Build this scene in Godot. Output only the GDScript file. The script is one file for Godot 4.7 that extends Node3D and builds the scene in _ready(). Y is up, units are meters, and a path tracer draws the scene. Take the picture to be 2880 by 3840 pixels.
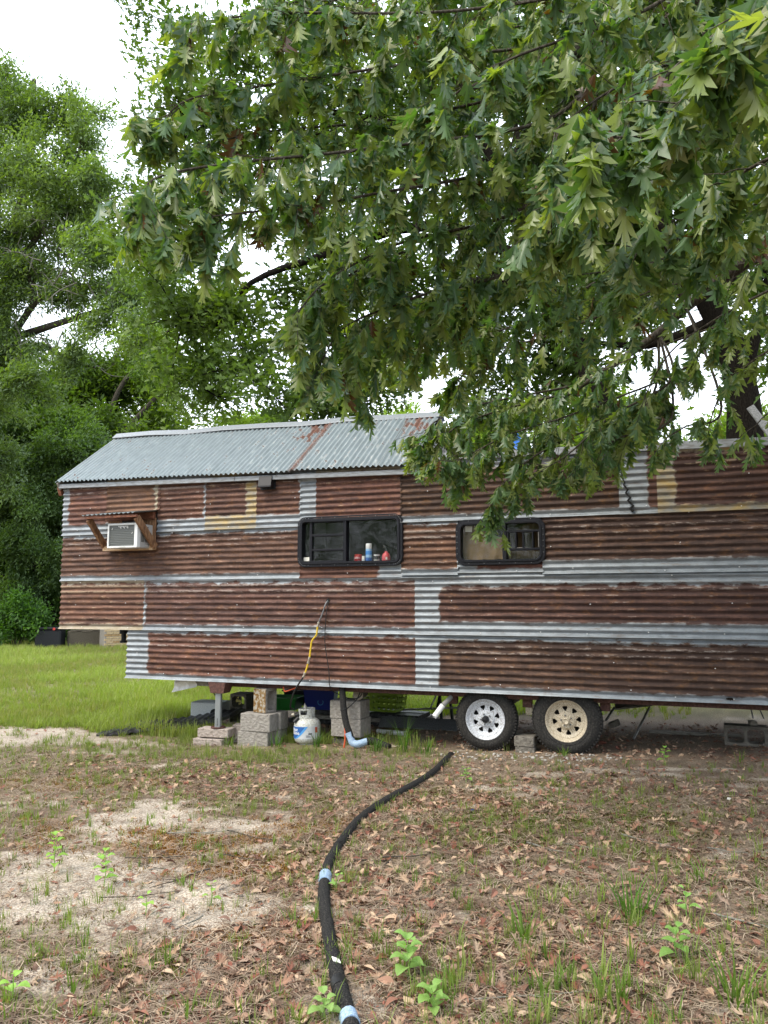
extends Node3D
# A rusty corrugated travel trailer under an oak, overcast daylight. World: x runs along the trailer's long wall, z out of that wall, y up, metres.

var rng := RandomNumberGenerator.new()
var used := {}
var M := {}
var noise := FastNoiseLite.new()
const EYE := Vector3(1.876, 1.53, 7.99)

# ---------------------------------------------------------------- naming
func numbered(parent: Node, called: String) -> String:
	var key := str(parent.get_instance_id()) + called
	var n: int = used.get(key, 0)
	used[key] = n + 1
	return called if n == 0 else "%s_%03d" % [called, n]

func tag(o: Node, label: String, category: String, group := "", kind := "") -> Node:
	if label: o.set_meta("label", label)
	if category: o.set_meta("category", category)
	if group: o.set_meta("group", group)
	if kind: o.set_meta("kind", kind)
	return o

func thing(called: String, label: String, category: String, at := Vector3.ZERO, turn := 0.0, group := "") -> Node3D:
	var o := Node3D.new()
	o.name = numbered(self, called)
	add_child(o)
	o.position = at
	o.rotation.y = turn
	tag(o, label, category, group)
	return o

func group_node(parent: Node, called: String, at := Vector3.ZERO) -> Node3D:
	var o := Node3D.new()
	o.name = numbered(parent, called)
	parent.add_child(o)
	o.position = at
	return o

func put(parent: Node, called: String, mesh: Mesh, m: Material, at := Transform3D()) -> MeshInstance3D:
	var o := MeshInstance3D.new()
	o.name = numbered(parent, called)
	o.mesh = mesh
	o.material_override = m
	o.transform = at
	parent.add_child(o)
	return o

func part(parent: Node, called: String, st: SurfaceTool, m: Material) -> MeshInstance3D:
	return put(parent, called, st.commit(), m)

func mb() -> SurfaceTool:
	var st := SurfaceTool.new()
	st.begin(Mesh.PRIMITIVE_TRIANGLES)
	return st

# ---------------------------------------------------------------- shapes
func tri(st: SurfaceTool, a: Vector3, b: Vector3, c: Vector3, na: Vector3, nb: Vector3, nc: Vector3) -> void:
	if (b - a).cross(c - a).dot(na + nb + nc) > 0.0:
		st.set_normal(na); st.add_vertex(a)
		st.set_normal(nc); st.add_vertex(c)
		st.set_normal(nb); st.add_vertex(b)
	else:
		st.set_normal(na); st.add_vertex(a)
		st.set_normal(nb); st.add_vertex(b)
		st.set_normal(nc); st.add_vertex(c)

func quad(st: SurfaceTool, a: Vector3, b: Vector3, c: Vector3, d: Vector3, n: Vector3) -> void:
	tri(st, a, b, c, n, n, n)
	tri(st, a, c, d, n, n, n)

func fquad(st: SurfaceTool, a: Vector3, b: Vector3, c: Vector3, d: Vector3) -> void:
	quad(st, a, b, c, d, (b - a).cross(c - a).normalized())

func box(st: SurfaceTool, c: Vector3, s: Vector3, bas := Basis(), bv := 0.0) -> void:
	var h := s * 0.5
	bv = minf(bv, minf(h.x, minf(h.y, h.z)) * 0.8)
	var ax := [bas.x, bas.y, bas.z]
	for a in 3:
		var b := (a + 1) % 3
		var d := (a + 2) % 3
		for s1 in [-1.0, 1.0]:
			var o: Vector3 = c + ax[a] * s1 * h[a]
			var u: Vector3 = ax[b] * (h[b] - bv)
			var v: Vector3 = ax[d] * (h[d] - bv)
			quad(st, o - u - v, o + u - v, o + u + v, o - u + v, ax[a] * s1)
			if bv <= 0.0: continue
			for s2 in [-1.0, 1.0]:
				var n: Vector3 = (ax[a] * s1 + ax[b] * s2).normalized()
				var p: Vector3 = c + ax[a] * s1 * h[a] + ax[b] * s2 * (h[b] - bv)
				var q: Vector3 = c + ax[a] * s1 * (h[a] - bv) + ax[b] * s2 * h[b]
				quad(st, p - v, p + v, q + v, q - v, n)
				if a == 0:
					for s3 in [-1.0, 1.0]:
						var k := c + bas * Vector3(s1 * h.x, s2 * (h.y - bv), s3 * (h.z - bv))
						var l := c + bas * Vector3(s1 * (h.x - bv), s2 * h.y, s3 * (h.z - bv))
						var m := c + bas * Vector3(s1 * (h.x - bv), s2 * (h.y - bv), s3 * h.z)
						var nn := (bas * Vector3(s1, s2, s3)).normalized()
						tri(st, k, l, m, nn, nn, nn)

func beam(st: SurfaceTool, a: Vector3, b: Vector3, w: float, h: float, bv := 0.003, up := Vector3.UP) -> void:
	var y := (b - a).normalized()
	if absf(y.dot(up)) > 0.98: up = Vector3.RIGHT
	var x := up.cross(y).normalized()
	var z := x.cross(y)
	box(st, (a + b) * 0.5, Vector3(w, (b - a).length(), h), Basis(x, y, z), bv)

func tube(st: SurfaceTool, pts: Array, r0: float, r1: float, sides := 8, caps := true, lump := 0.0) -> void:
	var n := pts.size()
	var prev: Array = []
	var prevn: Array = []
	var x := Vector3.ZERO
	for i in n:
		var t: Vector3 = (pts[mini(i + 1, n - 1)] - pts[maxi(i - 1, 0)]).normalized()
		if x == Vector3.ZERO:
			x = t.cross(Vector3.UP if absf(t.y) < 0.9 else Vector3.RIGHT).normalized()
		else:
			x = (x - t * x.dot(t)).normalized()
		var z := t.cross(x)
		var r := lerpf(r0, r1, float(i) / maxf(1, n - 1))
		var ring: Array = []
		var nor: Array = []
		for k in sides + 1:
			var a := TAU * (k % sides) / sides
			var d := x * cos(a) + z * sin(a)
			var rr := r
			if lump > 0.0:
				var q: Vector3 = pts[i] + d * r
				rr = r * (1.0 + lump * noise.get_noise_3d(q.x * 900.0 * 0.1 / (r + 0.05), q.y * 40.0, q.z * 900.0 * 0.1 / (r + 0.05)))
			ring.append(pts[i] + d * rr)
			nor.append(d)
		if i > 0:
			for k in sides:
				tri(st, prev[k], prev[k + 1], ring[k + 1], prevn[k], prevn[k + 1], nor[k + 1])
				tri(st, prev[k], ring[k + 1], ring[k], prevn[k], nor[k + 1], nor[k])
		if caps and (i == 0 or i == n - 1):
			var cn := -t if i == 0 else t
			for k in sides:
				tri(st, pts[i], ring[k], ring[k + 1], cn, cn, cn)
		prev = ring
		prevn = nor

func curve(pts: Array, steps: int) -> Array:
	var out: Array = []
	var n := pts.size()
	for i in n - 1:
		var p0: Vector3 = pts[maxi(i - 1, 0)]
		var p1: Vector3 = pts[i]
		var p2: Vector3 = pts[i + 1]
		var p3: Vector3 = pts[mini(i + 2, n - 1)]
		for k in steps:
			out.append(p1.cubic_interpolate(p2, p0, p3, float(k) / steps))
	out.append(pts[n - 1])
	return out

# profile: Vector2(radius, height along axis); hard corners are doubled points
func lathe(st: SurfaceTool, prof: Array, o: Vector3, bas := Basis(), segs := 32) -> void:
	for i in prof.size() - 1:
		var p: Vector2 = prof[i]
		var q: Vector2 = prof[i + 1]
		var d := q - p
		if d.length() < 1e-6: continue
		var n := Vector2(d.y, -d.x).normalized()
		var np := n
		var nq := n
		if i > 0:
			var e: Vector2 = p - prof[i - 1]
			var m := Vector2(e.y, -e.x).normalized()
			if e.length() > 1e-6 and m.dot(n) > 0.6: np = (n + m).normalized()
		if i < prof.size() - 2:
			var e2: Vector2 = prof[i + 2] - q
			var m2 := Vector2(e2.y, -e2.x).normalized()
			if e2.length() > 1e-6 and m2.dot(n) > 0.6: nq = (n + m2).normalized()
		for k in segs:
			var c0 := cos(TAU * k / segs)
			var s0 := sin(TAU * k / segs)
			var c1 := cos(TAU * (k + 1) / segs)
			var s1 := sin(TAU * (k + 1) / segs)
			var a := o + bas * Vector3(c0 * p.x, p.y, s0 * p.x)
			var b := o + bas * Vector3(c1 * p.x, p.y, s1 * p.x)
			var c := o + bas * Vector3(c1 * q.x, q.y, s1 * q.x)
			var e := o + bas * Vector3(c0 * q.x, q.y, s0 * q.x)
			var na := bas * Vector3(c0 * np.x, np.y, s0 * np.x)
			var nb := bas * Vector3(c1 * np.x, np.y, s1 * np.x)
			var nc := bas * Vector3(c1 * nq.x, nq.y, s1 * nq.x)
			var ne := bas * Vector3(c0 * nq.x, nq.y, s0 * nq.x)
			if p.x > 1e-5: tri(st, a, b, c, na, nb, nc)
			if q.x > 1e-5: tri(st, a, c, e, na, nc, ne)

# rounded rectangle ring or plate in the xy plane
func rr_points(w: float, h: float, r: float, n := 6) -> Array:
	var out: Array = []
	for q in 4:
		var cx := (w * 0.5 - r) * (1.0 if q == 0 or q == 3 else -1.0)
		var cy := (h * 0.5 - r) * (1.0 if q < 2 else -1.0)
		for k in n + 1:
			var a := PI * 0.5 * (q + float(k) / n)
			out.append(Vector3(cx + cos(a) * r, cy + sin(a) * r, 0))
	return out

func ring_frame(st: SurfaceTool, c: Vector3, w: float, h: float, r: float, t: float, z0: float, z1: float, bv := 0.004) -> void:
	var o := rr_points(w, h, r)
	var o2 := rr_points(w - 2 * bv, h - 2 * bv, r - bv)
	var i := rr_points(w - 2 * t, h - 2 * t, maxf(r - t, 0.005))
	var n := o.size()
	for k in n:
		var j := (k + 1) % n
		var zA := Vector3(0, 0, z0)
		var zB := Vector3(0, 0, z1)
		var zC := Vector3(0, 0, z1 - bv)
		fquad_out(st, c + o[k] + zA, c + o[j] + zA, c + o[j] + zC, c + o[k] + zC, o[k])
		fquad_out(st, c + o[k] + zC, c + o[j] + zC, c + o2[j] + zB, c + o2[k] + zB, o[k] + Vector3(0, 0, 0.3))
		quad(st, c + o2[k] + zB, c + o2[j] + zB, c + i[j] + zB, c + i[k] + zB, Vector3(0, 0, 1))
		fquad_out(st, c + i[k] + zA, c + i[j] + zA, c + i[j] + zB, c + i[k] + zB, -i[k])

func fquad_out(st: SurfaceTool, a: Vector3, b: Vector3, c: Vector3, d: Vector3, outward: Vector3) -> void:
	var n := (b - a).cross(c - a).normalized()
	if n.length() < 0.5: n = (c - a).cross(d - a).normalized()
	quad(st, a, b, c, d, n if n.dot(outward) >= 0.0 else -n)

# ---------------------------------------------------------------- materials
func lin(r: float, g: float, b: float) -> Color:
	return Color(r, g, b).linear_to_srgb()

func ntex(freq: float, cols: Array, seed_: int, octaves := 4, size := 512, normal := 0.0, sx := 1.0) -> NoiseTexture2D:
	var f := FastNoiseLite.new()
	f.seed = seed_
	f.frequency = freq
	f.fractal_octaves = octaves
	var t := NoiseTexture2D.new()
	t.width = size
	t.height = int(size * sx)
	t.seamless = true
	t.noise = f
	if normal > 0.0:
		t.as_normal_map = true
		t.bump_strength = normal
	else:
		var g := Gradient.new()
		var offs := PackedFloat32Array()
		var cs := PackedColorArray()
		for i in cols.size():
			offs.append(float(i) / maxf(1, cols.size() - 1) * 0.6 + 0.2)
			cs.append(cols[i])
		g.offsets = offs
		g.colors = cs
		t.color_ramp = g
	return t

func mat(name_: String, col: Color, rough := 0.8, metal := 0.0) -> StandardMaterial3D:
	var m := StandardMaterial3D.new()
	m.resource_name = name_
	m.albedo_color = col
	m.roughness = rough
	m.metallic = metal
	M[name_] = m
	return m

func tmat(name_: String, cols: Array, scale: Vector3, rough := 0.8, freq := 0.02, seed_ := 1, bump := 0.0, metal := 0.0, world := false) -> StandardMaterial3D:
	var m := mat(name_, Color.WHITE, rough, metal)
	m.albedo_texture = ntex(freq, cols, seed_, 5)
	m.uv1_triplanar = true
	m.uv1_world_triplanar = world
	m.uv1_scale = scale
	if bump > 0.0:
		m.normal_enabled = true
		m.normal_texture = M["bumps"]
		m.normal_scale = bump
	return m

func make_materials() -> void:
	M["bumps"] = ntex(0.05, [], 77, 4, 512, 6.0)
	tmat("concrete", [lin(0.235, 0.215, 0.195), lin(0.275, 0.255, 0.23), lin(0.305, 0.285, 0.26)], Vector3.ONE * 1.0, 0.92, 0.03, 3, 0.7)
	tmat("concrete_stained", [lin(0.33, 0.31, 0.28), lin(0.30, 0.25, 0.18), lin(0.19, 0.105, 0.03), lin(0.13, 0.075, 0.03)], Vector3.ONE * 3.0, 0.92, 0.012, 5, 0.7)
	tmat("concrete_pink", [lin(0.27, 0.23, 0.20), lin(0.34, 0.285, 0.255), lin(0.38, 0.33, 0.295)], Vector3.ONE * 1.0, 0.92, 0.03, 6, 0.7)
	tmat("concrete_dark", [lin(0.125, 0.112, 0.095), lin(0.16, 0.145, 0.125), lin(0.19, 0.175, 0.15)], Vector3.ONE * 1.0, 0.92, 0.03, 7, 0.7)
	tmat("wood", [lin(0.10, 0.045, 0.02), lin(0.22, 0.11, 0.05), lin(0.33, 0.19, 0.10)], Vector3(8.0, 1.2, 8.0), 0.75, 0.012, 8, 0.2)
	tmat("wood_red", [lin(0.10, 0.035, 0.018), lin(0.20, 0.07, 0.035), lin(0.26, 0.11, 0.06)], Vector3(1.2, 9.0, 9.0), 0.7, 0.012, 9, 0.2)
	tmat("wood_pale", [lin(0.30, 0.17, 0.08), lin(0.45, 0.30, 0.17), lin(0.55, 0.42, 0.28)], Vector3(1.4, 8.0, 8.0), 0.75, 0.012, 10, 0.2)
	tmat("wood_grey", [lin(0.16, 0.145, 0.125), lin(0.27, 0.25, 0.22), lin(0.36, 0.34, 0.30)], Vector3(1.2, 8.0, 8.0), 0.85, 0.012, 11, 0.3)
	tmat("bark", [lin(0.035, 0.030, 0.024), lin(0.075, 0.065, 0.052), lin(0.13, 0.12, 0.10)], Vector3(5.0, 1.6, 5.0), 0.95, 0.02, 12, 1.0)
	tmat("bark_dark", [lin(0.006, 0.005, 0.004), lin(0.014, 0.012, 0.010), lin(0.03, 0.026, 0.021)], Vector3(5.0, 1.6, 5.0), 0.95, 0.02, 13, 1.0)
	tmat("bark_pale", [lin(0.08, 0.075, 0.06), lin(0.16, 0.155, 0.13), lin(0.26, 0.25, 0.22)], Vector3(4.0, 1.6, 4.0), 0.95, 0.02, 14, 0.8)
	tmat("frame_rust", [lin(0.05, 0.02, 0.015), lin(0.085, 0.032, 0.025), lin(0.12, 0.055, 0.04)], Vector3.ONE * 2.0, 0.7, 0.03, 15, 0.3)
	tmat("galvanized", [lin(0.34, 0.37, 0.40), lin(0.48, 0.51, 0.54), lin(0.58, 0.60, 0.62)], Vector3.ONE * 3.0, 0.42, 0.05, 16, 0.15, 0.35)
	tmat("steel_dark", [lin(0.10, 0.10, 0.10), lin(0.19, 0.20, 0.21), lin(0.27, 0.28, 0.29)], Vector3.ONE * 3.0, 0.5, 0.05, 17, 0.2, 0.5)
	tmat("white_metal", [lin(0.21, 0.21, 0.21), lin(0.27, 0.29, 0.31), lin(0.32, 0.345, 0.37)], Vector3(0.7, 3.0, 3.0), 0.5, 0.02, 18, 0.1)
	tmat("ridge_metal", [lin(0.19, 0.205, 0.22), lin(0.235, 0.255, 0.275), lin(0.27, 0.295, 0.32)], Vector3(1.5, 3.0, 3.0), 0.45, 0.03, 118, 0.1, 0.2)
	tmat("stone_brown", [lin(0.05, 0.042, 0.03), lin(0.085, 0.072, 0.052), lin(0.12, 0.10, 0.075)], Vector3.ONE * 2.0, 0.95, 0.03, 119, 0.6)
	tmat("white_paint", [lin(0.62, 0.63, 0.64), lin(0.74, 0.75, 0.76), lin(0.78, 0.79, 0.80)], Vector3.ONE * 2.0, 0.45, 0.03, 19, 0.05)
	tmat("rim_white", [lin(0.20, 0.18, 0.165), lin(0.50, 0.53, 0.58), lin(0.58, 0.615, 0.67), lin(0.60, 0.635, 0.69)], Vector3.ONE * 3.0, 0.45, 0.03, 20, 0.05)
	tmat("rim_cream", [lin(0.20, 0.14, 0.08), lin(0.46, 0.40, 0.30), lin(0.56, 0.50, 0.39), lin(0.60, 0.54, 0.43)], Vector3.ONE * 4.0, 0.5, 0.03, 21, 0.05)
	tmat("rubber", [lin(0.018, 0.018, 0.018), lin(0.031, 0.030, 0.029), lin(0.065, 0.060, 0.055)], Vector3.ONE * 4.0, 0.85, 0.02, 22, 0.4)
	tmat("hose_foam", [lin(0.012, 0.012, 0.012), lin(0.026, 0.026, 0.027), lin(0.085, 0.078, 0.068)], Vector3.ONE * 4.0, 0.9, 0.05, 23, 0.6)
	tmat("black_plastic", [lin(0.010, 0.011, 0.013), lin(0.018, 0.019, 0.022), lin(0.035, 0.036, 0.04)], Vector3.ONE * 3.0, 0.42, 0.03, 24, 0.1)
	tmat("window_black", [lin(0.007, 0.008, 0.011), lin(0.013, 0.014, 0.019), lin(0.022, 0.023, 0.028)], Vector3.ONE * 3.0, 0.45, 0.03, 25, 0.1)
	tmat("dark_tin", [lin(0.012, 0.012, 0.013), lin(0.025, 0.026, 0.028), lin(0.10, 0.10, 0.105)], Vector3.ONE * 1.5, 0.45, 0.02, 26, 0.2, 0.3)
	tmat("burlap", [lin(0.10, 0.068, 0.034), lin(0.19, 0.135, 0.072), lin(0.26, 0.195, 0.115)], Vector3(9, 9, 9), 0.95, 0.05, 27, 0.8)
	tmat("tape_blue", [lin(0.16, 0.26, 0.42), lin(0.28, 0.40, 0.56), lin(0.50, 0.58, 0.68)], Vector3.ONE * 7.0, 0.45, 0.03, 28, 0.4)
	tmat("white_sheet", [lin(0.62, 0.62, 0.60), lin(0.74, 0.74, 0.73), lin(0.80, 0.80, 0.80)], Vector3.ONE * 3.0, 0.6, 0.02, 29, 0.2)
	tmat("tank_white", [lin(0.24, 0.215, 0.165), lin(0.46, 0.47, 0.44), lin(0.54, 0.56, 0.54), lin(0.56, 0.58, 0.57)], Vector3.ONE * 4.0, 0.38, 0.02, 30, 0.05)
	tmat("brick_tan", [lin(0.30, 0.20, 0.09), lin(0.46, 0.34, 0.19), lin(0.52, 0.42, 0.28)], Vector3.ONE * 2.0, 0.9, 0.02, 31, 0.5)
	tmat("brick_ochre", [lin(0.22, 0.13, 0.05), lin(0.34, 0.22, 0.10), lin(0.42, 0.32, 0.18)], Vector3.ONE * 2.0, 0.9, 0.02, 32, 0.5)
	tmat("stone_white", [lin(0.22, 0.20, 0.17), lin(0.38, 0.36, 0.33), lin(0.50, 0.48, 0.45)], Vector3.ONE * 6.0, 0.9, 0.03, 33, 0.5)
	tmat("log_end", [lin(0.26, 0.21, 0.15), lin(0.40, 0.34, 0.27), lin(0.50, 0.45, 0.38)], Vector3.ONE * 5.0, 0.9, 0.04, 34, 0.5)
	tmat("aluminium", [lin(0.17, 0.165, 0.155), lin(0.26, 0.255, 0.245), lin(0.33, 0.325, 0.31)], Vector3(2, 2, 2), 0.5, 0.03, 35, 0.1, 0.2)
	mat("white_plastic", lin(0.72, 0.73, 0.72), 0.4)
	mat("paper", lin(0.74, 0.73, 0.66), 0.9)
	mat("pvc", lin(0.66, 0.67, 0.66), 0.35)
	mat("pvc_grey", lin(0.22, 0.22, 0.21), 0.4)
	mat("void", lin(0.006, 0.006, 0.006), 0.9)
	mat("ac_white", lin(0.70, 0.72, 0.71), 0.45)
	mat("ac_side", lin(0.45, 0.45, 0.44), 0.5)
	mat("ac_fins", lin(0.13, 0.14, 0.135), 0.5, 0.3)
	mat("hose_yellow", lin(0.62, 0.42, 0.02), 0.4)
	mat("brass", lin(0.50, 0.46, 0.38), 0.35, 0.7)
	mat("cable_black", lin(0.008, 0.008, 0.009), 0.5)
	mat("cable_orange", lin(0.55, 0.09, 0.03), 0.5)
	mat("bin_blue", lin(0.012, 0.03, 0.28), 0.4)
	mat("bin_green", lin(0.015, 0.22, 0.03), 0.4)
	mat("basket_lime", lin(0.22, 0.34, 0.02), 0.4)
	mat("label_blue", lin(0.025, 0.11, 0.36), 0.4)
	mat("label_sky", lin(0.08, 0.30, 0.66), 0.4)
	mat("label_grey", lin(0.50, 0.52, 0.55), 0.4)
	mat("label_red", lin(0.45, 0.04, 0.03), 0.4)
	mat("print_dark", lin(0.05, 0.055, 0.07), 0.5)
	mat("tarp_blue", lin(0.01, 0.12, 0.48), 0.45)
	mat("can_blue", lin(0.06, 0.26, 0.66), 0.35)
	mat("can_pale", lin(0.30, 0.52, 0.76), 0.35)
	mat("jar_red", lin(0.30, 0.012, 0.02), 0.35)
	mat("bottle_red", lin(0.52, 0.07, 0.08), 0.35)
	mat("yellow_leaf", lin(0.50, 0.42, 0.14), 0.8)
	mat("interior", lin(0.07, 0.066, 0.058), 0.9)
	mat("jack_steel", lin(0.30, 0.32, 0.33), 0.45, 0.5)
	for n in ["wood", "wood_red"]:
		M[n].uv1_triplanar_sharpness = 4.0
	var g := mat("glass", Color(0.16, 0.19, 0.18, 0.12), 0.04)
	g.transparency = BaseMaterial3D.TRANSPARENCY_ALPHA
	g.metallic_specular = 0.8
	var gd := mat("glass_smoked", Color(0.08, 0.09, 0.09, 0.40), 0.05)
	gd.transparency = BaseMaterial3D.TRANSPARENCY_ALPHA
	gd.metallic_specular = 0.7
	for q in ["window_black", "rubber", "black_plastic"]: M[q].metallic_specular = 0.3
	for q in ["bark_dark", "bark", "hose_foam"]: M[q].metallic_specular = 0.12
	M["brown_cap"] = mat("brown_cap", lin(0.012, 0.011, 0.013), 0.45)

func leafmat(name_: String, col: Color, rough: float, back: Color, spec := 0.5) -> StandardMaterial3D:
	var m := mat(name_, col, rough)
	m.vertex_color_use_as_albedo = true
	m.backlight_enabled = true
	m.backlight = back
	m.metallic_specular = spec
	m.cull_mode = BaseMaterial3D.CULL_DISABLED
	return m

# ---------------------------------------------------------------- corrugated metal
const TX0 := -5.72
const TY0 := 0.57
const TW := 10.24
const TH := 2.56
const PITCH := 0.0677
# x0, x1, y0, y1, stand-off, bare metal along top, bottom, left, right edge, bare tint (0 zinc 1 cream 2 yellow), pale streaks, rust depth
var SHEETS := [
	[-4.575, -0.757, 0.590, 1.192, 0.004, 0.035, 0.062, 0.315, 0.0, 0, 0.55, 0.5],
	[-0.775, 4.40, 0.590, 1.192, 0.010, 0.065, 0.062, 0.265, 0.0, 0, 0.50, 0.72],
	[-5.660, -4.318, 1.182, 1.815, 0.010, 0.05, 0.055, 0.0, 0.0, 1, 0.85, 0.45],
	[-4.335, -0.757, 1.182, 1.815, 0.014, 0.060, 0.070, 0.025, 0.0, 0, 0.62, 0.5],
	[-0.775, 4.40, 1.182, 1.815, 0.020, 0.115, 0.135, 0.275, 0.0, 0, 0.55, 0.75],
	[-5.668, -2.162, 1.800, 2.412, 0.018, 0.055, 0.060, 0.0, 0.0, 0, 0.50, 0.45],
	[-2.172, -0.920, 1.798, 1.968, 0.012, 0.0, 0.0, 0.0, 0.285, 0, 0.10, 0.5],
	[-0.932, -0.286, 1.815, 2.412, 0.024, 0.045, 0.062, 0.0, 0.0, 0, 0.75, 0.55],
	[-0.932, 0.840, 1.790, 1.850, 0.012, 0.07, 0.07, 0.0, 0.0, 0, 0.1, 0.55],
	[-0.298, 0.616, 1.835, 1.968, 0.017, 0.0, 0.04, 0.215, 0.0, 0, 0.1, 0.6],
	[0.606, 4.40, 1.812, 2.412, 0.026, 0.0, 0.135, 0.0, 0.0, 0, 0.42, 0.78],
	[-5.676, -4.945, 2.396, 3.10, 0.026, 0.075, 0.125, 0.092, 0.0, 0, 0.60, 0.45],
	[-4.962, -4.190, 2.398, 2.700, 0.022, 0.0, 0.150, 0.0, 0.0, 0, 0.60, 0.45],
	[-4.957, -4.130, 2.672, 3.10, 0.032, 0.075, 0.0, 0.0, 0.085, 1, 0.10, 0.35],
	[-4.165, -3.446, 2.398, 3.10, 0.027, 0.075, 0.150, 0.0, 0.045, 0, 0.90, 0.45],
	[-3.462, -2.738, 2.398, 3.10, 0.031, 0.085, 0.165, 0.0, 0.160, 2, 0.45, 0.5],
	[-2.752, -2.163, 2.396, 3.10, 0.027, 0.095, 0.155, 0.0, 0.02, 0, 0.55, 0.5],
	[-2.176, -1.955, 2.480, 3.10, 0.027, 0.095, 0.0, 0.0, 0.260, 0, 0.2, 0.5],
	[-1.967, -0.922, 2.480, 3.06, 0.034, 0.065, 0.0, 0.0, 0.0, 1, 0.35, 0.55],
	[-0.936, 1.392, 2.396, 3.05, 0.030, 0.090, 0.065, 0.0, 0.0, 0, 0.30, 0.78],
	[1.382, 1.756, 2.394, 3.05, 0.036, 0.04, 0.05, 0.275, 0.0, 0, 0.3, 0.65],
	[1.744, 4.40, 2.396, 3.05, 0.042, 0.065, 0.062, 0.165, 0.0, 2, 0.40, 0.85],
]

func bytes_noise(freq: float, seed_: int, oct := 4) -> PackedByteArray:
	var f := FastNoiseLite.new()
	f.seed = seed_
	f.frequency = freq
	f.fractal_octaves = oct
	var im := f.get_seamless_image(512, 512)
	im.convert(Image.FORMAT_L8)
	return im.get_data()

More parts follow.
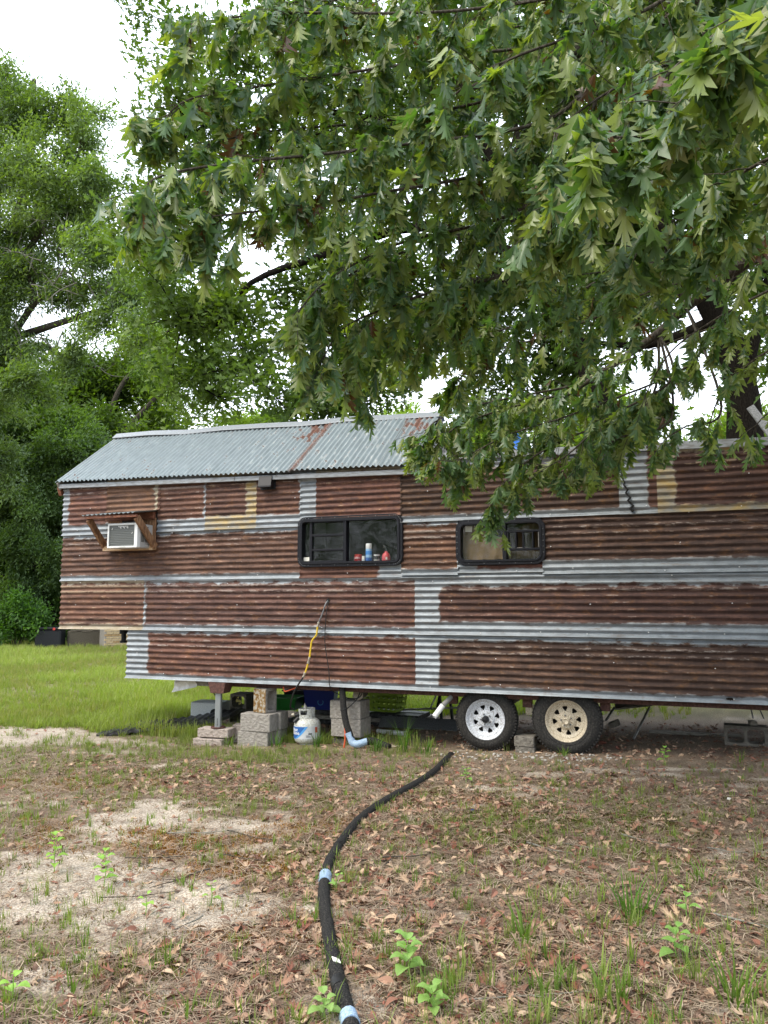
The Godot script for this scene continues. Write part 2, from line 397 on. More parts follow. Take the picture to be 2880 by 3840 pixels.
func paint_wall() -> void:
	var W := 2048
	var H := 512
	var col := PackedByteArray(); col.resize(W * H * 3)
	var orm := PackedByteArray(); orm.resize(W * H * 3)
	var nf := bytes_noise(0.09, 101, 4)
	var nm := bytes_noise(0.022, 102, 4)
	var ns := bytes_noise(0.03, 103, 3)
	var sx := TW / W
	var sy := TH / H
	var bare := [Vector3(0.265, 0.298, 0.330), Vector3(0.35, 0.295, 0.20), Vector3(0.34, 0.235, 0.065)]
	var k := 0
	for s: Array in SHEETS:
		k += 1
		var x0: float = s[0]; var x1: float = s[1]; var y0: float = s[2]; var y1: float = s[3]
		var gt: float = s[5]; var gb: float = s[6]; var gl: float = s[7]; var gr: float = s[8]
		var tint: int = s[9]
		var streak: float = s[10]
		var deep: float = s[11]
		var b0: Vector3 = bare[0]
		var b1: Vector3 = bare[tint]
		var zinc := Vector3(0.42, 0.43, 0.42)
		var hue := Vector3(1.0, 1.0, 1.0) + Vector3(sin(k * 2.7), sin(k * 4.1 + 1.0) * 0.9, sin(k * 5.3)) * 0.07
		var off := k * 71
		var pa := maxi(0, int((x0 - TX0) / sx))
		var pb := mini(W - 1, int((x1 - TX0) / sx))
		var qa := maxi(0, int((TY0 + TH - y1) / sy))
		var qb := mini(H - 1, int((TY0 + TH - y0) / sy))
		for q in range(qa, qb + 1):
			var y := TY0 + TH - (q + 0.5) * sy
			var from_top := y1 - y
			var ridge := fposmod((y - y0) / PITCH + 0.5, 1.0) - 0.5
			var crest := 1.0 - absf(ridge) * 2.0
			var row := int(from_top / PITCH)
			var row_b := int((y - y0) / PITCH)
			var rowtone := (fposmod(sin((row + k * 13.0) * 12.9898) * 43758.5, 1.0) - 0.5)
			var pale_row := 1.15 if (row == 1 or row == 2) else (0.8 if (row_b == 1 and tint != 0) else 0.42)
			for p in range(pa, pb + 1):
				var x := TX0 + (p + 0.5) * sx
				var f := nf[((q * 3 + off) & 511) * 512 + ((p + off) & 511)] / 255.0
				var m := nm[((q * 2 + off * 3) & 511) * 512 + ((p + off) & 511)] / 255.0
				var st := ns[((q * 5 + off * 5) & 511) * 512 + (((p >> 2) * 3 + off * 2) & 511)] / 255.0
				var ms := nm[((q * 4 + off * 3) & 511) * 512 + (((p >> 1) + off) & 511)] / 255.0
				var j := (m - 0.5) * 0.075 + (f - 0.5) * 0.035
				var jx := (m - 0.5) * 0.055 + (f - 0.5) * 0.02 + (crest - 0.5) * 0.008
				var e := -1.0
				if gt > 0.0: e = maxf(e, gt - from_top + j)
				if gb > 0.0: e = maxf(e, gb - (y - y0) + j * 0.45)
				if gl > 0.0: e = maxf(e, gl - (x - x0) + jx)
				if gr > 0.0: e = maxf(e, gr - (x1 - x) + jx)
				var g := clampf(e / 0.02 + 0.5, 0.0, 1.0)
				var halo := clampf(1.0 - absf(e + 0.004) / 0.022, 0.0, 1.0)
				# rust
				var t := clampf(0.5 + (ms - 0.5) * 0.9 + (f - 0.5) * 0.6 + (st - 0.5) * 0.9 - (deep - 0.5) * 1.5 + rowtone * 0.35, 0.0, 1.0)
				var r := lerpf(0.046, 0.158, t)
				var gg := lerpf(0.022, 0.078, t)
				var b := lerpf(0.017, 0.053, t)
				var big := nm[((q + off * 2) & 511) * 512 + (((p >> 2) + off * 7) & 511)] / 255.0 - 0.5
				var runs := ns[(((q >> 3) + off) & 511) * 512 + ((p * 5 + off) & 511)] / 255.0 - 0.5
				var wear := 1.0 + big * 0.55 + runs * 0.28
				r *= hue.x * wear; gg *= hue.y * (1.0 + (wear - 1.0) * 1.15); b *= hue.z * (1.0 + (wear - 1.0) * 1.2)
				var ox := clampf((m - 0.62) * 4.0, 0.0, 1.0) * f
				r += ox * 0.09; gg += ox * 0.036
				var pale := clampf((st + (f - 0.5) * 0.5 + (m - 0.5) * 0.5 - 1.02 + streak * pale_row * 0.85) * 6.0, 0.0, 1.0) * clampf(crest * 1.8 - 0.55, 0.0, 1.0)
				pale = pale * (0.25 + 0.45 * f)
				r = lerpf(r, 0.42 if tint != 0 else 0.38, pale); gg = lerpf(gg, 0.34, pale); b = lerpf(b, 0.24 if tint != 0 else 0.31, pale)
				# bare metal
				if g > 0.0:
					var cw := 1.0 if tint == 0 else clampf(1.15 - from_top * (0.4 if tint == 2 else 0.0) - m * 0.5, 0.0, 1.0)
					if tint == 2 and gr + gl > 0.0: cw = 0.15 + 0.85 * m
					var sp := 0.72 + 0.36 * f + (m - 0.5) * 0.45 + (st - 0.5) * 0.25
					var br := lerpf(b0.x, b1.x, cw) * sp
					var bg := lerpf(b0.y, b1.y, cw) * sp
					var bb := lerpf(b0.z, b1.z, cw) * sp
					var dirt := maxf(clampf((f - 0.66) * 4.0, 0.0, 1.0) * 0.6, clampf((ms + (f - 0.5) * 0.5 - 0.70) * 5.0, 0.0, 1.0) * 0.55)
					br = lerpf(br, 0.14, dirt); bg = lerpf(bg, 0.11, dirt); bb = lerpf(bb, 0.09, dirt)
					br = lerpf(br, zinc.x, halo * 0.3); bg = lerpf(bg, zinc.y, halo * 0.3); bb = lerpf(bb, zinc.z, halo * 0.3)
					r = lerpf(r, br, g); gg = lerpf(gg, bg, g); b = lerpf(b, bb, g)
				var i := (q * W + p) * 3
				col[i] = int(pow(clampf(r, 0, 1), 0.4545) * 255.0)
				col[i + 1] = int(pow(clampf(gg, 0, 1), 0.4545) * 255.0)
				col[i + 2] = int(pow(clampf(b, 0, 1), 0.4545) * 255.0)
				orm[i + 1] = int(lerpf(205.0 + 30.0 * f, 105.0 + 70.0 * f, g))
				orm[i + 2] = int(g * 70.0)
	var m := mat("rust_wall", Color.WHITE, 1.0, 1.0)
	m.albedo_texture = ImageTexture.create_from_image(Image.create_from_data(W, H, false, Image.FORMAT_RGB8, col))
	var o := ImageTexture.create_from_image(Image.create_from_data(W, H, false, Image.FORMAT_RGB8, orm))
	m.roughness_texture = o
	m.roughness_texture_channel = BaseMaterial3D.TEXTURE_CHANNEL_GREEN
	m.metallic_texture = o
	m.metallic_texture_channel = BaseMaterial3D.TEXTURE_CHANNEL_BLUE
	# the roof: u runs along the eave, v up the slope
	W = 1024
	H = 256
	col = PackedByteArray(); col.resize(W * H * 3)
	orm = PackedByteArray(); orm.resize(W * H * 3)
	var seams := [0.70, 0.925]
	for q in H:
		var v := 1.0 - (q + 0.5) / H
		for p in W:
			var u := (p + 0.5) / W
			var f := nf[((q * 2) & 511) * 512 + ((p * 2) & 511)] / 255.0
			var m2 := nm[((q + 90) & 511) * 512 + ((p * 2 + 40) & 511)] / 255.0
			var st := ns[((q >> 1) & 511) * 512 + ((p * 4) & 511)] / 255.0
			var base := 0.92 + 0.22 * (st - 0.5) + 0.10 * (f - 0.5) + 0.25 * (m2 - 0.5)
			var r := 0.265 * base; var g := 0.305 * base; var b := 0.315 * base
			var wz := clampf((st + (m2 - 0.5) * 0.9 - 0.80) * 6.0, 0.0, 1.0) * (0.10 + 0.55 * smoothstep(0.40, 0.75, u))
			r = lerpf(r, 0.52, wz); g = lerpf(g, 0.53, wz); b = lerpf(b, 0.50, wz)
			var near := maxf(1.0 - absf(u - 0.675) / 0.075, 1.0 - absf(u - 0.955) / 0.06)
			var ru := clampf((m2 * 0.75 + f * 0.45 + near * 0.42 * smoothstep(0.25, 0.9, v) - 0.86) * 9.0, 0.0, 1.0)
			ru = maxf(ru, clampf(1.6 - absf(u - 0.7045) / 0.0060 + (f - 0.5) * 1.6, 0.0, 1.0) * 0.9)
			ru = maxf(ru, clampf((f + m2 - 1.42) * 8.0, 0.0, 1.0) * 0.8)
			r = lerpf(r, 0.13, ru); g = lerpf(g, 0.055, ru); b = lerpf(b, 0.035, ru)
			var i := (q * W + p) * 3
			col[i] = int(pow(clampf(r, 0, 1), 0.4545) * 255.0)
			col[i + 1] = int(pow(clampf(g, 0, 1), 0.4545) * 255.0)
			col[i + 2] = int(pow(clampf(b, 0, 1), 0.4545) * 255.0)
			orm[i + 1] = int(lerpf(90.0 + 80.0 * f, 215.0, ru))
			orm[i + 2] = int((1.0 - ru) * 95.0)
	m = mat("roof_tin", Color.WHITE, 1.0, 1.0)
	m.albedo_texture = ImageTexture.create_from_image(Image.create_from_data(W, H, false, Image.FORMAT_RGB8, col))
	o = ImageTexture.create_from_image(Image.create_from_data(W, H, false, Image.FORMAT_RGB8, orm))
	m.roughness_texture = o
	m.roughness_texture_channel = BaseMaterial3D.TEXTURE_CHANNEL_GREEN
	m.metallic_texture = o
	m.metallic_texture_channel = BaseMaterial3D.TEXTURE_CHANNEL_BLUE

# a grid of points with normals and uvs as one mesh; pts[row][col]
func grid_mesh(P: Array, UV: Array, flip_to := Vector3(0, 0, 1)) -> ArrayMesh:
	var rows := P.size()
	var cols: int = P[0].size()
	var v := PackedVector3Array(); v.resize(rows * cols)
	var n := PackedVector3Array(); n.resize(rows * cols)
	var uv := PackedVector2Array(); uv.resize(rows * cols)
	var idx := PackedInt32Array()
	for i in rows:
		for j in cols:
			var a: Vector3 = P[i][mini(j + 1, cols - 1)] - P[i][maxi(j - 1, 0)]
			var b: Vector3 = P[mini(i + 1, rows - 1)][j] - P[maxi(i - 1, 0)][j]
			var nn := a.cross(b).normalized()
			if nn.dot(flip_to) < 0.0: nn = -nn
			v[i * cols + j] = P[i][j]
			n[i * cols + j] = nn
			uv[i * cols + j] = UV[i][j]
	for i in rows - 1:
		for j in cols - 1:
			var a := i * cols + j
			var b := a + 1
			var c := a + cols
			var d := c + 1
			var fn := (v[b] - v[a]).cross(v[c] - v[a])
			if fn.dot(flip_to) > 0.0:
				idx.append_array([a, c, b, b, c, d])
			else:
				idx.append_array([a, b, c, b, d, c])
	var arr := []
	arr.resize(Mesh.ARRAY_MAX)
	arr[Mesh.ARRAY_VERTEX] = v
	arr[Mesh.ARRAY_NORMAL] = n
	arr[Mesh.ARRAY_TEX_UV] = uv
	arr[Mesh.ARRAY_INDEX] = idx
	var am := ArrayMesh.new()
	am.add_surface_from_arrays(Mesh.PRIMITIVE_TRIANGLES, arr)
	return am

func wall_sheet(s: Array, k: int) -> ArrayMesh:
	var x0: float = s[0]; var x1: float = s[1]; var y0: float = s[2]; var y1: float = s[3]
	var z0: float = s[4]
	var nx := maxi(3, int((x1 - x0) / 0.07))
	var ny := maxi(6, int((y1 - y0) / PITCH * 9.0))
	var P: Array = []
	var UV: Array = []
	for i in ny + 1:
		var y := y0 + (y1 - y0) * i / ny
		var rp: Array = []
		var ru: Array = []
		for j in nx + 1:
			var x := x0 + (x1 - x0) * j / nx
			var edge := minf(x - x0, x1 - x)
			var wob := 0.004 * noise.get_noise_2d(x * 60.0 + k * 40.0, y * 90.0) + 0.0025 * noise.get_noise_2d(x * 300.0, y * 40.0 + k * 9.0)
			var lift := 0.017 * exp(-(y - y0) / 0.022) * (0.75 + noise.get_noise_2d(x * 40.0, k * 17.0))
			var z := z0 + 0.0115 * cos(TAU * (y - y0) / PITCH) + wob + lift + 0.006 * exp(-edge / 0.03) * (0.4 + noise.get_noise_2d(y * 90.0, k * 31.0))
			var ye := y + 0.003 * noise.get_noise_2d(x * 45.0, k * 55.0)
			rp.append(Vector3(x, ye, z))
			ru.append(Vector2((x - TX0) / TW, 1.0 - (y - TY0) / TH))
		P.append(rp)
		UV.append(ru)
	return grid_mesh(P, UV)

func eave_y(x: float) -> float:
	return 3.10 - 0.0195 * (x + 5.7)

func roof_sheet(xa: float, xb: float, lift: float, k: int) -> ArrayMesh:
	var n := int((xb - xa) / PITCH * 10.0)
	var P: Array = []
	var UV: Array = []
	for i in 9:
		var v := i / 8.0
		var rp: Array = []
		var ru: Array = []
		for j in n + 1:
			var x := xa + (xb - xa) * j / n
			var e := eave_y(x)
			var a := Vector3(x, e - 0.01, 0.13)
			var b := Vector3(x, e + 0.83, -1.02)
			var nn := Vector3(0, 1.15, 0.84).normalized()
			var p := a.lerp(b, v) + nn * (lift + 0.0125 * cos(TAU * x / PITCH) + 0.004 * noise.get_noise_2d(x * 35.0, v * 60.0 + k * 30.0))
			p.z += 0.012 * noise.get_noise_2d(x * 20.0, k * 70.0) * (1.0 - v)
			rp.append(p)
			ru.append(Vector2((x + 5.8) / 5.05, 1.0 - v))
		P.append(rp)
		UV.append(ru)
	return grid_mesh(P, UV, Vector3(0, 1, 1))

# ---------------------------------------------------------------- the trailer
func build_trailer() -> void:
	var t := thing("travel_trailer", "long travel trailer clad in rusty corrugated metal sheets under a tin gable roof", "trailer")
	paint_wall()
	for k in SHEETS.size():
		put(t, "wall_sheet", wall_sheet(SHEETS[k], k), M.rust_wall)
	# body behind the sheets, with openings for the windows
	var st := mb()
	var zc := -0.030
	for r in [[-5.64, -2.16, 1.20, 3.05], [-4.55, 4.38, 0.60, 1.20], [-2.16, -0.94, 1.20, 1.955], [-2.16, -0.94, 2.475, 3.05], [-0.94, -0.28, 1.20, 3.0], [-0.28, 0.615, 1.20, 1.945], [-0.28, 0.615, 2.375, 3.0], [0.615, 4.38, 1.20, 3.0]]:
		box(st, Vector3((r[0] + r[1]) / 2, (r[2] + r[3]) / 2, zc), Vector3(r[1] - r[0], r[3] - r[2], 0.034))
	box(st, Vector3(-0.63, 1.83, -2.40), Vector3(10.0, 2.42, 0.04))
	box(st, Vector3(-5.62, 2.12, -1.215), Vector3(0.04, 1.84, 2.32))
	box(st, Vector3(4.36, 1.83, -1.215), Vector3(0.04, 2.42, 2.32))
	box(st, Vector3(-4.53, 0.91, -1.215), Vector3(0.04, 0.57, 2.32))
	box(st, Vector3(-5.08, 1.215, -1.215), Vector3(1.03, 0.04, 2.30))
	box(st, Vector3(-0.08, 0.62, -1.215), Vector3(8.82, 0.04, 2.30))
	box(st, Vector3(-0.63, 3.00, -1.215), Vector3(9.9, 0.03, 2.30))
	box(st, Vector3(-2.6, 2.0, -0.85), Vector3(0.04, 1.9, 1.4))
	box(st, Vector3(-0.6, 2.0, -0.9), Vector3(0.04, 1.9, 1.5))
	part(t, "body", st, M.interior)
	# roof sheets of the gabled half, each lapped over the next
	var xs := [-5.73, -4.55, -3.42, -2.29, -1.22, -0.775]
	for k in 5:
		put(t, "roof_sheet", roof_sheet(xs[k], xs[k + 1] + (0.06 if k < 4 else 0.0), 0.016 + 0.006 * (k % 2) + (0.012 if k >= 3 else 0.0), k), M.roof_tin)
	for x in [-5.69, -0.79]:
		st = mb()
		var e := eave_y(x)
		var a := Vector3(x, e - 0.05, 0.03)
		var b := Vector3(x, e + 0.80, -1.02)
		var c := Vector3(x, e - 0.05, -2.38)
		tri(st, a, b, c, Vector3.LEFT, Vector3.LEFT, Vector3.LEFT)
		tri(st, a + Vector3(0.02, 0, 0), b + Vector3(0.02, 0, 0), c + Vector3(0.02, 0, 0), Vector3.RIGHT, Vector3.RIGHT, Vector3.RIGHT)
		part(t, "gable_end", st, M.wood_grey)
	st = mb()
	var A := Vector3(-5.72, eave_y(-5.72) + 0.83, -1.02)
	var Bq := Vector3(-0.775, eave_y(-0.775) + 0.83, -1.02)
	var slope := Vector3(0, -0.86, -1.45)
	fquad_out(st, A, Bq, Bq + slope, A + slope, Vector3(0, 1, -1))
	fquad_out(st, A + Vector3(0, -0.02, 0), Bq + Vector3(0, -0.02, 0), Bq + slope + Vector3(0, -0.02, 0), A + slope + Vector3(0, -0.02, 0), Vector3(0, -1, 1))
	part(t, "roof_sheet", st, M.galvanized)
	# ridge cap: two folded flanges and a rolled top
	st = mb()
	for k in 8:
		var xa := lerpf(-5.72, -0.76, k / 8.0)
		var xb := lerpf(-5.72, -0.76, (k + 1) / 8.0)
		var sag := 0.012 * sin(k * 2.3)
		var sag2 := 0.012 * sin((k + 1) * 2.3)
		var prof := [Vector2(-1.02 + 0.110, -0.048), Vector2(-1.02 + 0.108, -0.036), Vector2(-1.02 + 0.045, 0.016), Vector2(-1.02 + 0.022, 0.036), Vector2(-1.02, 0.042), Vector2(-1.02 - 0.03, 0.030), Vector2(-1.02 - 0.16, -0.055)]
		for i in prof.size() - 1:
			var p: Vector2 = prof[i]
			var q: Vector2 = prof[i + 1]
			var ya := eave_y(xa) + 0.845 + sag
			var yb := eave_y(xb) + 0.845 + sag2
			fquad_out(st, Vector3(xa, ya + p.y, p.x), Vector3(xb, yb + p.y, p.x), Vector3(xb, yb + q.y, q.x), Vector3(xa, ya + q.y, q.x), Vector3(0, 1, 0.2))
	part(t, "ridge_cap", st, M.ridge_metal)
	# eave board under the tin and the rake board of the left gable
	for seg in [[-5.70, -3.02], [-3.015, -0.79]]:
		st = mb()
		var a := Vector3(seg[0], eave_y(seg[0]) - 0.055, 0.085)
		var b := Vector3(seg[1], eave_y(seg[1]) - 0.055, 0.085)
		beam(st, a, b, 0.03, 0.055)
		part(t, "eave_board", st, M.white_metal)
	st = mb()
	beam(st, Vector3(-5.705, 3.04, 0.10), Vector3(-5.705, 3.86, -1.02), 0.03, 0.10)
	part(t, "rake_board", st, M.wood_grey)
	st = mb()
	beam(st, Vector3(-5.735, 2.98, 0.05), Vector3(-5.735, 3.09, -0.20), 0.05, 0.11)
	part(t, "rafter_tail", st, M.wood_red)
	# flat roof of the right half with its white edge flashing
	st = mb()
	box(st, Vector3(1.81, 3.045, -1.20), Vector3(5.14, 0.05, 2.44))
	part(t, "flat_roof", st, M.white_metal)
	for seg in [[-0.765, 0.86], [0.862, 4.40]]:
		st = mb()
		var a := Vector3(seg[0], 3.105 - 0.021 * (seg[0] + 0.77), 0.062)
		var b := Vector3(seg[1], 3.105 - 0.021 * (seg[1] + 0.77), 0.062)
		beam(st, a, b, 0.018, 0.078, 0.002)
		beam(st, a + Vector3(0, 0.034, -0.04), b + Vector3(0, 0.034, -0.04), 0.07, 0.008, 0.001)
		part(t, "roof_edge_flashing", st, M.white_metal)
	st = mb()
	lathe(st, [Vector2(0.0, 0.014), Vector2(0.014, 0.012), Vector2(0.017, 0.0)], Vector3(1.672, 3.052, 0.0725), Basis(Vector3.RIGHT, PI / 2), 12)
	part(t, "cable_plug", st, M.cable_black)
	# a torn patch: black tear running down the bare sheet
	st = mb()
	var tear: Array = []
	for i in 16:
		var f := i / 15.0
		tear.append(Vector3(1.405 + 0.105 * f + 0.018 * sin(i * 2.1) * (0.3 + f), 2.82 - 0.40 * f, 0.062 + 0.004 * sin(i * 1.3)))
	tube(st, tear, 0.006, 0.017, 6, true, 0.5)
	part(t, "torn_edge", st, M.void)
	st = mb()
	for i in 5:
		var c := Vector3(2.28 + i * 0.011, 0.634 + 0.004 * sin(i * 3.0), 0.030)
		box(st, c, Vector3(0.020, 0.026 - absf(i - 2) * 0.005, 0.012), Basis(Vector3(0, 0, 1), i * 0.4), 0.004)
	part(t, "mud_dauber_nest", st, M.bark_dark)
	# screws
	st = mb()
	var cap := SphereMesh.new()
	cap.radius = 0.0065
	cap.height = 0.010
	cap.radial_segments = 8
	cap.rings = 4
	var mm := MultiMesh.new()
	mm.transform_format = MultiMesh.TRANSFORM_3D
	mm.mesh = cap
	var at: Array = []
	for row in [[0.66, 0.6], [0.93, 0.9], [1.22, 0.7], [1.52, 1.3], [1.77, 0.8], [1.86, 0.9], [2.10, 1.6], [2.37, 1.0], [2.45, 0.8], [2.74, 1.7], [2.99, 1.1]]:
		var x := -5.5 + rng.randf() * 0.4
		while x < 4.2:
			var y: float = row[0] + rng.randf_range(-0.03, 0.03)
			if not ((x > -4.95 and x < -4.1 and y > 2.15 and y < 2.7) or (x > -2.2 and x < -0.9 and y > 1.9 and y < 2.52) or (x > -0.32 and x < 0.66 and y > 1.9 and y < 2.42) or (x < -4.56 and y < 1.2)):
				at.append(Vector3(x, y, 0.030 + 0.012 * (1.0 if y > 1.2 else 0.0) + (0.010 if y > 2.4 else 0.0)))
			x += row[1] * rng.randf_range(0.6, 1.4)
	mm.instance_count = at.size()
	for i in at.size(): mm.set_instance_transform(i, Transform3D(Basis(), at[i]))
	var ms := MultiMeshInstance3D.new()
	ms.multimesh = mm
	ms.name = "screws"
	ms.material_override = M.white_paint
	t.add_child(ms)
	tag(ms, "", "", "", "stuff")
	build_windows(t)
	# range vent hood
	var v := group_node(t, "vent_hood", Vector3(-2.592, 2.940, 0.040))
	st = mb()
	box(st, Vector3(0, 0, 0.006), Vector3(0.20, 0.185, 0.012), Basis(), 0.003)
	part(v, "base_plate", st, M.black_plastic)
	st = mb()
	var hp := [Vector2(0.008, 0.082), Vector2(0.075, 0.060), Vector2(0.100, -0.055), Vector2(0.100, -0.072)]
	for i in 3:
		var p: Vector2 = hp[i]
		var q: Vector2 = hp[i + 1]
		fquad_out(st, Vector3(-0.085, p.y, p.x), Vector3(0.085, p.y, p.x), Vector3(0.085, q.y, q.x), Vector3(-0.085, q.y, q.x), Vector3(0, 0.4, 1))
	for s in [-0.085, 0.085]:
		for i in 3:
			var p: Vector2 = hp[i]
			var q: Vector2 = hp[i + 1]
			fquad_out(st, Vector3(s, p.y, p.x), Vector3(s, q.y, q.x), Vector3(s, q.y, 0.012), Vector3(s, p.y, 0.012), Vector3(s, 0, 0))
	part(v, "hood", st, M.brown_cap)
	st = mb()
	box(st, Vector3(0, -0.064, 0.052), Vector3(0.16, 0.010, 0.075), Basis(Vector3.RIGHT, -0.15))
	part(v, "flap", st, M.black_plastic)
	# wooden shelter round the air conditioner
	var sh := group_node(t, "conditioner_shelter")
	var plank := func(called: String, c: Vector3, s: Vector3, m: Material):
		var q := mb()
		box(q, c, s, Basis(), 0.003)
		part(sh, called, q, m)
	plank.call("backing_board", Vector3(-4.79, 2.40, 0.055), Vector3(0.22, 0.345, 0.016), M.wood)
	plank.call("backing_board", Vector3(-4.30, 2.40, 0.055), Vector3(0.275, 0.345, 0.016), M.wood)
	plank.call("header", Vector3(-4.555, 2.600, 0.066), Vector3(0.745, 0.088, 0.040), M.wood_red)
	plank.call("ledge", Vector3(-4.535, 2.200, 0.085), Vector3(0.765, 0.060, 0.080), M.wood_pale)
	plank.call("crossbeam", Vector3(-4.545, 2.560, 0.430), Vector3(0.775, 0.028, 0.045), M.wood_red)
	for q in [[Vector3(-4.905, 2.548, 0.405), Vector3(-4.915, 2.215, 0.075)], [Vector3(-4.185, 2.548, 0.405), Vector3(-4.150, 2.205, 0.075)]]:
		st = mb()
		beam(st, q[0], q[1], 0.040, 0.085, 0.003)
		part(sh, "brace", st, M.wood)
	var P: Array = []
	var UV: Array = []
	for i in 5:
		var f := i / 4.0
		var rp: Array = []
		var ru: Array = []
		for j in 97:
			var x := -4.955 + 0.80 * j / 96.0
			rp.append(Vector3(x, 2.588 + 0.07 * f + 0.008 * cos(TAU * (x + 4.9) / PITCH) + 0.01 * (j / 96.0), 0.475 - 0.435 * f))
			ru.append(Vector2(j / 96.0 * 0.2, f * 0.3 + 0.3))
		P.append(rp)
		UV.append(ru)
	put(sh, "awning_sheet", grid_mesh(P, UV, Vector3.UP), M.roof_tin)
	# chassis
	for z in [-0.13, -1.95]:
		st = mb()
		box(st, Vector3(0.58, 0.562, z), Vector3(7.55, 0.068, 0.055), Basis(), 0.003)
		part(t, "chassis_rail", st, M.frame_rust)
	for x in [-3.15, -1.35, -0.45, 1.35, 2.02, 3.3]:
		st = mb()
		box(st, Vector3(x, 0.565, -1.04), Vector3(0.05, 0.055, 1.76), Basis(), 0.003)
		part(t, "cross_member", st, M.frame_rust)
	st = mb()
	box(st, Vector3(-0.08, 0.596, -1.20), Vector3(8.7, 0.006, 2.28))
	part(t, "underfloor", st, M.void)
	# spring hangers and axles at the wheels
	for x in [-0.42, 0.38, 1.16]:
		st = mb()
		box(st, Vector3(x, 0.485, -0.20), Vector3(0.10, 0.09, 0.05), Basis(), 0.004)
		part(t, "spring_hanger", st, M.frame_rust)
	for x in [-0.04, 0.79]:
		st = mb()
		tube(st, [Vector3(x, 0.33, -0.25), Vector3(x, 0.33, -2.0)], 0.035, 0.035, 12)
		part(t, "axle", st, M.frame_rust)
	st = mb()
	box(st, Vector3(0.40, 0.42, -0.20), Vector3(0.085, 0.11, 0.012), Basis(), 0.003)
	part(t, "hanger_plate", st, M.rim_cream)
	build_wheel(t, Vector3(-0.040, 0.312, -0.065), 0.325, M.rim_white, 0.3)
	build_wheel(t, Vector3(0.788, 0.340, -0.065), 0.350, M.rim_cream, 0.12)
	# front landing leg
	var leg := group_node(t, "landing_leg")
	st = mb()
	var hx := -3.215
	for k in 1:
		var top := [Vector3(hx - 0.105, 0.592, 0.095), Vector3(hx + 0.13, 0.592, 0.095), Vector3(hx + 0.13, 0.592, -0.10), Vector3(hx - 0.105, 0.592, -0.10)]
		var bot := [Vector3(hx - 0.070, 0.468, 0.095), Vector3(hx + 0.105, 0.468, 0.095), Vector3(hx + 0.105, 0.468, -0.05), Vector3(hx - 0.070, 0.468, -0.05)]
		var c := Vector3(hx, 0.53, 0)
		for i in 4:
			var j := (i + 1) % 4
			fquad_out(st, top[i], top[j], bot[j], bot[i], (top[i] + top[j]) * 0.5 - c)
		quad(st, bot[0], bot[1], bot[2], bot[3], Vector3.DOWN)
	part(leg, "housing", st, M.frame_rust)
	st = mb()
	box(st, Vector3(hx + 0.012, 0.27, 0.04), Vector3(0.066, 0.40, 0.066), Basis(Vector3.UP, 0.25), 0.006)
	part(leg, "tube", st, M.jack_steel)
	st = mb()
	for i in 4:
		lathe(st, [Vector2(0.0, 0.002), Vector2(0.006, 0.002), Vector2(0.006, 0.0)], Vector3(hx + 0.022, 0.105 + i * 0.022, 0.0735), Basis(Vector3.UP, 0.25) * Basis(Vector3.RIGHT, PI / 2), 10)
	part(leg, "pin_holes", st, M.void)
	st = mb()
	lathe(st, [Vector2(0.0, 0.014), Vector2(0.075, 0.012), Vector2(0.082, 0.018), Vector2(0.086, 0.014), Vector2(0.084, 0.0)], Vector3(hx + 0.012, 0.066, 0.04), Basis(), 24)
	part(leg, "foot_plate", st, M.frame_rust)
	st = mb()
	tube(st, [Vector3(hx - 0.145, 0.585, 0.05), Vector3(hx - 0.02, 0.40, 0.03)], 0.007, 0.007, 6)
	tube(st, [Vector3(hx - 0.110, 0.585, 0.06), Vector3(hx - 0.124, 0.555, 0.05)], 0.005, 0.005, 6)
	part(leg, "crank_rod", st, M.cable_black)
	# the black fitting under the raised nose
	st = mb()
	var pin := Vector3(-4.80, 1.10, -0.20)
	lathe(st, [Vector2(0, -0.09), Vector2(0.045, -0.09), Vector2(0.045, -0.065), Vector2(0.03, -0.06), Vector2(0.03, 0.02), Vector2(0.055, 0.025), Vector2(0.055, 0.10)], pin, Basis(), 16)
	part(t, "hitch_fitting", st, M.black_plastic)
	# rear step hanging at the right end of the frame
	st = mb()
	box(st, Vector3(2.60, 0.47, -0.55), Vector3(0.012, 0.16, 0.05), Basis(Vector3(0, 0, 1), 0.35), 0.002)
	box(st, Vector3(2.52, 0.47, -0.55), Vector3(0.012, 0.16, 0.05), Basis(Vector3(0, 0, 1), 0.15), 0.002)
	part(t, "stabilizer_bracket", st, M.steel_dark)

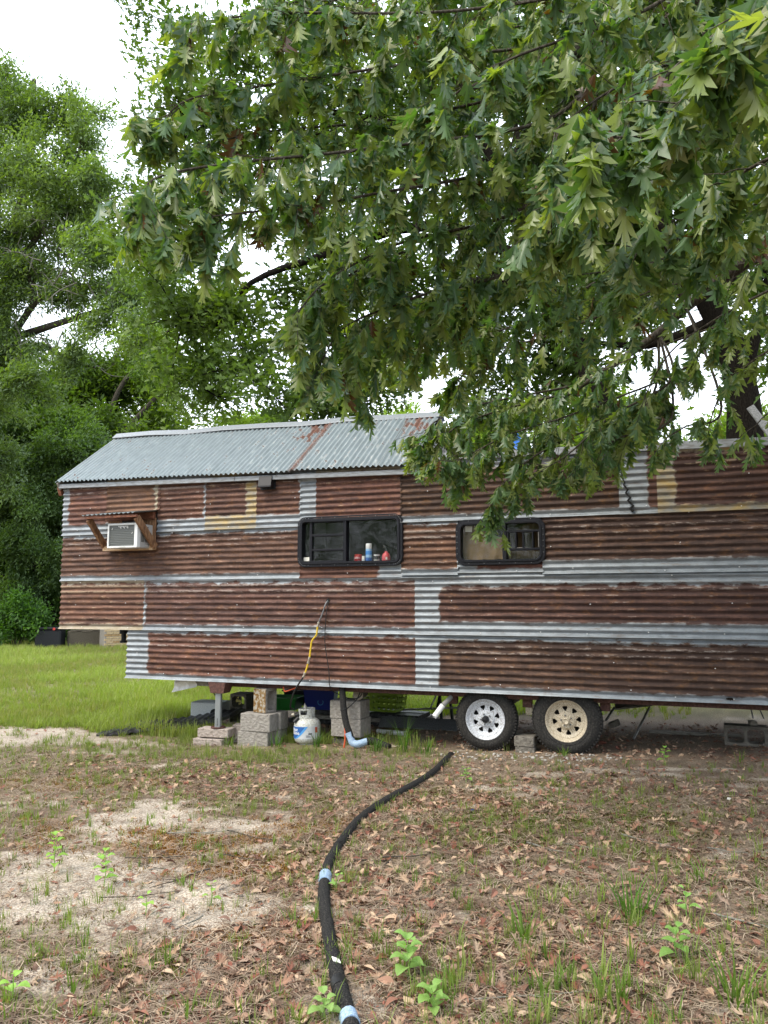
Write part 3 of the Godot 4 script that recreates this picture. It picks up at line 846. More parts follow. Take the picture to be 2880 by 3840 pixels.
func build_wheel(t: Node, c: Vector3, R: float, rim: Material, turn: float) -> void:
	var w := group_node(t, "wheel", c)
	var ax := Basis(Vector3(1, 0, 0), Vector3(0, 0, 1), Vector3(0, -1, 0))   # lathe axis y points out of the wall
	var st := mb()
	var h := R / 0.34
	lathe(st, [Vector2(0.196, -0.17), Vector2(0.25 * h, -0.195), Vector2(0.305 * h, -0.185), Vector2(0.332 * h, -0.165), Vector2(0.338 * h, -0.10), Vector2(0.337 * h, -0.06), Vector2(0.325 * h, -0.022), Vector2(0.313 * h, -0.010), Vector2(0.306 * h, -0.006), Vector2(0.300 * h, 0.002), Vector2(0.27 * h, 0.012), Vector2(0.240 * h, 0.013), Vector2(0.236 * h, 0.010), Vector2(0.232 * h, 0.013), Vector2(0.215, 0.006), Vector2(0.203, -0.004), Vector2(0.196, -0.012)], Vector3.ZERO, ax, 72)
	part(w, "tyre", st, M.rubber)
	st = mb()
	for i in 64:
		var a := TAU * i / 64.0
		var d := Vector3(cos(a), sin(a), 0)
		var s := Vector3(-sin(a), cos(a), 0)
		box(st, d * 0.331 * h + Vector3(0, 0, -0.028), Vector3(0.017, 0.020, 0.034), Basis(s, d, Vector3(0, 0, -1)), 0.003)
		box(st, d * 0.3385 * h + Vector3(0, 0, -0.085), Vector3(0.019, 0.010, 0.045), Basis(s.rotated(d, 0.4), d, s.rotated(d, 0.4).cross(d)), 0.003)
	part(w, "tread_blocks", st, M.rubber)
	# raised ring of small marks on the sidewall
	st = mb()
	for i in 150:
		if i % 25 > 15: continue
		var a := TAU * i / 150.0
		var d := Vector3(cos(a), sin(a), 0)
		var s := Vector3(-sin(a), cos(a), 0)
		box(st, d * 0.262 * h + Vector3(0, 0, 0.0125), Vector3(0.006, 0.012 + 0.005 * (i % 3), 0.004), Basis(s, d, Vector3(0, 0, -1)), 0.001)
	part(w, "sidewall_marks", st, M.rubber)
	# the rim: lip, dish with eight windows, hub
	var rm := group_node(w, "rim")
	rm.rotation.z = turn
	st = mb()
	lathe(st, [Vector2(0.150, -0.10), Vector2(0.178, -0.090), Vector2(0.184, -0.03), Vector2(0.192, -0.004), Vector2(0.206, 0.008), Vector2(0.209, 0.004), Vector2(0.209, -0.01)], Vector3.ZERO, ax, 64)
	lathe(st, [Vector2(0.178, -0.032), Vector2(0.192, -0.010)], Vector3.ZERO, ax, 64)
	var zr := func(r: float) -> float:
		return lerpf(-0.028, -0.052, smoothstep(0.07, 0.10, r)) + 0.022 * smoothstep(0.13, 0.172, r)
	var radii := [0.030, 0.070, 0.084, 0.094, 0.103, 0.113, 0.123, 0.133, 0.142, 0.153, 0.166, 0.180]
	for sct in 8:
		for k in radii.size() - 1:
			var r0: float = radii[k]
			var r1: float = radii[k + 1]
			var o0 := 0.0
			var o1 := 0.0
			if k >= 3 and k <= 7:
				o0 = lerpf(0.05, 0.222, smoothstep(0.088, 0.134, r0)) * (0.86 if k == 7 else 1.0)
				o1 = lerpf(0.05, 0.222, smoothstep(0.088, 0.134, r1)) * (0.86 if k == 6 else (0.70 if k == 7 else 1.0))
			for piece in 8:
				var a0 := sct * PI / 4 + o0 + piece / 8.0 * (PI / 4 - 2 * o0)
				var a1 := sct * PI / 4 + o0 + (piece + 1) / 8.0 * (PI / 4 - 2 * o0)
				var b0 := sct * PI / 4 + o1 + piece / 8.0 * (PI / 4 - 2 * o1)
				var b1 := sct * PI / 4 + o1 + (piece + 1) / 8.0 * (PI / 4 - 2 * o1)
				var z0: float = zr.call(r0)
				var z1: float = zr.call(r1)
				fquad_out(st, Vector3(cos(a0) * r0, sin(a0) * r0, z0), Vector3(cos(a1) * r0, sin(a1) * r0, z0), Vector3(cos(b1) * r1, sin(b1) * r1, z1), Vector3(cos(b0) * r1, sin(b0) * r1, z1), Vector3(0, 0, 1))
	part(rm, "dish", st, rim)
	st = mb()
	lathe(st, [Vector2(0.17, -0.115), Vector2(0.0, -0.115)], Vector3.ZERO, ax, 32)
	part(rm, "brake_drum", st, M.void)
	for i in 5:
		st = mb()
		var a := TAU * i / 5.0 + 0.4
		lathe(st, [Vector2(0.0, 0.020), Vector2(0.006, 0.018), Vector2(0.0095, 0.010), Vector2(0.0095, 0.0)], Vector3(cos(a) * 0.053, sin(a) * 0.053, -0.030), ax, 6)
		part(rm, "lug_nut", st, M.steel_dark)
	st = mb()
	if rim == M.rim_white:
		lathe(st, [Vector2(0.0, 0.030), Vector2(0.016, 0.028), Vector2(0.018, 0.022), Vector2(0.030, 0.020), Vector2(0.034, 0.012), Vector2(0.036, -0.03)], Vector3.ZERO, ax, 24)
		part(rm, "hub_cap", st, M.black_plastic)
	else:
		lathe(st, [Vector2(0.0, 0.020), Vector2(0.022, 0.022), Vector2(0.026, 0.026), Vector2(0.030, 0.022), Vector2(0.032, -0.03)], Vector3.ZERO, ax, 24)
		part(rm, "hub_cap", st, rim)

func pane(parent: Node, c: Vector3, w: float, h: float, r: float, m: Material) -> void:
	var st := mb()
	var o := rr_points(w, h, r)
	for k in o.size():
		tri(st, c, c + o[k], c + o[(k + 1) % o.size()], Vector3(0, 0, 1), Vector3(0, 0, 1), Vector3(0, 0, 1))
	part(parent, "pane", st, m)

func bar(parent: Node, called: String, x0: float, x1: float, y0: float, y1: float, z0: float, z1: float, m: Material, bv := 0.003) -> void:
	var st := mb()
	box(st, Vector3((x0 + x1) / 2, (y0 + y1) / 2, (z0 + z1) / 2), Vector3(x1 - x0, y1 - y0, z1 - z0), Basis(), bv)
	part(parent, called, st, m)

func build_windows(t: Node) -> void:
	var k: Material = M.window_black
	# wide window with louvred panes on the left and a fixed pane on the right
	var w := group_node(t, "window")
	var st := mb()
	var c := Vector3(-1.550, 2.213, 0)
	ring_frame(st, c, 1.285, 0.578, 0.095, 0.036, 0.0, 0.052)
	ring_frame(st, c, 1.222, 0.515, 0.066, 0.028, -0.05, 0.064)
	part(w, "frame", st, k)
	var sc := mb()
	for i in 26:
		var px := rr_points(1.247, 0.540, 0.08, 6)
		var q: Vector3 = c + px[i] + Vector3(0, 0, 0.054)
		box(sc, q, Vector3(0.009, 0.009, 0.006), Basis(), 0.003)
	for i in 7:
		box(sc, c + Vector3(-0.5 + i * 0.165, -0.270, 0.054), Vector3(0.009, 0.009, 0.006), Basis(), 0.003)
		box(sc, c + Vector3(-0.5 + i * 0.165, 0.270, 0.054), Vector3(0.009, 0.009, 0.006), Basis(), 0.003)
	part(w, "frame_screws", sc, M.steel_dark)
	bar(w, "mullion", -1.600, -1.578, 1.975, 2.452, -0.04, 0.058, k)
	bar(w, "mullion", -2.045, -2.012, 1.975, 2.440, -0.04, 0.040, k)
	bar(w, "mullion", -1.622, -1.602, 1.975, 2.440, -0.04, 0.046, k)
	for y in [2.286, 2.118, 1.985, 2.444]:
		bar(w, "louvre_rail", -2.012, -1.622, y - 0.012, y + 0.012, -0.03, 0.048, k)
	pane(w, Vector3(-2.092, 2.213, 0.010), 0.09, 0.46, 0.02, M.glass)
	for y in [2.365, 2.202, 2.052]:
		pane(w, Vector3(-1.817, y, 0.016 if y > 2.1 else 0.014), 0.388, 0.145, 0.004, M.glass_smoked)
	pane(w, Vector3(-1.272, 2.213, 0.012), 0.602, 0.470, 0.05, M.glass)
	bar(w, "sill", -1.575, -0.975, 1.962, 1.976, -0.16, 0.0, M.paper)
	bar(w, "inspection_tag", -2.128, -2.055, 1.995, 2.040, 0.0125, 0.0145, M.paper, 0.0)
	# second window: fixed pane and a small slider
	w = group_node(t, "window")
	st = mb()
	c = Vector3(0.167, 2.157, 0)
	ring_frame(st, c, 0.945, 0.486, 0.105, 0.036, 0.0, 0.058)
	ring_frame(st, c, 0.882, 0.423, 0.078, 0.024, -0.05, 0.068)
	part(w, "frame", st, k)
	sc = mb()
	for i in 5:
		for s in [-0.226, 0.226]:
			box(sc, c + Vector3(-0.33 + i * 0.165, s, 0.060), Vector3(0.009, 0.009, 0.006), Basis(), 0.003)
		box(sc, c + Vector3(0.455, -0.12 + 0.06 * i, 0.060), Vector3(0.009, 0.009, 0.006), Basis(), 0.003)
		box(sc, c + Vector3(-0.455, -0.12 + 0.06 * i, 0.060), Vector3(0.009, 0.009, 0.006), Basis(), 0.003)
	part(w, "frame_screws", sc, M.steel_dark)
	bar(w, "mullion", 0.198, 0.236, 1.955, 2.360, -0.04, 0.060, k)
	bar(w, "slider_rail", 0.236, 0.600, 2.250, 2.272, -0.04, 0.050, k)
	bar(w, "slider_rail", 0.236, 0.600, 2.062, 2.084, -0.04, 0.050, k)
	bar(w, "slider_stile", 0.240, 0.262, 2.084, 2.250, -0.03, 0.046, k)
	bar(w, "slider_stile", 0.330, 0.346, 2.084, 2.250, -0.03, 0.052, k)
	bar(w, "slider_stile", 0.405, 0.420, 2.084, 2.250, -0.03, 0.044, k)
	bar(w, "slider_stile", 0.505, 0.521, 2.084, 2.250, -0.03, 0.052, k)
	bar(w, "chrome_rod", 0.570, 0.576, 2.090, 2.245, -0.02, 0.045, M.aluminium, 0.001)
	bar(w, "chrome_rod", 0.350, 0.405, 2.0845, 2.090, -0.02, 0.045, M.aluminium, 0.001)
	pane(w, Vector3(-0.027, 2.157, 0.012), 0.448, 0.395, 0.05, M.glass)
	pane(w, Vector3(0.418, 2.312, 0.012), 0.362, 0.08, 0.02, M.glass)
	pane(w, Vector3(0.418, 2.010, 0.012), 0.362, 0.098, 0.02, M.glass)
	pane(w, Vector3(0.297, 2.167, 0.018), 0.066, 0.164, 0.004, M.glass_smoked)
	pane(w, Vector3(0.462, 2.167, 0.020), 0.083, 0.164, 0.004, M.glass_smoked)

func cylinder(parent: Node, called: String, at: Vector3, prof: Array, m: Material, bas := Basis(), segs := 24) -> void:
	var st := mb()
	lathe(st, prof, at, bas, segs)
	part(parent, called, st, m)

func build_window_things() -> void:
	var z := -0.065
	var y := 1.977
	var t := thing("spray_can", "blue and white spray can with a white cap standing on the window sill", "spray can", Vector3(-1.350, y, z))
	cylinder(t, "can", Vector3.ZERO, [Vector2(0, 0), Vector2(0.034, 0.0), Vector2(0.036, 0.004), Vector2(0.036, 0.140), Vector2(0.034, 0.148)], M.can_pale)
	cylinder(t, "cap", Vector3.ZERO, [Vector2(0.0345, 0.146), Vector2(0.0355, 0.150), Vector2(0.0355, 0.200), Vector2(0.031, 0.206), Vector2(0, 0.206)], M.white_plastic)
	cylinder(t, "label_band", Vector3.ZERO, [Vector2(0.0363, 0.012), Vector2(0.0366, 0.014), Vector2(0.0366, 0.046), Vector2(0.0363, 0.048)], M.label_blue)
	cylinder(t, "label_band", Vector3.ZERO, [Vector2(0.0363, 0.080), Vector2(0.0366, 0.082), Vector2(0.0366, 0.122), Vector2(0.0363, 0.124)], M.can_blue)
	t = thing("storage_jar", "dark red jar with a red lid on the window sill beside the mullion", "jar", Vector3(-1.480, y, z))
	cylinder(t, "jar", Vector3.ZERO, [Vector2(0, 0), Vector2(0.042, 0.0), Vector2(0.048, 0.008), Vector2(0.048, 0.060), Vector2(0.040, 0.070)], M.jar_red)
	cylinder(t, "lid", Vector3.ZERO, [Vector2(0.041, 0.069), Vector2(0.042, 0.084), Vector2(0.038, 0.087), Vector2(0, 0.087)], M.label_red)
	var q := mb()
	for i in 7:
		var a := -0.55 + i * 0.19
		box(q, Vector3(sin(a) * 0.0485, 0.044, cos(a) * 0.0485), Vector3(0.007, 0.010 if i != 5 else 0.006, 0.002), Basis(Vector3.UP, a), 0.0)
	part(t, "label_marks", q, M.white_plastic)
	t = thing("small_carton", "small white carton between the red jar and spray can", "carton", Vector3(-1.412, y, z + 0.005))
	q = mb(); box(q, Vector3(0, 0.033, 0), Vector3(0.030, 0.066, 0.03), Basis(), 0.002); part(t, "box", q, M.paper)
	q = mb(); box(q, Vector3(0, 0.02, 0.0155), Vector3(0.026, 0.02, 0.001)); part(t, "label_band", q, M.label_grey)
	t = thing("glass_jar", "small clear glass jar with a white lid on the sill", "jar", Vector3(-1.255, y, z))
	cylinder(t, "glass", Vector3.ZERO, [Vector2(0, 0), Vector2(0.034, 0.0), Vector2(0.036, 0.01), Vector2(0.036, 0.056), Vector2(0.031, 0.068)], M.glass)
	cylinder(t, "lid", Vector3.ZERO, [Vector2(0.033, 0.068), Vector2(0.034, 0.080), Vector2(0, 0.081)], M.white_plastic)
	cylinder(t, "contents", Vector3.ZERO, [Vector2(0, 0.003), Vector2(0.031, 0.003), Vector2(0.031, 0.022), Vector2(0, 0.022)], M.paper)
	t = thing("soap_bottle", "red labelled squat bottle with a clear spout at the right of the sill", "bottle", Vector3(-1.142, y, z))
	cylinder(t, "body", Vector3.ZERO, [Vector2(0, 0), Vector2(0.045, 0.0), Vector2(0.048, 0.01), Vector2(0.047, 0.060), Vector2(0.036, 0.088), Vector2(0.018, 0.100), Vector2(0.016, 0.115)], M.bottle_red)
	q = mb(); box(q, Vector3(0.02, 0.035, 0.0445), Vector3(0.018, 0.028, 0.004), Basis(Vector3.UP, 0.4)); part(t, "label_patch", q, M.paper)
	q = mb()
	for i in 4: box(q, Vector3(0.0135 + i * 0.0042, 0.035, 0.0480 - i * 0.0018), Vector3(0.0016, 0.022, 0.002), Basis(Vector3.UP, 0.4))
	part(t, "label_stripes", q, M.print_dark)
	q = mb(); tube(q, curve([Vector3(0, 0.11, 0), Vector3(-0.004, 0.15, 0), Vector3(-0.016, 0.170, 0.002), Vector3(-0.034, 0.168, 0.004)], 4), 0.013, 0.011, 10); part(t, "spout", q, M.glass)
	# burlap curtain and note in the second window
	t = thing("burlap_curtain", "sagging brown burlap curtain hung inside the right hand window", "curtain", Vector3(0, 0, -0.05))
	var P: Array = []
	var UV: Array = []
	for i in 21:
		var rp: Array = []
		var ru: Array = []
		for j in 31:
			var f := j / 30.0
			var x := -0.262 + 0.46 * f
			var top := 2.345 - 0.115 * smoothstep(0.25, 0.85, f) - 0.02 * f
			var yy := lerpf(top, 1.95 + 0.03 * absf(sin(f * 9.0)), i / 20.0)
			rp.append(Vector3(x, yy, 0.005 * sin(f * 22.0 + i * 0.2) + 0.008 * sin(f * 9.0 - i * 0.35)))
			ru.append(Vector2(f, i / 20.0))
		P.append(rp); UV.append(ru)
	put(t, "cloth", grid_mesh(P, UV), M.burlap)
	P = []; UV = []
	for i in 9:
		var rp: Array = []
		var ru: Array = []
		for j in 21:
			var f := j / 20.0
			rp.append(Vector3(0.235 + 0.35 * f, lerpf(2.28 + 0.08 * smoothstep(0.1, 0.7, f), 1.98, i / 8.0), -0.05 + 0.015 * sin(f * 19.0)))
			ru.append(Vector2(f, i / 8.0))
		P.append(rp); UV.append(ru)
	put(t, "cloth", grid_mesh(P, UV), M.burlap)
	t = thing("paper_note", "square pale paper note stuck inside the window above the burlap", "note", Vector3(-0.178, 2.305, -0.012))
	q = mb(); box(q, Vector3.ZERO, Vector3(0.074, 0.062, 0.002), Basis(Vector3(0, 0, 1), -0.04)); part(t, "sheet", q, M.paper)
	q = mb(); box(q, Vector3(0, 0.027, 0.0015), Vector3(0.074, 0.008, 0.001), Basis(Vector3(0, 0, 1), -0.04)); part(t, "tape_strip", q, M.white_plastic)

func build_conditioner() -> void:
	var t := thing("air_conditioner", "white window air conditioner sticking out under a small tin awning", "air conditioner", Vector3(-4.425, 2.183, 0.0))
	var st := mb()
	box(st, Vector3(0, 0.150, 0.155), Vector3(0.432, 0.292, 0.31), Basis(), 0.006)
	part(t, "casing", st, M.ac_side)
	st = mb()
	ring_frame(st, Vector3(0, 0.152, 0), 0.450, 0.304, 0.012, 0.024, 0.305, 0.362, 0.005)
	box(st, Vector3(0.195, 0.152, 0.335), Vector3(0.042, 0.262, 0.045), Basis(), 0.004)
	part(t, "front_frame", st, M.ac_white)
	st = mb()
	box(st, Vector3(-0.012, 0.152, 0.330), Vector3(0.374, 0.258, 0.03))
	part(t, "coil", st, M.ac_fins)
	for i in 12:
		st = mb()
		box(st, Vector3(-0.012, 0.035 + i * 0.0212, 0.3475), Vector3(0.372, 0.012, 0.006), Basis(), 0.002)
		part(t, "fin", st, M.ac_fins)
	for k in 2:
		for i in 13:
			st = mb()
			box(st, Vector3(0.2165, 0.080 + i * 0.0150, 0.245 - k * 0.075), Vector3(0.004, 0.0075, 0.060), Basis(), 0.0)
			part(t, "vent_slot", st, M.void)
	st = mb()
	box(st, Vector3(0.220, 0.030, 0.16), Vector3(0.010, 0.035, 0.10), Basis(), 0.004)
	part(t, "side_handle", st, M.ac_side)
	st = mb()
	for i in 9:
		var x := -0.06 + i * 0.017
		tube(st, [Vector3(x, 0.272, 0.3525), Vector3(x + 0.003 * sin(i * 2.0), 0.258 - 0.010 * (i % 3), 0.3535)], 0.0035, 0.005, 6)
	for p in [Vector3(0.135, 0.17, 0.3525), Vector3(-0.165, 0.225, 0.3525)]:
		tube(st, [p, p + Vector3(0.012, 0.022, 0.0)], 0.003, 0.004, 6)
	part(t, "bird_droppings", st, M.white_plastic)
	st = mb()
	box(st, Vector3(0.01, 0.014, 0.3635), Vector3(0.10, 0.006, 0.002), Basis())
	part(t, "name_strip", st, M.ac_side)

# ---------------------------------------------------------------- things in the yard
func ground_y(x: float, z: float) -> float:
	var h := 0.16 * tanh(x / 4.0) - 0.01
	return h + 0.018 * noise.get_noise_2d(x * 18.0, z * 18.0) + 0.006 * noise.get_noise_2d(x * 90.0, z * 90.0)

func G(x: float, z: float, up := 0.0) -> Vector3:
	return Vector3(x, ground_y(x, z) + up, z)

func solid_block(label: String, c: Vector3, s: Vector3, turn: float, m: Material, category := "concrete block", called := "concrete_block", tilt := 0.0) -> void:
	var t := thing(called, label, category, c, turn)
	t.rotation.z = tilt
	var st := mb()
	box(st, Vector3(0, s.y / 2, 0), s, Basis(), 0.006)
	for i in 5:   # chipped corners
		var e := Vector3(rng.randf_range(-0.5, 0.5) * s.x, s.y * (0.99 if i % 2 == 0 else rng.randf()), s.z * 0.497)
		box(st, e, Vector3(0.02, 0.012, 0.008) * rng.randf_range(0.5, 1.2), Basis(Vector3(1, 1, 0).normalized(), rng.randf() * 3.0), 0.003)
	part(t, "block", st, m)

# a two-cell hollow block; axis of the cells along z
func hollow_block(label: String, c: Vector3, s: Vector3, rot: Vector3, m: Material, cells := 2) -> Node3D:
	var t := thing("hollow_block", label, "concrete block", c)
	t.rotation = rot
	var w := 0.030
	var st := mb()
	box(st, Vector3(0, s.y - w / 2, 0), Vector3(s.x, w, s.z), Basis(), 0.004)
	box(st, Vector3(0, w / 2, 0), Vector3(s.x, w, s.z), Basis(), 0.004)
	part(t, "shell", st, m)
	st = mb()
	var n := cells + 1
	for i in n:
		var x := lerpf(-s.x / 2 + w / 2, s.x / 2 - w / 2, float(i) / cells)
		box(st, Vector3(x, s.y / 2, 0), Vector3(w, s.y - 2 * w + 0.002, s.z - 0.004), Basis(), 0.003)
		for q in [-1.0, 1.0]:   # fillets in the cells' corners
			for e in [-1.0, 1.0]:
				if (i == 0 and e < 0) or (i == n - 1 and e > 0): continue
				box(st, Vector3(x + e * (w / 2 + 0.004), s.y / 2 + q * (s.y / 2 - w - 0.004), 0), Vector3(0.02, 0.02, s.z - 0.006), Basis(Vector3(0, 0, 1), PI / 4), 0.0)
	part(t, "web", st, m)
	return t

func build_blocks() -> void:
	# under the landing leg
	solid_block("pale slab lowest under the trailer's landing leg", G(-3.275, 0.06, -0.045), Vector3(0.375, 0.115, 0.20), 0.06, M.concrete_pink)
	solid_block("pinkish concrete slab directly under the landing leg's foot plate", Vector3(-3.235, -0.035, 0.02), Vector3(0.39, 0.098, 0.20), 0.10, M.concrete_pink)
	solid_block("rounded grey block leaning behind the landing leg slabs", G(-3.02, -0.22, 0.0), Vector3(0.20, 0.20, 0.19), 0.3, M.concrete_pink, "concrete block", "concrete_block", 0.05)
	# the first pier
	solid_block("weathered block in the ground course of the pier beside the landing leg, front one", Vector3(-2.735, -0.145, -0.035), Vector3(0.385, 0.195, 0.19), 0.05, M.concrete)
	solid_block("ground course block hidden behind another, in the pier beside the landing leg", Vector3(-2.685, -0.145, -0.240), Vector3(0.385, 0.195, 0.19), 0.03, M.concrete)
	solid_block("clean grey block carrying the mossy upright block, front of second course", Vector3(-2.700, 0.054, -0.030), Vector3(0.385, 0.198, 0.19), 0.0, M.concrete)
	solid_block("second course block behind the one carrying the mossy upright block", Vector3(-2.665, 0.054, -0.235), Vector3(0.375, 0.198, 0.19), -0.02, M.concrete)
	hollow_block("brown mossy hollow block standing on end at the pier's top", Vector3(-2.665, 0.255, -0.105), Vector3(0.19, 0.275, 0.19), Vector3(0, PI / 2 - 0.22, 0), M.concrete, 1)
	var stn := mb()
	box(stn, Vector3(0, 0.1375, 0), Vector3(0.186, 0.268, 0.006), Basis(), 0.002)
	var hb: Node3D = get_node("hollow_block")
	var sp := part(hb, "moss_stain", stn, M.concrete_stained)
	sp.transform = Transform3D(Basis(Vector3.UP, -PI / 2), Vector3(-0.0965, 0, 0))
	# the pier behind it with a hollow block
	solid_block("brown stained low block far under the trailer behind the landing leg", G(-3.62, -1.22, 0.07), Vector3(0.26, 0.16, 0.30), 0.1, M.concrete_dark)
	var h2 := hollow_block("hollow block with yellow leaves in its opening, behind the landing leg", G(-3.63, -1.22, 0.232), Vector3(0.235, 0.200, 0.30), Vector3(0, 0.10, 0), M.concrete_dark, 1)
	var st := mb()
	for i in 7:
		var a := i * 0.9
		var p := Vector3(0.02 * sin(a), 0.075 + 0.012 * i, 0.13)
		var d := Vector3(cos(a), sin(a * 1.3), 0.3).normalized() * 0.045
		var n := Vector3(-d.y, d.x, 0.01).normalized() * 0.016
		tri(st, p - n, p + n, p + d, Vector3(0, 0, 1), Vector3(0, 0, 1), Vector3(0, 0, 1))
	tag(part(self, "dry_leaves", st, M.yellow_leaf), "yellowed dry leaves stuffed in the opening of a hollow block", "leaves", "", "stuff")
	get_node("dry_leaves").transform = h2.transform
	# the second pier
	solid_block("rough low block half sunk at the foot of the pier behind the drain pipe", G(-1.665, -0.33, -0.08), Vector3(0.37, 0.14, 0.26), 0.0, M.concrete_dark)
	solid_block("lower smooth grey block of the pier behind the drain pipe", Vector3(-1.660, 0.022, -0.305), Vector3(0.365, 0.196, 0.30), -0.02, M.concrete)
	solid_block("upper smooth grey block of the pier behind the drain pipe", Vector3(-1.675, 0.220, -0.305), Vector3(0.370, 0.198, 0.30), 0.02, M.concrete)
	var t := thing("log_offcut", "pale sawn log offcut wedged on the pier behind the drain pipe", "log", Vector3(-1.575, 0.478, -0.37), 0.18)
	st = mb()
	tube(st, [Vector3(0, 0, -0.13), Vector3(0.006, 0.003, 0.0), Vector3(0, 0, 0.13)], 0.062, 0.060, 14, false, 0.10)
	part(t, "bark", st, M.bark_pale)
	st = mb()
	lathe(st, [Vector2(0.060, 0.0), Vector2(0.055, 0.004), Vector2(0.0, 0.005)], Vector3(0, 0, 0.13), Basis(Vector3.RIGHT, PI / 2), 14)
	part(t, "sawn_face", st, M.log_end)
	# chocks between the wheels
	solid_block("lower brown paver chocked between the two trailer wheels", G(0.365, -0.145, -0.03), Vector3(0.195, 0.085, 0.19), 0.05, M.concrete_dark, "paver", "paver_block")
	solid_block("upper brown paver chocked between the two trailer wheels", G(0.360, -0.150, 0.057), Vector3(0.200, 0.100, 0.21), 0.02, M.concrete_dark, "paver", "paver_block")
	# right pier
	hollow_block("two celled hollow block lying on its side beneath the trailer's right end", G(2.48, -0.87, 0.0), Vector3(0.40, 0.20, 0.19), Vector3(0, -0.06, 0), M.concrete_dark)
	solid_block("little wooden block standing on the two celled hollow block", G(2.55, -0.86, 0.203), Vector3(0.07, 0.045, 0.09), 0.2, M.wood_grey, "wood block", "wood_block")

func bent_text(text: String, size: float, radius: float, y: float, a0: float, m: Material, parent: Node, called: String) -> void:
	var tm := TextMesh.new()
	var f := SystemFont.new()
	f.font_names = PackedStringArray(["Droid Sans"])
	f.font_weight = 800
	tm.font = f
	tm.text = text
	tm.font_size = 64
	tm.pixel_size = size / 64.0
	tm.depth = 0.002
	tm.curve_step = 2.0
	var arr := tm.get_mesh_arrays()
	var v: PackedVector3Array = arr[Mesh.ARRAY_VERTEX]
	var n: PackedVector3Array = arr[Mesh.ARRAY_NORMAL]
	for i in v.size():
		var p := v[i]
		var a := a0 + p.x / radius
		var r := radius + p.z
		v[i] = Vector3(sin(a) * r, y + p.y, cos(a) * r)
		n[i] = n[i].rotated(Vector3.UP, a)
	arr[Mesh.ARRAY_VERTEX] = v
	arr[Mesh.ARRAY_NORMAL] = n
	var am := ArrayMesh.new()
	am.add_surface_from_arrays(Mesh.PRIMITIVE_TRIANGLES, arr)
	put(parent, called, am, m)

# a patch on a cylinder round y, its top and bottom given by callables of the angle
func bent_patch(st: SurfaceTool, r: float, a0: float, a1: float, lo: Callable, hi: Callable, n := 28) -> void:
	for i in n:
		var a := lerpf(a0, a1, float(i) / n)
		var b := lerpf(a0, a1, float(i + 1) / n)
		var l0: float = lo.call(a); var l1: float = lo.call(b)
		var h0: float = maxf(l0, hi.call(a)); var h1: float = maxf(l1, hi.call(b))
		var na := Vector3(sin(a), 0, cos(a))
		var nb := Vector3(sin(b), 0, cos(b))
		tri(st, na * r + Vector3(0, l0, 0), nb * r + Vector3(0, l1, 0), nb * r + Vector3(0, h1, 0), na, nb, nb)
		tri(st, na * r + Vector3(0, l0, 0), nb * r + Vector3(0, h1, 0), na * r + Vector3(0, h0, 0), na, nb, na)

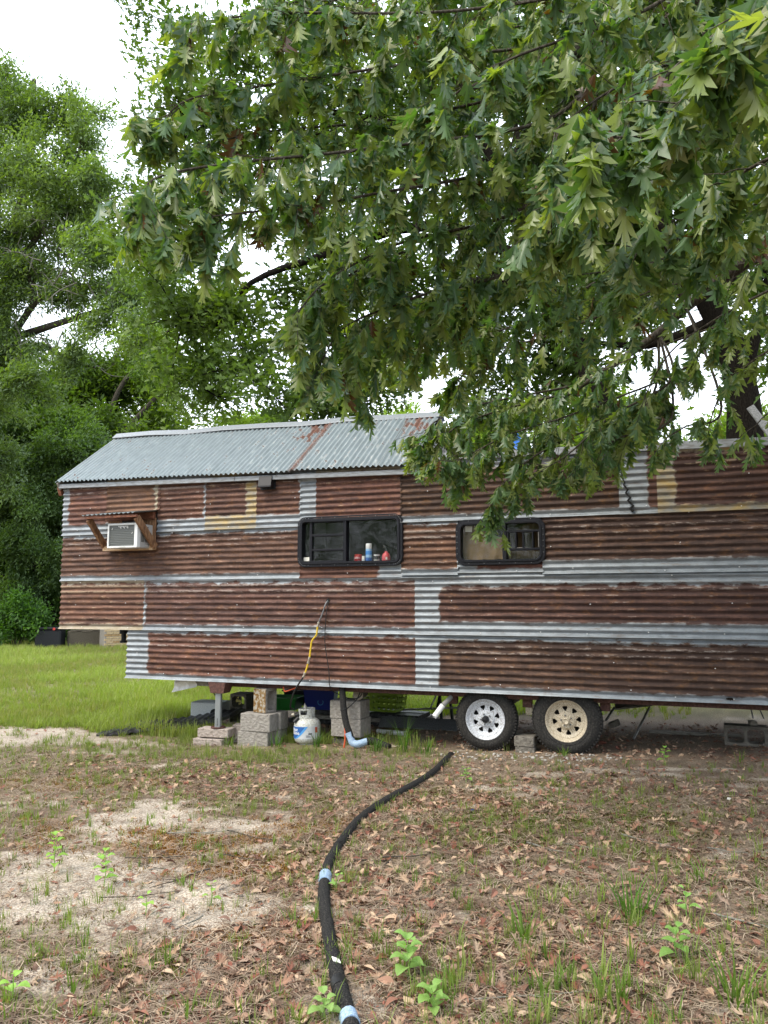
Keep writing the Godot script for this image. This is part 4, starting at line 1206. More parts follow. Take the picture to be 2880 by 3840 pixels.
func build_tank() -> void:
	var t := thing("propane_cylinder", "white propane cylinder with a blue label between the two block piers", "gas cylinder", G(-2.155, -0.20, -0.015))
	t.rotation.z = 0.04
	var R := 0.153
	var st := mb()
	lathe(st, [Vector2(0.0, 0.03), Vector2(0.09, 0.022), Vector2(0.125, 0.032), Vector2(0.146, 0.055), Vector2(R, 0.090), Vector2(R, 0.205), Vector2(0.1535, 0.212), Vector2(R, 0.219), Vector2(0.150, 0.245), Vector2(0.136, 0.275), Vector2(0.110, 0.297), Vector2(0.07, 0.311), Vector2(0.0, 0.315)], Vector3.ZERO, Basis(), 48)
	part(t, "shell", st, M.tank_white)
	st = mb()
	lathe(st, [Vector2(0.100, 0.04), Vector2(0.103, 0.0), Vector2(0.107, 0.0), Vector2(0.108, 0.04)], Vector3.ZERO, Basis(), 32)
	part(t, "foot_ring", st, M.tank_white)
	# printed label: grey band, blue field with a pale swoosh
	var l0 := 0.084
	var l1 := 0.240
	st = mb()
	bent_patch(st, R + 0.0012, -1.55, 1.30, func(_a): return l0, func(_a): return 0.222, 40)
	part(t, "label", st, M.label_grey)
	st = mb()
	bent_patch(st, R + 0.0026, -1.45, 0.52, func(a): return 0.088 + 0.132 * pow(clampf((a + 0.55) / 1.05, 0, 1), 1.6), func(_a): return 0.221, 40)
	part(t, "label_swoosh", st, M.label_sky)
	st = mb()
	bent_patch(st, R + 0.0040, -1.45, 0.30, func(a): return 0.094 + 0.126 * pow(clampf((a + 0.72) / 1.0, 0, 1), 1.6), func(_a): return 0.2205, 40)
	part(t, "label_field", st, M.label_blue)
	bent_text("Blue", 0.046, R + 0.0046, 0.189, -0.62, M.white_plastic, t, "label_lettering")
	bent_text("Rhino", 0.046, R + 0.0046, 0.150, -0.56, M.white_plastic, t, "label_lettering")
	st = mb()
	for i in 3:
		bent_patch(st, R + 0.0020, 0.35, 0.75 - 0.08 * i, func(_a): return 0.104 + i * 0.009, func(_a): return 0.108 + i * 0.009, 6)
	bent_patch(st, R + 0.0022, 0.52, 0.80, func(_a): return 0.134, func(_a): return 0.149, 6)
	part(t, "label_print", st, M.print_dark)
	st = mb()
	bent_patch(st, R + 0.0022, 1.05, 1.28, func(_a): return 0.150, func(_a): return 0.210, 6)
	part(t, "label_print", st, M.label_red)
	# collar: open guard with a hand hole, valve and regulator
	st = mb()
	for seg in [[0.5, 2.6], [3.3, 5.6]]:
		for i in 14:
			var a := lerpf(seg[0], seg[1], i / 14.0)
			var b := lerpf(seg[0], seg[1], (i + 1) / 14.0)
			var f := i / 14.0
			var hole := f > 0.25 and f < 0.7
			for band in ([[0.300, 0.345], [0.395, 0.412]] if hole else [[0.300, 0.412]]):
				for r in [0.092, 0.098]:
					quad(st, Vector3(cos(a) * r, band[0], sin(a) * r), Vector3(cos(b) * r, band[0], sin(b) * r), Vector3(cos(b) * r, band[1], sin(b) * r), Vector3(cos(a) * r, band[1], sin(a) * r), Vector3(cos(a), 0, sin(a)) * (1.0 if r > 0.095 else -1.0))
				quad(st, Vector3(cos(a) * 0.092, band[1], sin(a) * 0.092), Vector3(cos(b) * 0.092, band[1], sin(b) * 0.092), Vector3(cos(b) * 0.098, band[1], sin(b) * 0.098), Vector3(cos(a) * 0.098, band[1], sin(a) * 0.098), Vector3.UP)
	part(t, "collar", st, M.tank_white)
	st = mb()
	lathe(st, [Vector2(0.018, 0.30), Vector2(0.018, 0.345), Vector2(0.013, 0.35), Vector2(0.013, 0.372), Vector2(0.032, 0.374), Vector2(0.034, 0.388), Vector2(0.0, 0.392)], Vector3.ZERO, Basis(), 16)
	part(t, "valve", st, M.steel_dark)
	st = mb()
	tube(st, [Vector3(-0.015, 0.350, 0.01), Vector3(-0.07, 0.350, 0.055)], 0.017, 0.021, 12)
	tube(st, [Vector3(-0.07, 0.350, 0.055), Vector3(-0.115, 0.335, 0.075)], 0.030, 0.026, 14)
	part(t, "hose_connector", st, M.cable_black)
	st = mb()
	tube(st, [Vector3(-0.108, 0.350, 0.085), Vector3(-0.145, 0.345, 0.080)], 0.026, 0.022, 14)
	part(t, "brass_nut", st, M.brass)
	st = mb()
	tube(st, [Vector3(-0.06, 0.318, 0.10), Vector3(-0.10, 0.270, 0.128)], 0.020, 0.024, 12)
	part(t, "plug", st, M.cable_black)
	st = mb()
	lathe(st, [Vector2(0.0, 0.075), Vector2(0.024, 0.02), Vector2(0.020, 0.0), Vector2(0.0, -0.006)], Vector3(0.01, 0.405, 0.05), Basis(Vector3(0, 0, 1), 0.15), 7)
	tag(part(t, "foil_cap", st, M.aluminium), "crumpled foil cone standing on the collar", "")

func line_thing(called: String, label: String, category: String, pts: Array, r: float, m: Material, steps := 6, sides := 8) -> void:
	var st := mb()
	tube(st, curve(pts, steps), r, r, sides)
	tag(part(self, called, st, m), label, category)

func build_lines() -> void:
	var t := thing("gas_hose", "yellow coated gas hose hanging down the wall to the propane cylinder", "hose")
	var st := mb()
	tube(st, curve([Vector3(-1.815, 1.54, 0.02), Vector3(-1.828, 1.50, 0.055), Vector3(-1.865, 1.39, 0.06), Vector3(-1.905, 1.305, 0.06)], 5), 0.0085, 0.0085, 8)
	part(t, "metal_end", st, M.steel_dark)
	st = mb()
	tube(st, curve([Vector3(-1.918, 1.262, 0.062), Vector3(-1.925, 1.20, 0.064), Vector3(-1.935, 1.155, 0.064), Vector3(-1.985, 1.095, 0.064), Vector3(-2.000, 1.02, 0.064), Vector3(-2.014, 0.91, 0.064)], 5), 0.0105, 0.0105, 8)
	tube(st, curve([Vector3(-2.030, 0.845, 0.064), Vector3(-2.052, 0.775, 0.066), Vector3(-2.066, 0.735, 0.068)], 4), 0.0105, 0.0105, 8)
	part(t, "yellow_sleeve", st, M.hose_yellow)
	st = mb()
	for q in [[Vector3(-1.905, 1.305, 0.06), Vector3(-1.919, 1.255, 0.062)], [Vector3(-2.013, 0.915, 0.064), Vector3(-2.032, 0.840, 0.064)], [Vector3(-2.064, 0.742, 0.068), Vector3(-2.085, 0.690, 0.07)]]:
		tube(st, [q[0], q[0].lerp(q[1], 0.45)], 0.015, 0.013, 6)
		tube(st, [q[0].lerp(q[1], 0.55), q[1]], 0.013, 0.016, 6)
	part(t, "couplings", st, M.brass)
	st = mb()
	tube(st, curve([Vector3(-2.083, 0.695, 0.07), Vector3(-2.16, 0.585, 0.075), Vector3(-2.24, 0.47, 0.03), Vector3(-2.312, 0.35, -0.06), Vector3(-2.322, 0.31, -0.10), Vector3(-2.302, 0.305, -0.118)], 6), 0.010, 0.010, 8)
	part(t, "black_hose", st, M.cable_black)
	st = mb()
	lathe(st, [Vector2(0.0, 0.002), Vector2(0.019, 0.002), Vector2(0.021, 0.0)], Vector3(-1.812, 1.545, 0.022), Basis(Vector3.RIGHT, PI / 2), 14)
	part(t, "wall_hole", st, M.void)
	line_thing("black_cable", "thin black cable clipped straight down the wall beside the yellow hose", "cable", [Vector3(-1.800, 1.540, 0.025), Vector3(-1.815, 1.44, 0.05), Vector3(-1.828, 1.30, 0.045), Vector3(-1.838, 1.10, 0.042), Vector3(-1.815, 0.93, 0.040), Vector3(-1.785, 0.75, 0.040), Vector3(-1.772, 0.58, 0.030), Vector3(-1.74, 0.50, -0.10), Vector3(-1.69, 0.47, -0.2)], 0.0052, M.cable_black)
	line_thing("orange_cable", "orange cable rising beside the pier behind the drain pipe", "cable", [Vector3(-1.595, 0.30, 0.0), Vector3(-1.603, 0.22, 0.01), Vector3(-1.592, 0.10, 0.02), Vector3(-1.592, 0.03, 0.02), Vector3(-1.605, -0.06, 0.02)], 0.010, M.cable_orange)
	line_thing("orange_wire_loop", "orange wire drooping from the frame above the mossy block", "cable", [Vector3(-2.40, 0.555, -0.05), Vector3(-2.37, 0.515, -0.02), Vector3(-2.33, 0.518, -0.02), Vector3(-2.22, 0.560, -0.05)], 0.008, M.cable_orange)
	line_thing("loose_wire", "loose dark wire looping round the log on the pier", "wire", [Vector3(-1.72, 0.55, -0.2), Vector3(-1.69, 0.47, -0.18), Vector3(-1.60, 0.44, -0.16), Vector3(-1.50, 0.47, -0.18), Vector3(-1.48, 0.54, -0.2)], 0.006, M.cable_black)
	line_thing("hanging_wire", "dark wire hanging from the frame down to the drain pipe's joint", "wire", [Vector3(-1.49, 0.53, -0.17), Vector3(-1.52, 0.44, -0.12), Vector3(-1.60, 0.35, -0.04)], 0.006, M.cable_black)
	# insulated drain dropping from the trailer to a taped elbow
	t = thing("drain_pipe", "black foam wrapped drain pipe dropping to a blue taped elbow", "pipe")
	st = mb()
	tube(st, curve([Vector3(-1.665, 0.60, -0.05), Vector3(-1.652, 0.50, -0.04), Vector3(-1.625, 0.34, -0.015), Vector3(-1.590, 0.20, 0.0), Vector3(-1.540, 0.085, 0.01), Vector3(-1.52, 0.04, 0.01)], 6), 0.037, 0.035, 14, true, 0.06)
	part(t, "insulation", st, M.hose_foam)
	st = mb()
	tube(st, [Vector3(-1.628, 0.352, -0.016), Vector3(-1.624, 0.342, -0.015)], 0.041, 0.041, 14)
	part(t, "strap", st, M.cable_black)
	st = mb()
	tube(st, curve([Vector3(-1.556, 0.105, 0.012), Vector3(-1.530, 0.045, 0.012), Vector3(-1.505, 0.000, 0.015), Vector3(-1.45, -0.015, 0.01), Vector3(-1.385, 0.005, -0.03), Vector3(-1.345, 0.016, -0.06)], 6), 0.040, 0.038, 12, true, 0.25)
	part(t, "taped_elbow", st, M.tape_blue)
	st = mb()
	tube(st, curve([Vector3(-1.36, 0.010, -0.05), Vector3(-1.30, 0.015, -0.07), Vector3(-1.22, -0.01, -0.08), Vector3(-1.1, -0.04, -0.05)], 4), 0.042, 0.040, 12)
	part(t, "insulation", st, M.hose_foam)
	# the long hose across the yard
	t = thing("drain_hose", "long black foam wrapped drain hose snaking across the yard to the camera", "hose")
	var path := [Vector2(-0.36, 0.12), Vector2(-0.30, 0.60), Vector2(-0.255, 1.02), Vector2(-0.26, 1.54), Vector2(-0.30, 2.16), Vector2(-0.29, 2.73), Vector2(-0.19, 3.32), Vector2(-0.08, 3.74), Vector2(0.09, 4.15), Vector2(0.28, 4.52), Vector2(0.49, 4.90), Vector2(0.67, 5.20), Vector2(0.85, 5.48), Vector2(1.15, 5.9), Vector2(1.6, 6.4)]
	var pts: Array = []
	for i in path.size():
		pts.append(G(path[i].x, path[i].y, 0.021 - 0.008 * absf(sin(i * 1.7)) - (0.03 if i == 0 else 0.0)))
	var c := curve(pts, 10)
	st = mb()
	tube(st, c, 0.033, 0.031, 16, true, 0.09)
	part(t, "insulation", st, M.hose_foam)
	for band in [[79, 83, "blue"], [104, 107, "dark"], [60, 62, "dark"], [44, 46, "dark"], [115, 119, "white"], [118, 121, "blue"]]:
		st = mb()
		var seg: Array = c.slice(band[0] - (6 if band[2] == "blue" else 0), band[1] - (6 if band[2] == "blue" else 0))
		if band[2] == "white":
			var p: Vector3 = c[100]
			box(st, p + Vector3(0.012, 0.031, 0.01), Vector3(0.035, 0.004, 0.04), Basis(Vector3.UP, 0.6) * Basis(Vector3(0, 0, 1), -0.4), 0.001)
			part(t, "white_tag", st, M.paper)
			continue
		tube(st, seg, 0.0355 if band[2] == "blue" else 0.0340, 0.0350 if band[2] == "blue" else 0.0335, 14, true, 0.10)
		part(t, "tape_band", st, M.tape_blue if band[2] == "blue" else M.cable_black)
	# plastic outlets
	t = thing("outlet_pipe", "white plastic outlet pipe slanting from the frame beside the left wheel", "pipe")
	st = mb()
	var o0 := Vector3(-0.415, 0.520, -0.10)
	var o1 := Vector3(-0.475, 0.445, 0.02)
	var o2 := Vector3(-0.545, 0.335, 0.10)
	tube(st, [o0, o1], 0.026, 0.026, 14)
	part(t, "grey_stub", st, M.pvc_grey)
	st = mb()
	tube(st, [o1, o1.lerp(o2, 0.1)], 0.031, 0.031, 14, false)
	tube(st, [o1.lerp(o2, 0.05), o2], 0.029, 0.029, 14, false)
	tube(st, [o1, o2], 0.025, 0.025, 14, false)
	part(t, "white_pipe", st, M.pvc)
	t = thing("pipe_offcut", "white plastic pipe offcut lying on the leaves under the trailer", "pipe")
	st = mb()
	tube(st, [G(-1.60, -0.98, 0.03), G(-1.20, -0.86, 0.03)], 0.028, 0.028, 12)
	part(t, "pipe", st, M.pvc)

func open_bin(called: String, label: String, at: Vector3, turn: float, w: float, h: float, d: float, m: Material, holes := false, category := "bin") -> Node3D:
	var t := thing(called, label, category, at, turn)
	var tp := 0.86
	var corners := func(y: float, inset: float) -> Array:
		var k := lerpf(tp, 1.0, y / h)
		var x: float = w * 0.5 * k - inset
		var z: float = d * 0.5 * k - inset
		return [Vector3(-x, y, z), Vector3(x, y, z), Vector3(x, y, -z), Vector3(-x, y, -z)]
	for side in 4:
		var st := mb()
		var j := (side + 1) % 4
		var lo: Array = corners.call(0.0, 0.0)
		var hi: Array = corners.call(h, 0.0)
		var n: Vector3 = ((lo[side] + lo[j]) * 0.5) * Vector3(1, 0, 1)
		if not holes:
			fquad_out(st, lo[side], lo[j], hi[j], hi[side], n)
			fquad_out(st, lo[side] * 0.97 + Vector3(0, 0.004, 0), lo[j] * 0.97 + Vector3(0, 0.004, 0), hi[j] * Vector3(0.985, 1, 0.985), hi[side] * Vector3(0.985, 1, 0.985), -n)
		else:
			var nc := 6 if side % 2 == 0 else 5
			var nr := 3
			var P := func(u: float, v: float) -> Vector3:
				return lo[side].lerp(lo[j], u).lerp(hi[side].lerp(hi[j], u), v)
			for r in nr:
				for c in nc:
					var u0 := float(c) / nc; var u1 := float(c + 1) / nc
					var v0 := 0.06 + 0.80 * r / nr; var v1 := 0.06 + 0.80 * (r + 1) / nr
					for k in 16:
						var a := TAU * k / 16.0; var b := TAU * (k + 1) / 16.0
						var sq := func(q: float) -> Vector2:
							var e := Vector2(cos(q), sin(q))
							return e / maxf(absf(e.x), absf(e.y))
						var A: Vector2 = sq.call(a); var B: Vector2 = sq.call(b)
						var p := func(e: Vector2, s: float) -> Vector3: return P.call((u0 + u1) / 2 + e.x * s * (u1 - u0) / 2, (v0 + v1) / 2 + e.y * s * (v1 - v0) / 2)
						fquad_out(st, p.call(A, 1.0), p.call(B, 1.0), p.call(Vector2(cos(b), sin(b)), 0.62), p.call(Vector2(cos(a), sin(a)), 0.62), n)
			fquad_out(st, P.call(0.0, 0.86), P.call(1.0, 0.86), P.call(1.0, 1.0), P.call(0.0, 1.0), n)
			fquad_out(st, P.call(0.0, 0.0), P.call(1.0, 0.0), P.call(1.0, 0.06), P.call(0.0, 0.06), n)
		part(t, "side", st, m)
	var st2 := mb()
	var b0: Array = corners.call(0.003, 0.0)
	quad(st2, b0[0], b0[1], b0[2], b0[3], Vector3.UP)
	part(t, "bottom", st2, m)
	st2 = mb()
	var r0: Array = corners.call(h, -0.012)
	for i in 4:
		beam(st2, r0[i], r0[(i + 1) % 4], 0.020, 0.016, 0.003)
	part(t, "rim", st2, m)
	return t

func build_clutter() -> void:
	var st: SurfaceTool
	# boards and panels stacked on the ground behind the piers
	var z := -1.65
	var lab := ["dark board lowest in the stack under the trailer", "weathered grey board laid across the stack under the trailer", "long narrow board on top of the stack, beneath the bins"]
	for i in 3:
		var t := thing("board", lab[i], "board", G(-2.15 + 0.12 * i, z + 0.12 * i - 0.25, 0.03 + i * 0.062), 0.06 - 0.05 * i)
		st = mb()
		box(st, Vector3.ZERO, Vector3(1.9 - 0.25 * i, 0.055, 0.75 - 0.15 * i), Basis(), 0.004)
		part(t, "plank", st, [M.dark_tin, M.wood_grey, M.dark_tin][i])
	var t := thing("grey_panel", "pale blue grey panel leaning low under the trailer beside the pier", "panel", G(-1.18, -1.30, 0.05), 0.05)
	st = mb()
	box(st, Vector3(0, 0.03, 0), Vector3(1.0, 0.012, 0.17), Basis(Vector3.RIGHT, 0.75), 0.002)
	part(t, "sheet", st, M.steel_dark)
	t = thing("thin_batten", "thin pale batten resting against the lime basket", "batten", Vector3(-1.35, 0.155, -1.72), 0.10)
	st = mb()
	box(st, Vector3(0.15, 0, 0), Vector3(0.85, 0.020, 0.05), Basis(Vector3(0, 0, 1), 0.07), 0.002)
	part(t, "batten", st, M.wood_grey)
	var b := open_bin("recycling_bin", "dark blue plastic bin of papers between the piers", Vector3(-2.66, 0.105, -1.62), 0.25, 0.42, 0.27, 0.33, M.bin_blue)
	st = mb()
	for i in 6:
		box(st, Vector3(-0.11 + i * 0.022, 0.26, -0.03 + 0.02 * sin(i * 2.0)), Vector3(0.012, 0.16, 0.15), Basis(Vector3(0, 0, 1), -0.18), 0.001)
	tag(part(self, "magazines", st, M.paper), "pale magazines stacked upright in the dark blue bin", "magazines")
	get_node("magazines").transform = b.transform
	st = mb()
	lathe(st, [Vector2(0.030, 0.002), Vector2(0.036, 0.003), Vector2(0.042, 0.002)], Vector3(0.02, 0.10, 0.152), Basis(Vector3.RIGHT, PI / 2 - 0.1), 20)
	part(b, "embossed_ring", st, M.can_blue)
	open_bin("green_tray", "shallow bright green tray behind the propane cylinder", Vector3(-3.20, 0.085, -1.55), 0.12, 0.50, 0.16, 0.34, M.bin_green, false, "tray")
	open_bin("black_tray", "long black tray under the trailer beside the dark blue bin", Vector3(-2.98, 0.10, -1.95), 0.12, 0.70, 0.20, 0.30, M.black_plastic, false, "tray")
	b = open_bin("laundry_basket", "lime green laundry basket with round holes under the trailer", Vector3(-1.72, 0.125, -1.62), -0.1, 0.46, 0.255, 0.34, M.basket_lime, true, "basket")
	st = mb()
	for i in 5:
		box(st, Vector3(-0.13 + i * 0.065, 0.27 + 0.01 * sin(i * 2.3), 0.0), Vector3(0.10, 0.03, 0.26), Basis(Vector3(0, 0, 1), 0.3 * sin(i * 1.7)), 0.008)
	tag(part(self, "basket_rubbish", st, M.concrete_dark), "dark rubbish heaped above the rim of the lime basket", "rubbish", "", "stuff")
	get_node("basket_rubbish").transform = b.transform
	t = thing("metal_pole", "bright metal pole lying behind the pier with the log", "pole", Vector3(-2.05, 0.22, -2.1))
	st = mb()
	tube(st, [Vector3(-0.35, 0, 0), Vector3(0.4, 0.005, 0.02)], 0.013, 0.013, 8)
	part(t, "pole", st, M.aluminium)
	t = thing("folded_legs", "dark leaning table legs under the trailer right of the lime basket", "table legs", G(-1.12, -1.95, 0.0))
	for q in [[Vector3(-0.05, 0.0, 0), Vector3(0.06, 0.50, 0)], [Vector3(0.06, 0.0, 0.03), Vector3(0.0, 0.50, -0.05)], [Vector3(0.20, 0.0, 0.0), Vector3(0.13, 0.5, -0.05)]]:
		st = mb()
		beam(st, q[0], q[1], 0.05, 0.03, 0.003)
		part(t, "leg", st, M.black_plastic)
	st = mb()
	beam(st, Vector3(-0.10, 0.16, 0.05), Vector3(0.05, 0.48, 0.05), 0.045, 0.012, 0.002)
	part(t, "pale_edge", st, M.white_sheet)
	t = thing("dangling_sheet", "torn white plastic sheet dangling under the trailer's left corner", "plastic sheet", Vector3(-3.92, 0.59, -0.14))
	var P: Array = []
	var UV: Array = []
	for i in 10:
		var rp: Array = []; var ru: Array = []
		for j in 14:
			var f := j / 13.0
			var g := i / 9.0
			rp.append(Vector3(-0.02 - 0.04 * g + (0.28 + 0.06 * g) * f, -(0.165 - 0.075 * f) * g, 0.02 * sin(f * 11.0 + g) * g + 0.012 * sin(g * 7.0)))
			ru.append(Vector2(f, g))
		P.append(rp); UV.append(ru)
	put(t, "sheet", grid_mesh(P, UV), M.white_sheet)
	st = mb()
	box(st, Vector3(0.45, -0.035, -0.03), Vector3(0.50, 0.09, 0.006), Basis(Vector3.RIGHT, 0.2))
	part(t, "flap", st, M.concrete)
	# dark corrugated sheet leaning on the ground at left
	t = thing("fallen_tin_sheet", "dark corrugated tin sheet lying aslant on the grass under the trailer's nose", "tin sheet", Vector3.ZERO)
	P = []; UV = []
	var a := G(-4.98, 0.02, 0.02)
	var c := Vector3(-3.40, 0.10, -0.62)
	var dirx := (c - a)
	for i in 5:
		var rp: Array = []; var ru: Array = []
		for j in 201:
			var f := j / 200.0
			var len := dirx.length() * f
			var p := a + dirx * f + Vector3(-0.12, 0.035, -0.50) * (i / 4.0)
			p.y += 0.009 * cos(TAU * len / 0.11) + 0.012 * sin(f * 9.0)
			rp.append(p); ru.append(Vector2(f, i / 4.0))
		P.append(rp); UV.append(ru)
	put(t, "sheet", grid_mesh(P, UV, Vector3.UP), M.dark_tin)
	st = mb()
	for j in 60:
		var p: Vector3 = P[0][j * 3]
		var q: Vector3 = P[0][j * 3 + 3]
		fquad_out(st, p + Vector3(0, -0.002, 0.003), q + Vector3(0, -0.002, 0.003), q + Vector3(0.0, -0.040 - 0.02 * j / 60.0, 0.004), p + Vector3(0.0, -0.040 - 0.02 * j / 60.0, 0.004), Vector3(0.3, 0, 1))
	part(t, "bent_edge", st, M.dark_tin)
	# white crate behind the hollow block
	t = thing("pale_crate", "pale grey plastic crate with a round opening behind the landing leg", "crate", G(-4.02, -1.05, 0.09), 0.1)
	st = mb()
	box(st, Vector3(0, 0.12, 0), Vector3(0.44, 0.24, 0.30), Basis(), 0.012)
	part(t, "box", st, M.galvanized)
	st = mb()
	lathe(st, [Vector2(0.0, 0.0), Vector2(0.055, 0.001), Vector2(0.062, -0.002)], Vector3(0.13, 0.10, 0.1525), Basis(Vector3.RIGHT, PI / 2), 18)
	part(t, "opening", st, M.void)
	# folding step and stick right of the wheels
	t = thing("folding_step", "folding metal step with a grey tread leaning under the trailer", "step", Vector3(1.35, 0.28, -1.10), 0.0)
	st = mb()
	box(st, Vector3(0.02, 0.12, -0.2), Vector3(0.40, 0.025, 0.22), Basis(Vector3(0, 0, 1), 0.16) * Basis(Vector3.RIGHT, 0.35), 0.003)
	part(t, "tread", st, M.wood_grey)
	for q in [[Vector3(0.20, 0.10, -0.05), Vector3(0.03, -0.22, 0.16)], [Vector3(-0.17, 0.08, -0.05), Vector3(-0.26, -0.05, 0.10)]]:
		st = mb()
		beam(st, q[0], q[1], 0.028, 0.014, 0.002)
		part(t, "leg", st, M.aluminium)
	st = mb()
	box(st, Vector3(-0.17, -0.08, 0.10), Vector3(0.12, 0.06, 0.10), Basis(Vector3(0, 0, 1), 0.4), 0.003)
	part(t, "foot_box", st, M.concrete_dark)
	t = thing("long_lath", "long weathered lath on the ground beneath the trailer's right half", "lath", G(2.0, -1.38, 0.02), 0.02)
	st = mb()
	box(st, Vector3(0, 0, 0), Vector3(0.95, 0.03, 0.06), Basis(), 0.003)
	part(t, "lath", st, M.wood_grey)
	# on the roof: ladder and blue tarpaulin
	t = thing("ladder", "weathered aluminium ladder leaning over the trailer roof against the oak trunk", "ladder")
	var d := Vector3(-0.36, 0.60, 0.05).normalized()
	var p0 := Vector3(3.33, 3.10, -2.42)
	var off := Vector3(0.33, 0.08, -0.06)
	for s in 2:
		st = mb()
		var q := p0 + off * s
		beam(st, q, q + d * 0.98, 0.095, 0.030, 0.004, Vector3(0.3, 0, 1))
		part(t, "rail", st, M.aluminium)
	for i in 3:
		st = mb()
		var q := p0 + d * (0.12 + i * 0.30)
		tube(st, [q, q + off], 0.016, 0.016, 8)
		part(t, "rung", st, M.aluminium)
	for k in 2:
		t = thing("blue_tarpaulin", ["crumpled blue tarpaulin heaped on the flat roof behind hanging oak leaves", "small fold of blue tarpaulin on the roof beside the tin gable"][k], "tarpaulin", [Vector3(0.10, 3.07, -1.05), Vector3(-0.52, 3.08, -0.70)][k])
		P = []; UV = []
		var sc: float = [1.0, 0.5][k]
		for i in 25:
			var rp: Array = []; var ru: Array = []
			for j in 25:
				var x := (j / 24.0 - 0.5)
				var y := (i / 24.0 - 0.5)
				var hgt := 0.50 * exp(-(x * x * 10.0 + y * y * 12.0)) + 0.06 * noise.get_noise_2d(x * 400.0 + k * 90.0, y * 400.0) + 0.03 * sin(x * 30.0 + y * 14.0)
				rp.append(Vector3(x * 0.80, maxf(0.004, hgt * (1.0 if absf(x) < 0.45 and absf(y) < 0.45 else 0.2)), y * 0.6) * sc)
				ru.append(Vector2(x, y))
			P.append(rp); UV.append(ru)
		put(t, "cloth", grid_mesh(P, UV, Vector3.UP), M.tarp_blue)
	# white stones round the wheels
	var mesh := SphereMesh.new()
	mesh.radius = 0.5; mesh.height = 1.0; mesh.radial_segments = 7; mesh.rings = 4
	var at: Array = []
	for i in 135:
		var u := rng.randf()
		var x := lerpf(-0.40, 1.3, u) + rng.randf_range(-0.08, 0.08)
		var zz := 0.14 + 0.17 * rng.randfn() * 0.8 + (0.06 if u < 0.25 else 0.0)
		if zz < -0.05 and u > 0.2: zz = 0.05 + rng.randf() * 0.15
		var s := rng.randf_range(0.012, 0.032) * (1.3 if rng.randf() < 0.15 else 1.0)
		at.append(Transform3D(Basis(Vector3(rng.randf(), rng.randf(), rng.randf()).normalized(), rng.randf() * 6.0).scaled(Vector3(s * rng.randf_range(0.8, 1.5), s * rng.randf_range(0.5, 0.9), s)), G(x, zz, s * 0.2)))
	multi("white_gravel", mesh, M.stone_white, at, [], "white gravel scattered at the feet of the trailer wheels", "gravel")

func multi(called: String, mesh: Mesh, m: Material, at: Array, colors: Array, label := "", category := "", parent: Node = self) -> MultiMeshInstance3D:
	var mm := MultiMesh.new()
	mm.transform_format = MultiMesh.TRANSFORM_3D
	mm.use_colors = not colors.is_empty()
	mm.mesh = mesh
	mm.instance_count = at.size()
	for i in at.size():
		mm.set_instance_transform(i, at[i])
		if mm.use_colors: mm.set_instance_color(i, colors[i])
	var o := MultiMeshInstance3D.new()
	o.multimesh = mm
	o.material_override = m
	o.name = numbered(parent, called)
	parent.add_child(o)
	tag(o, label, category, "", "stuff")
	return o

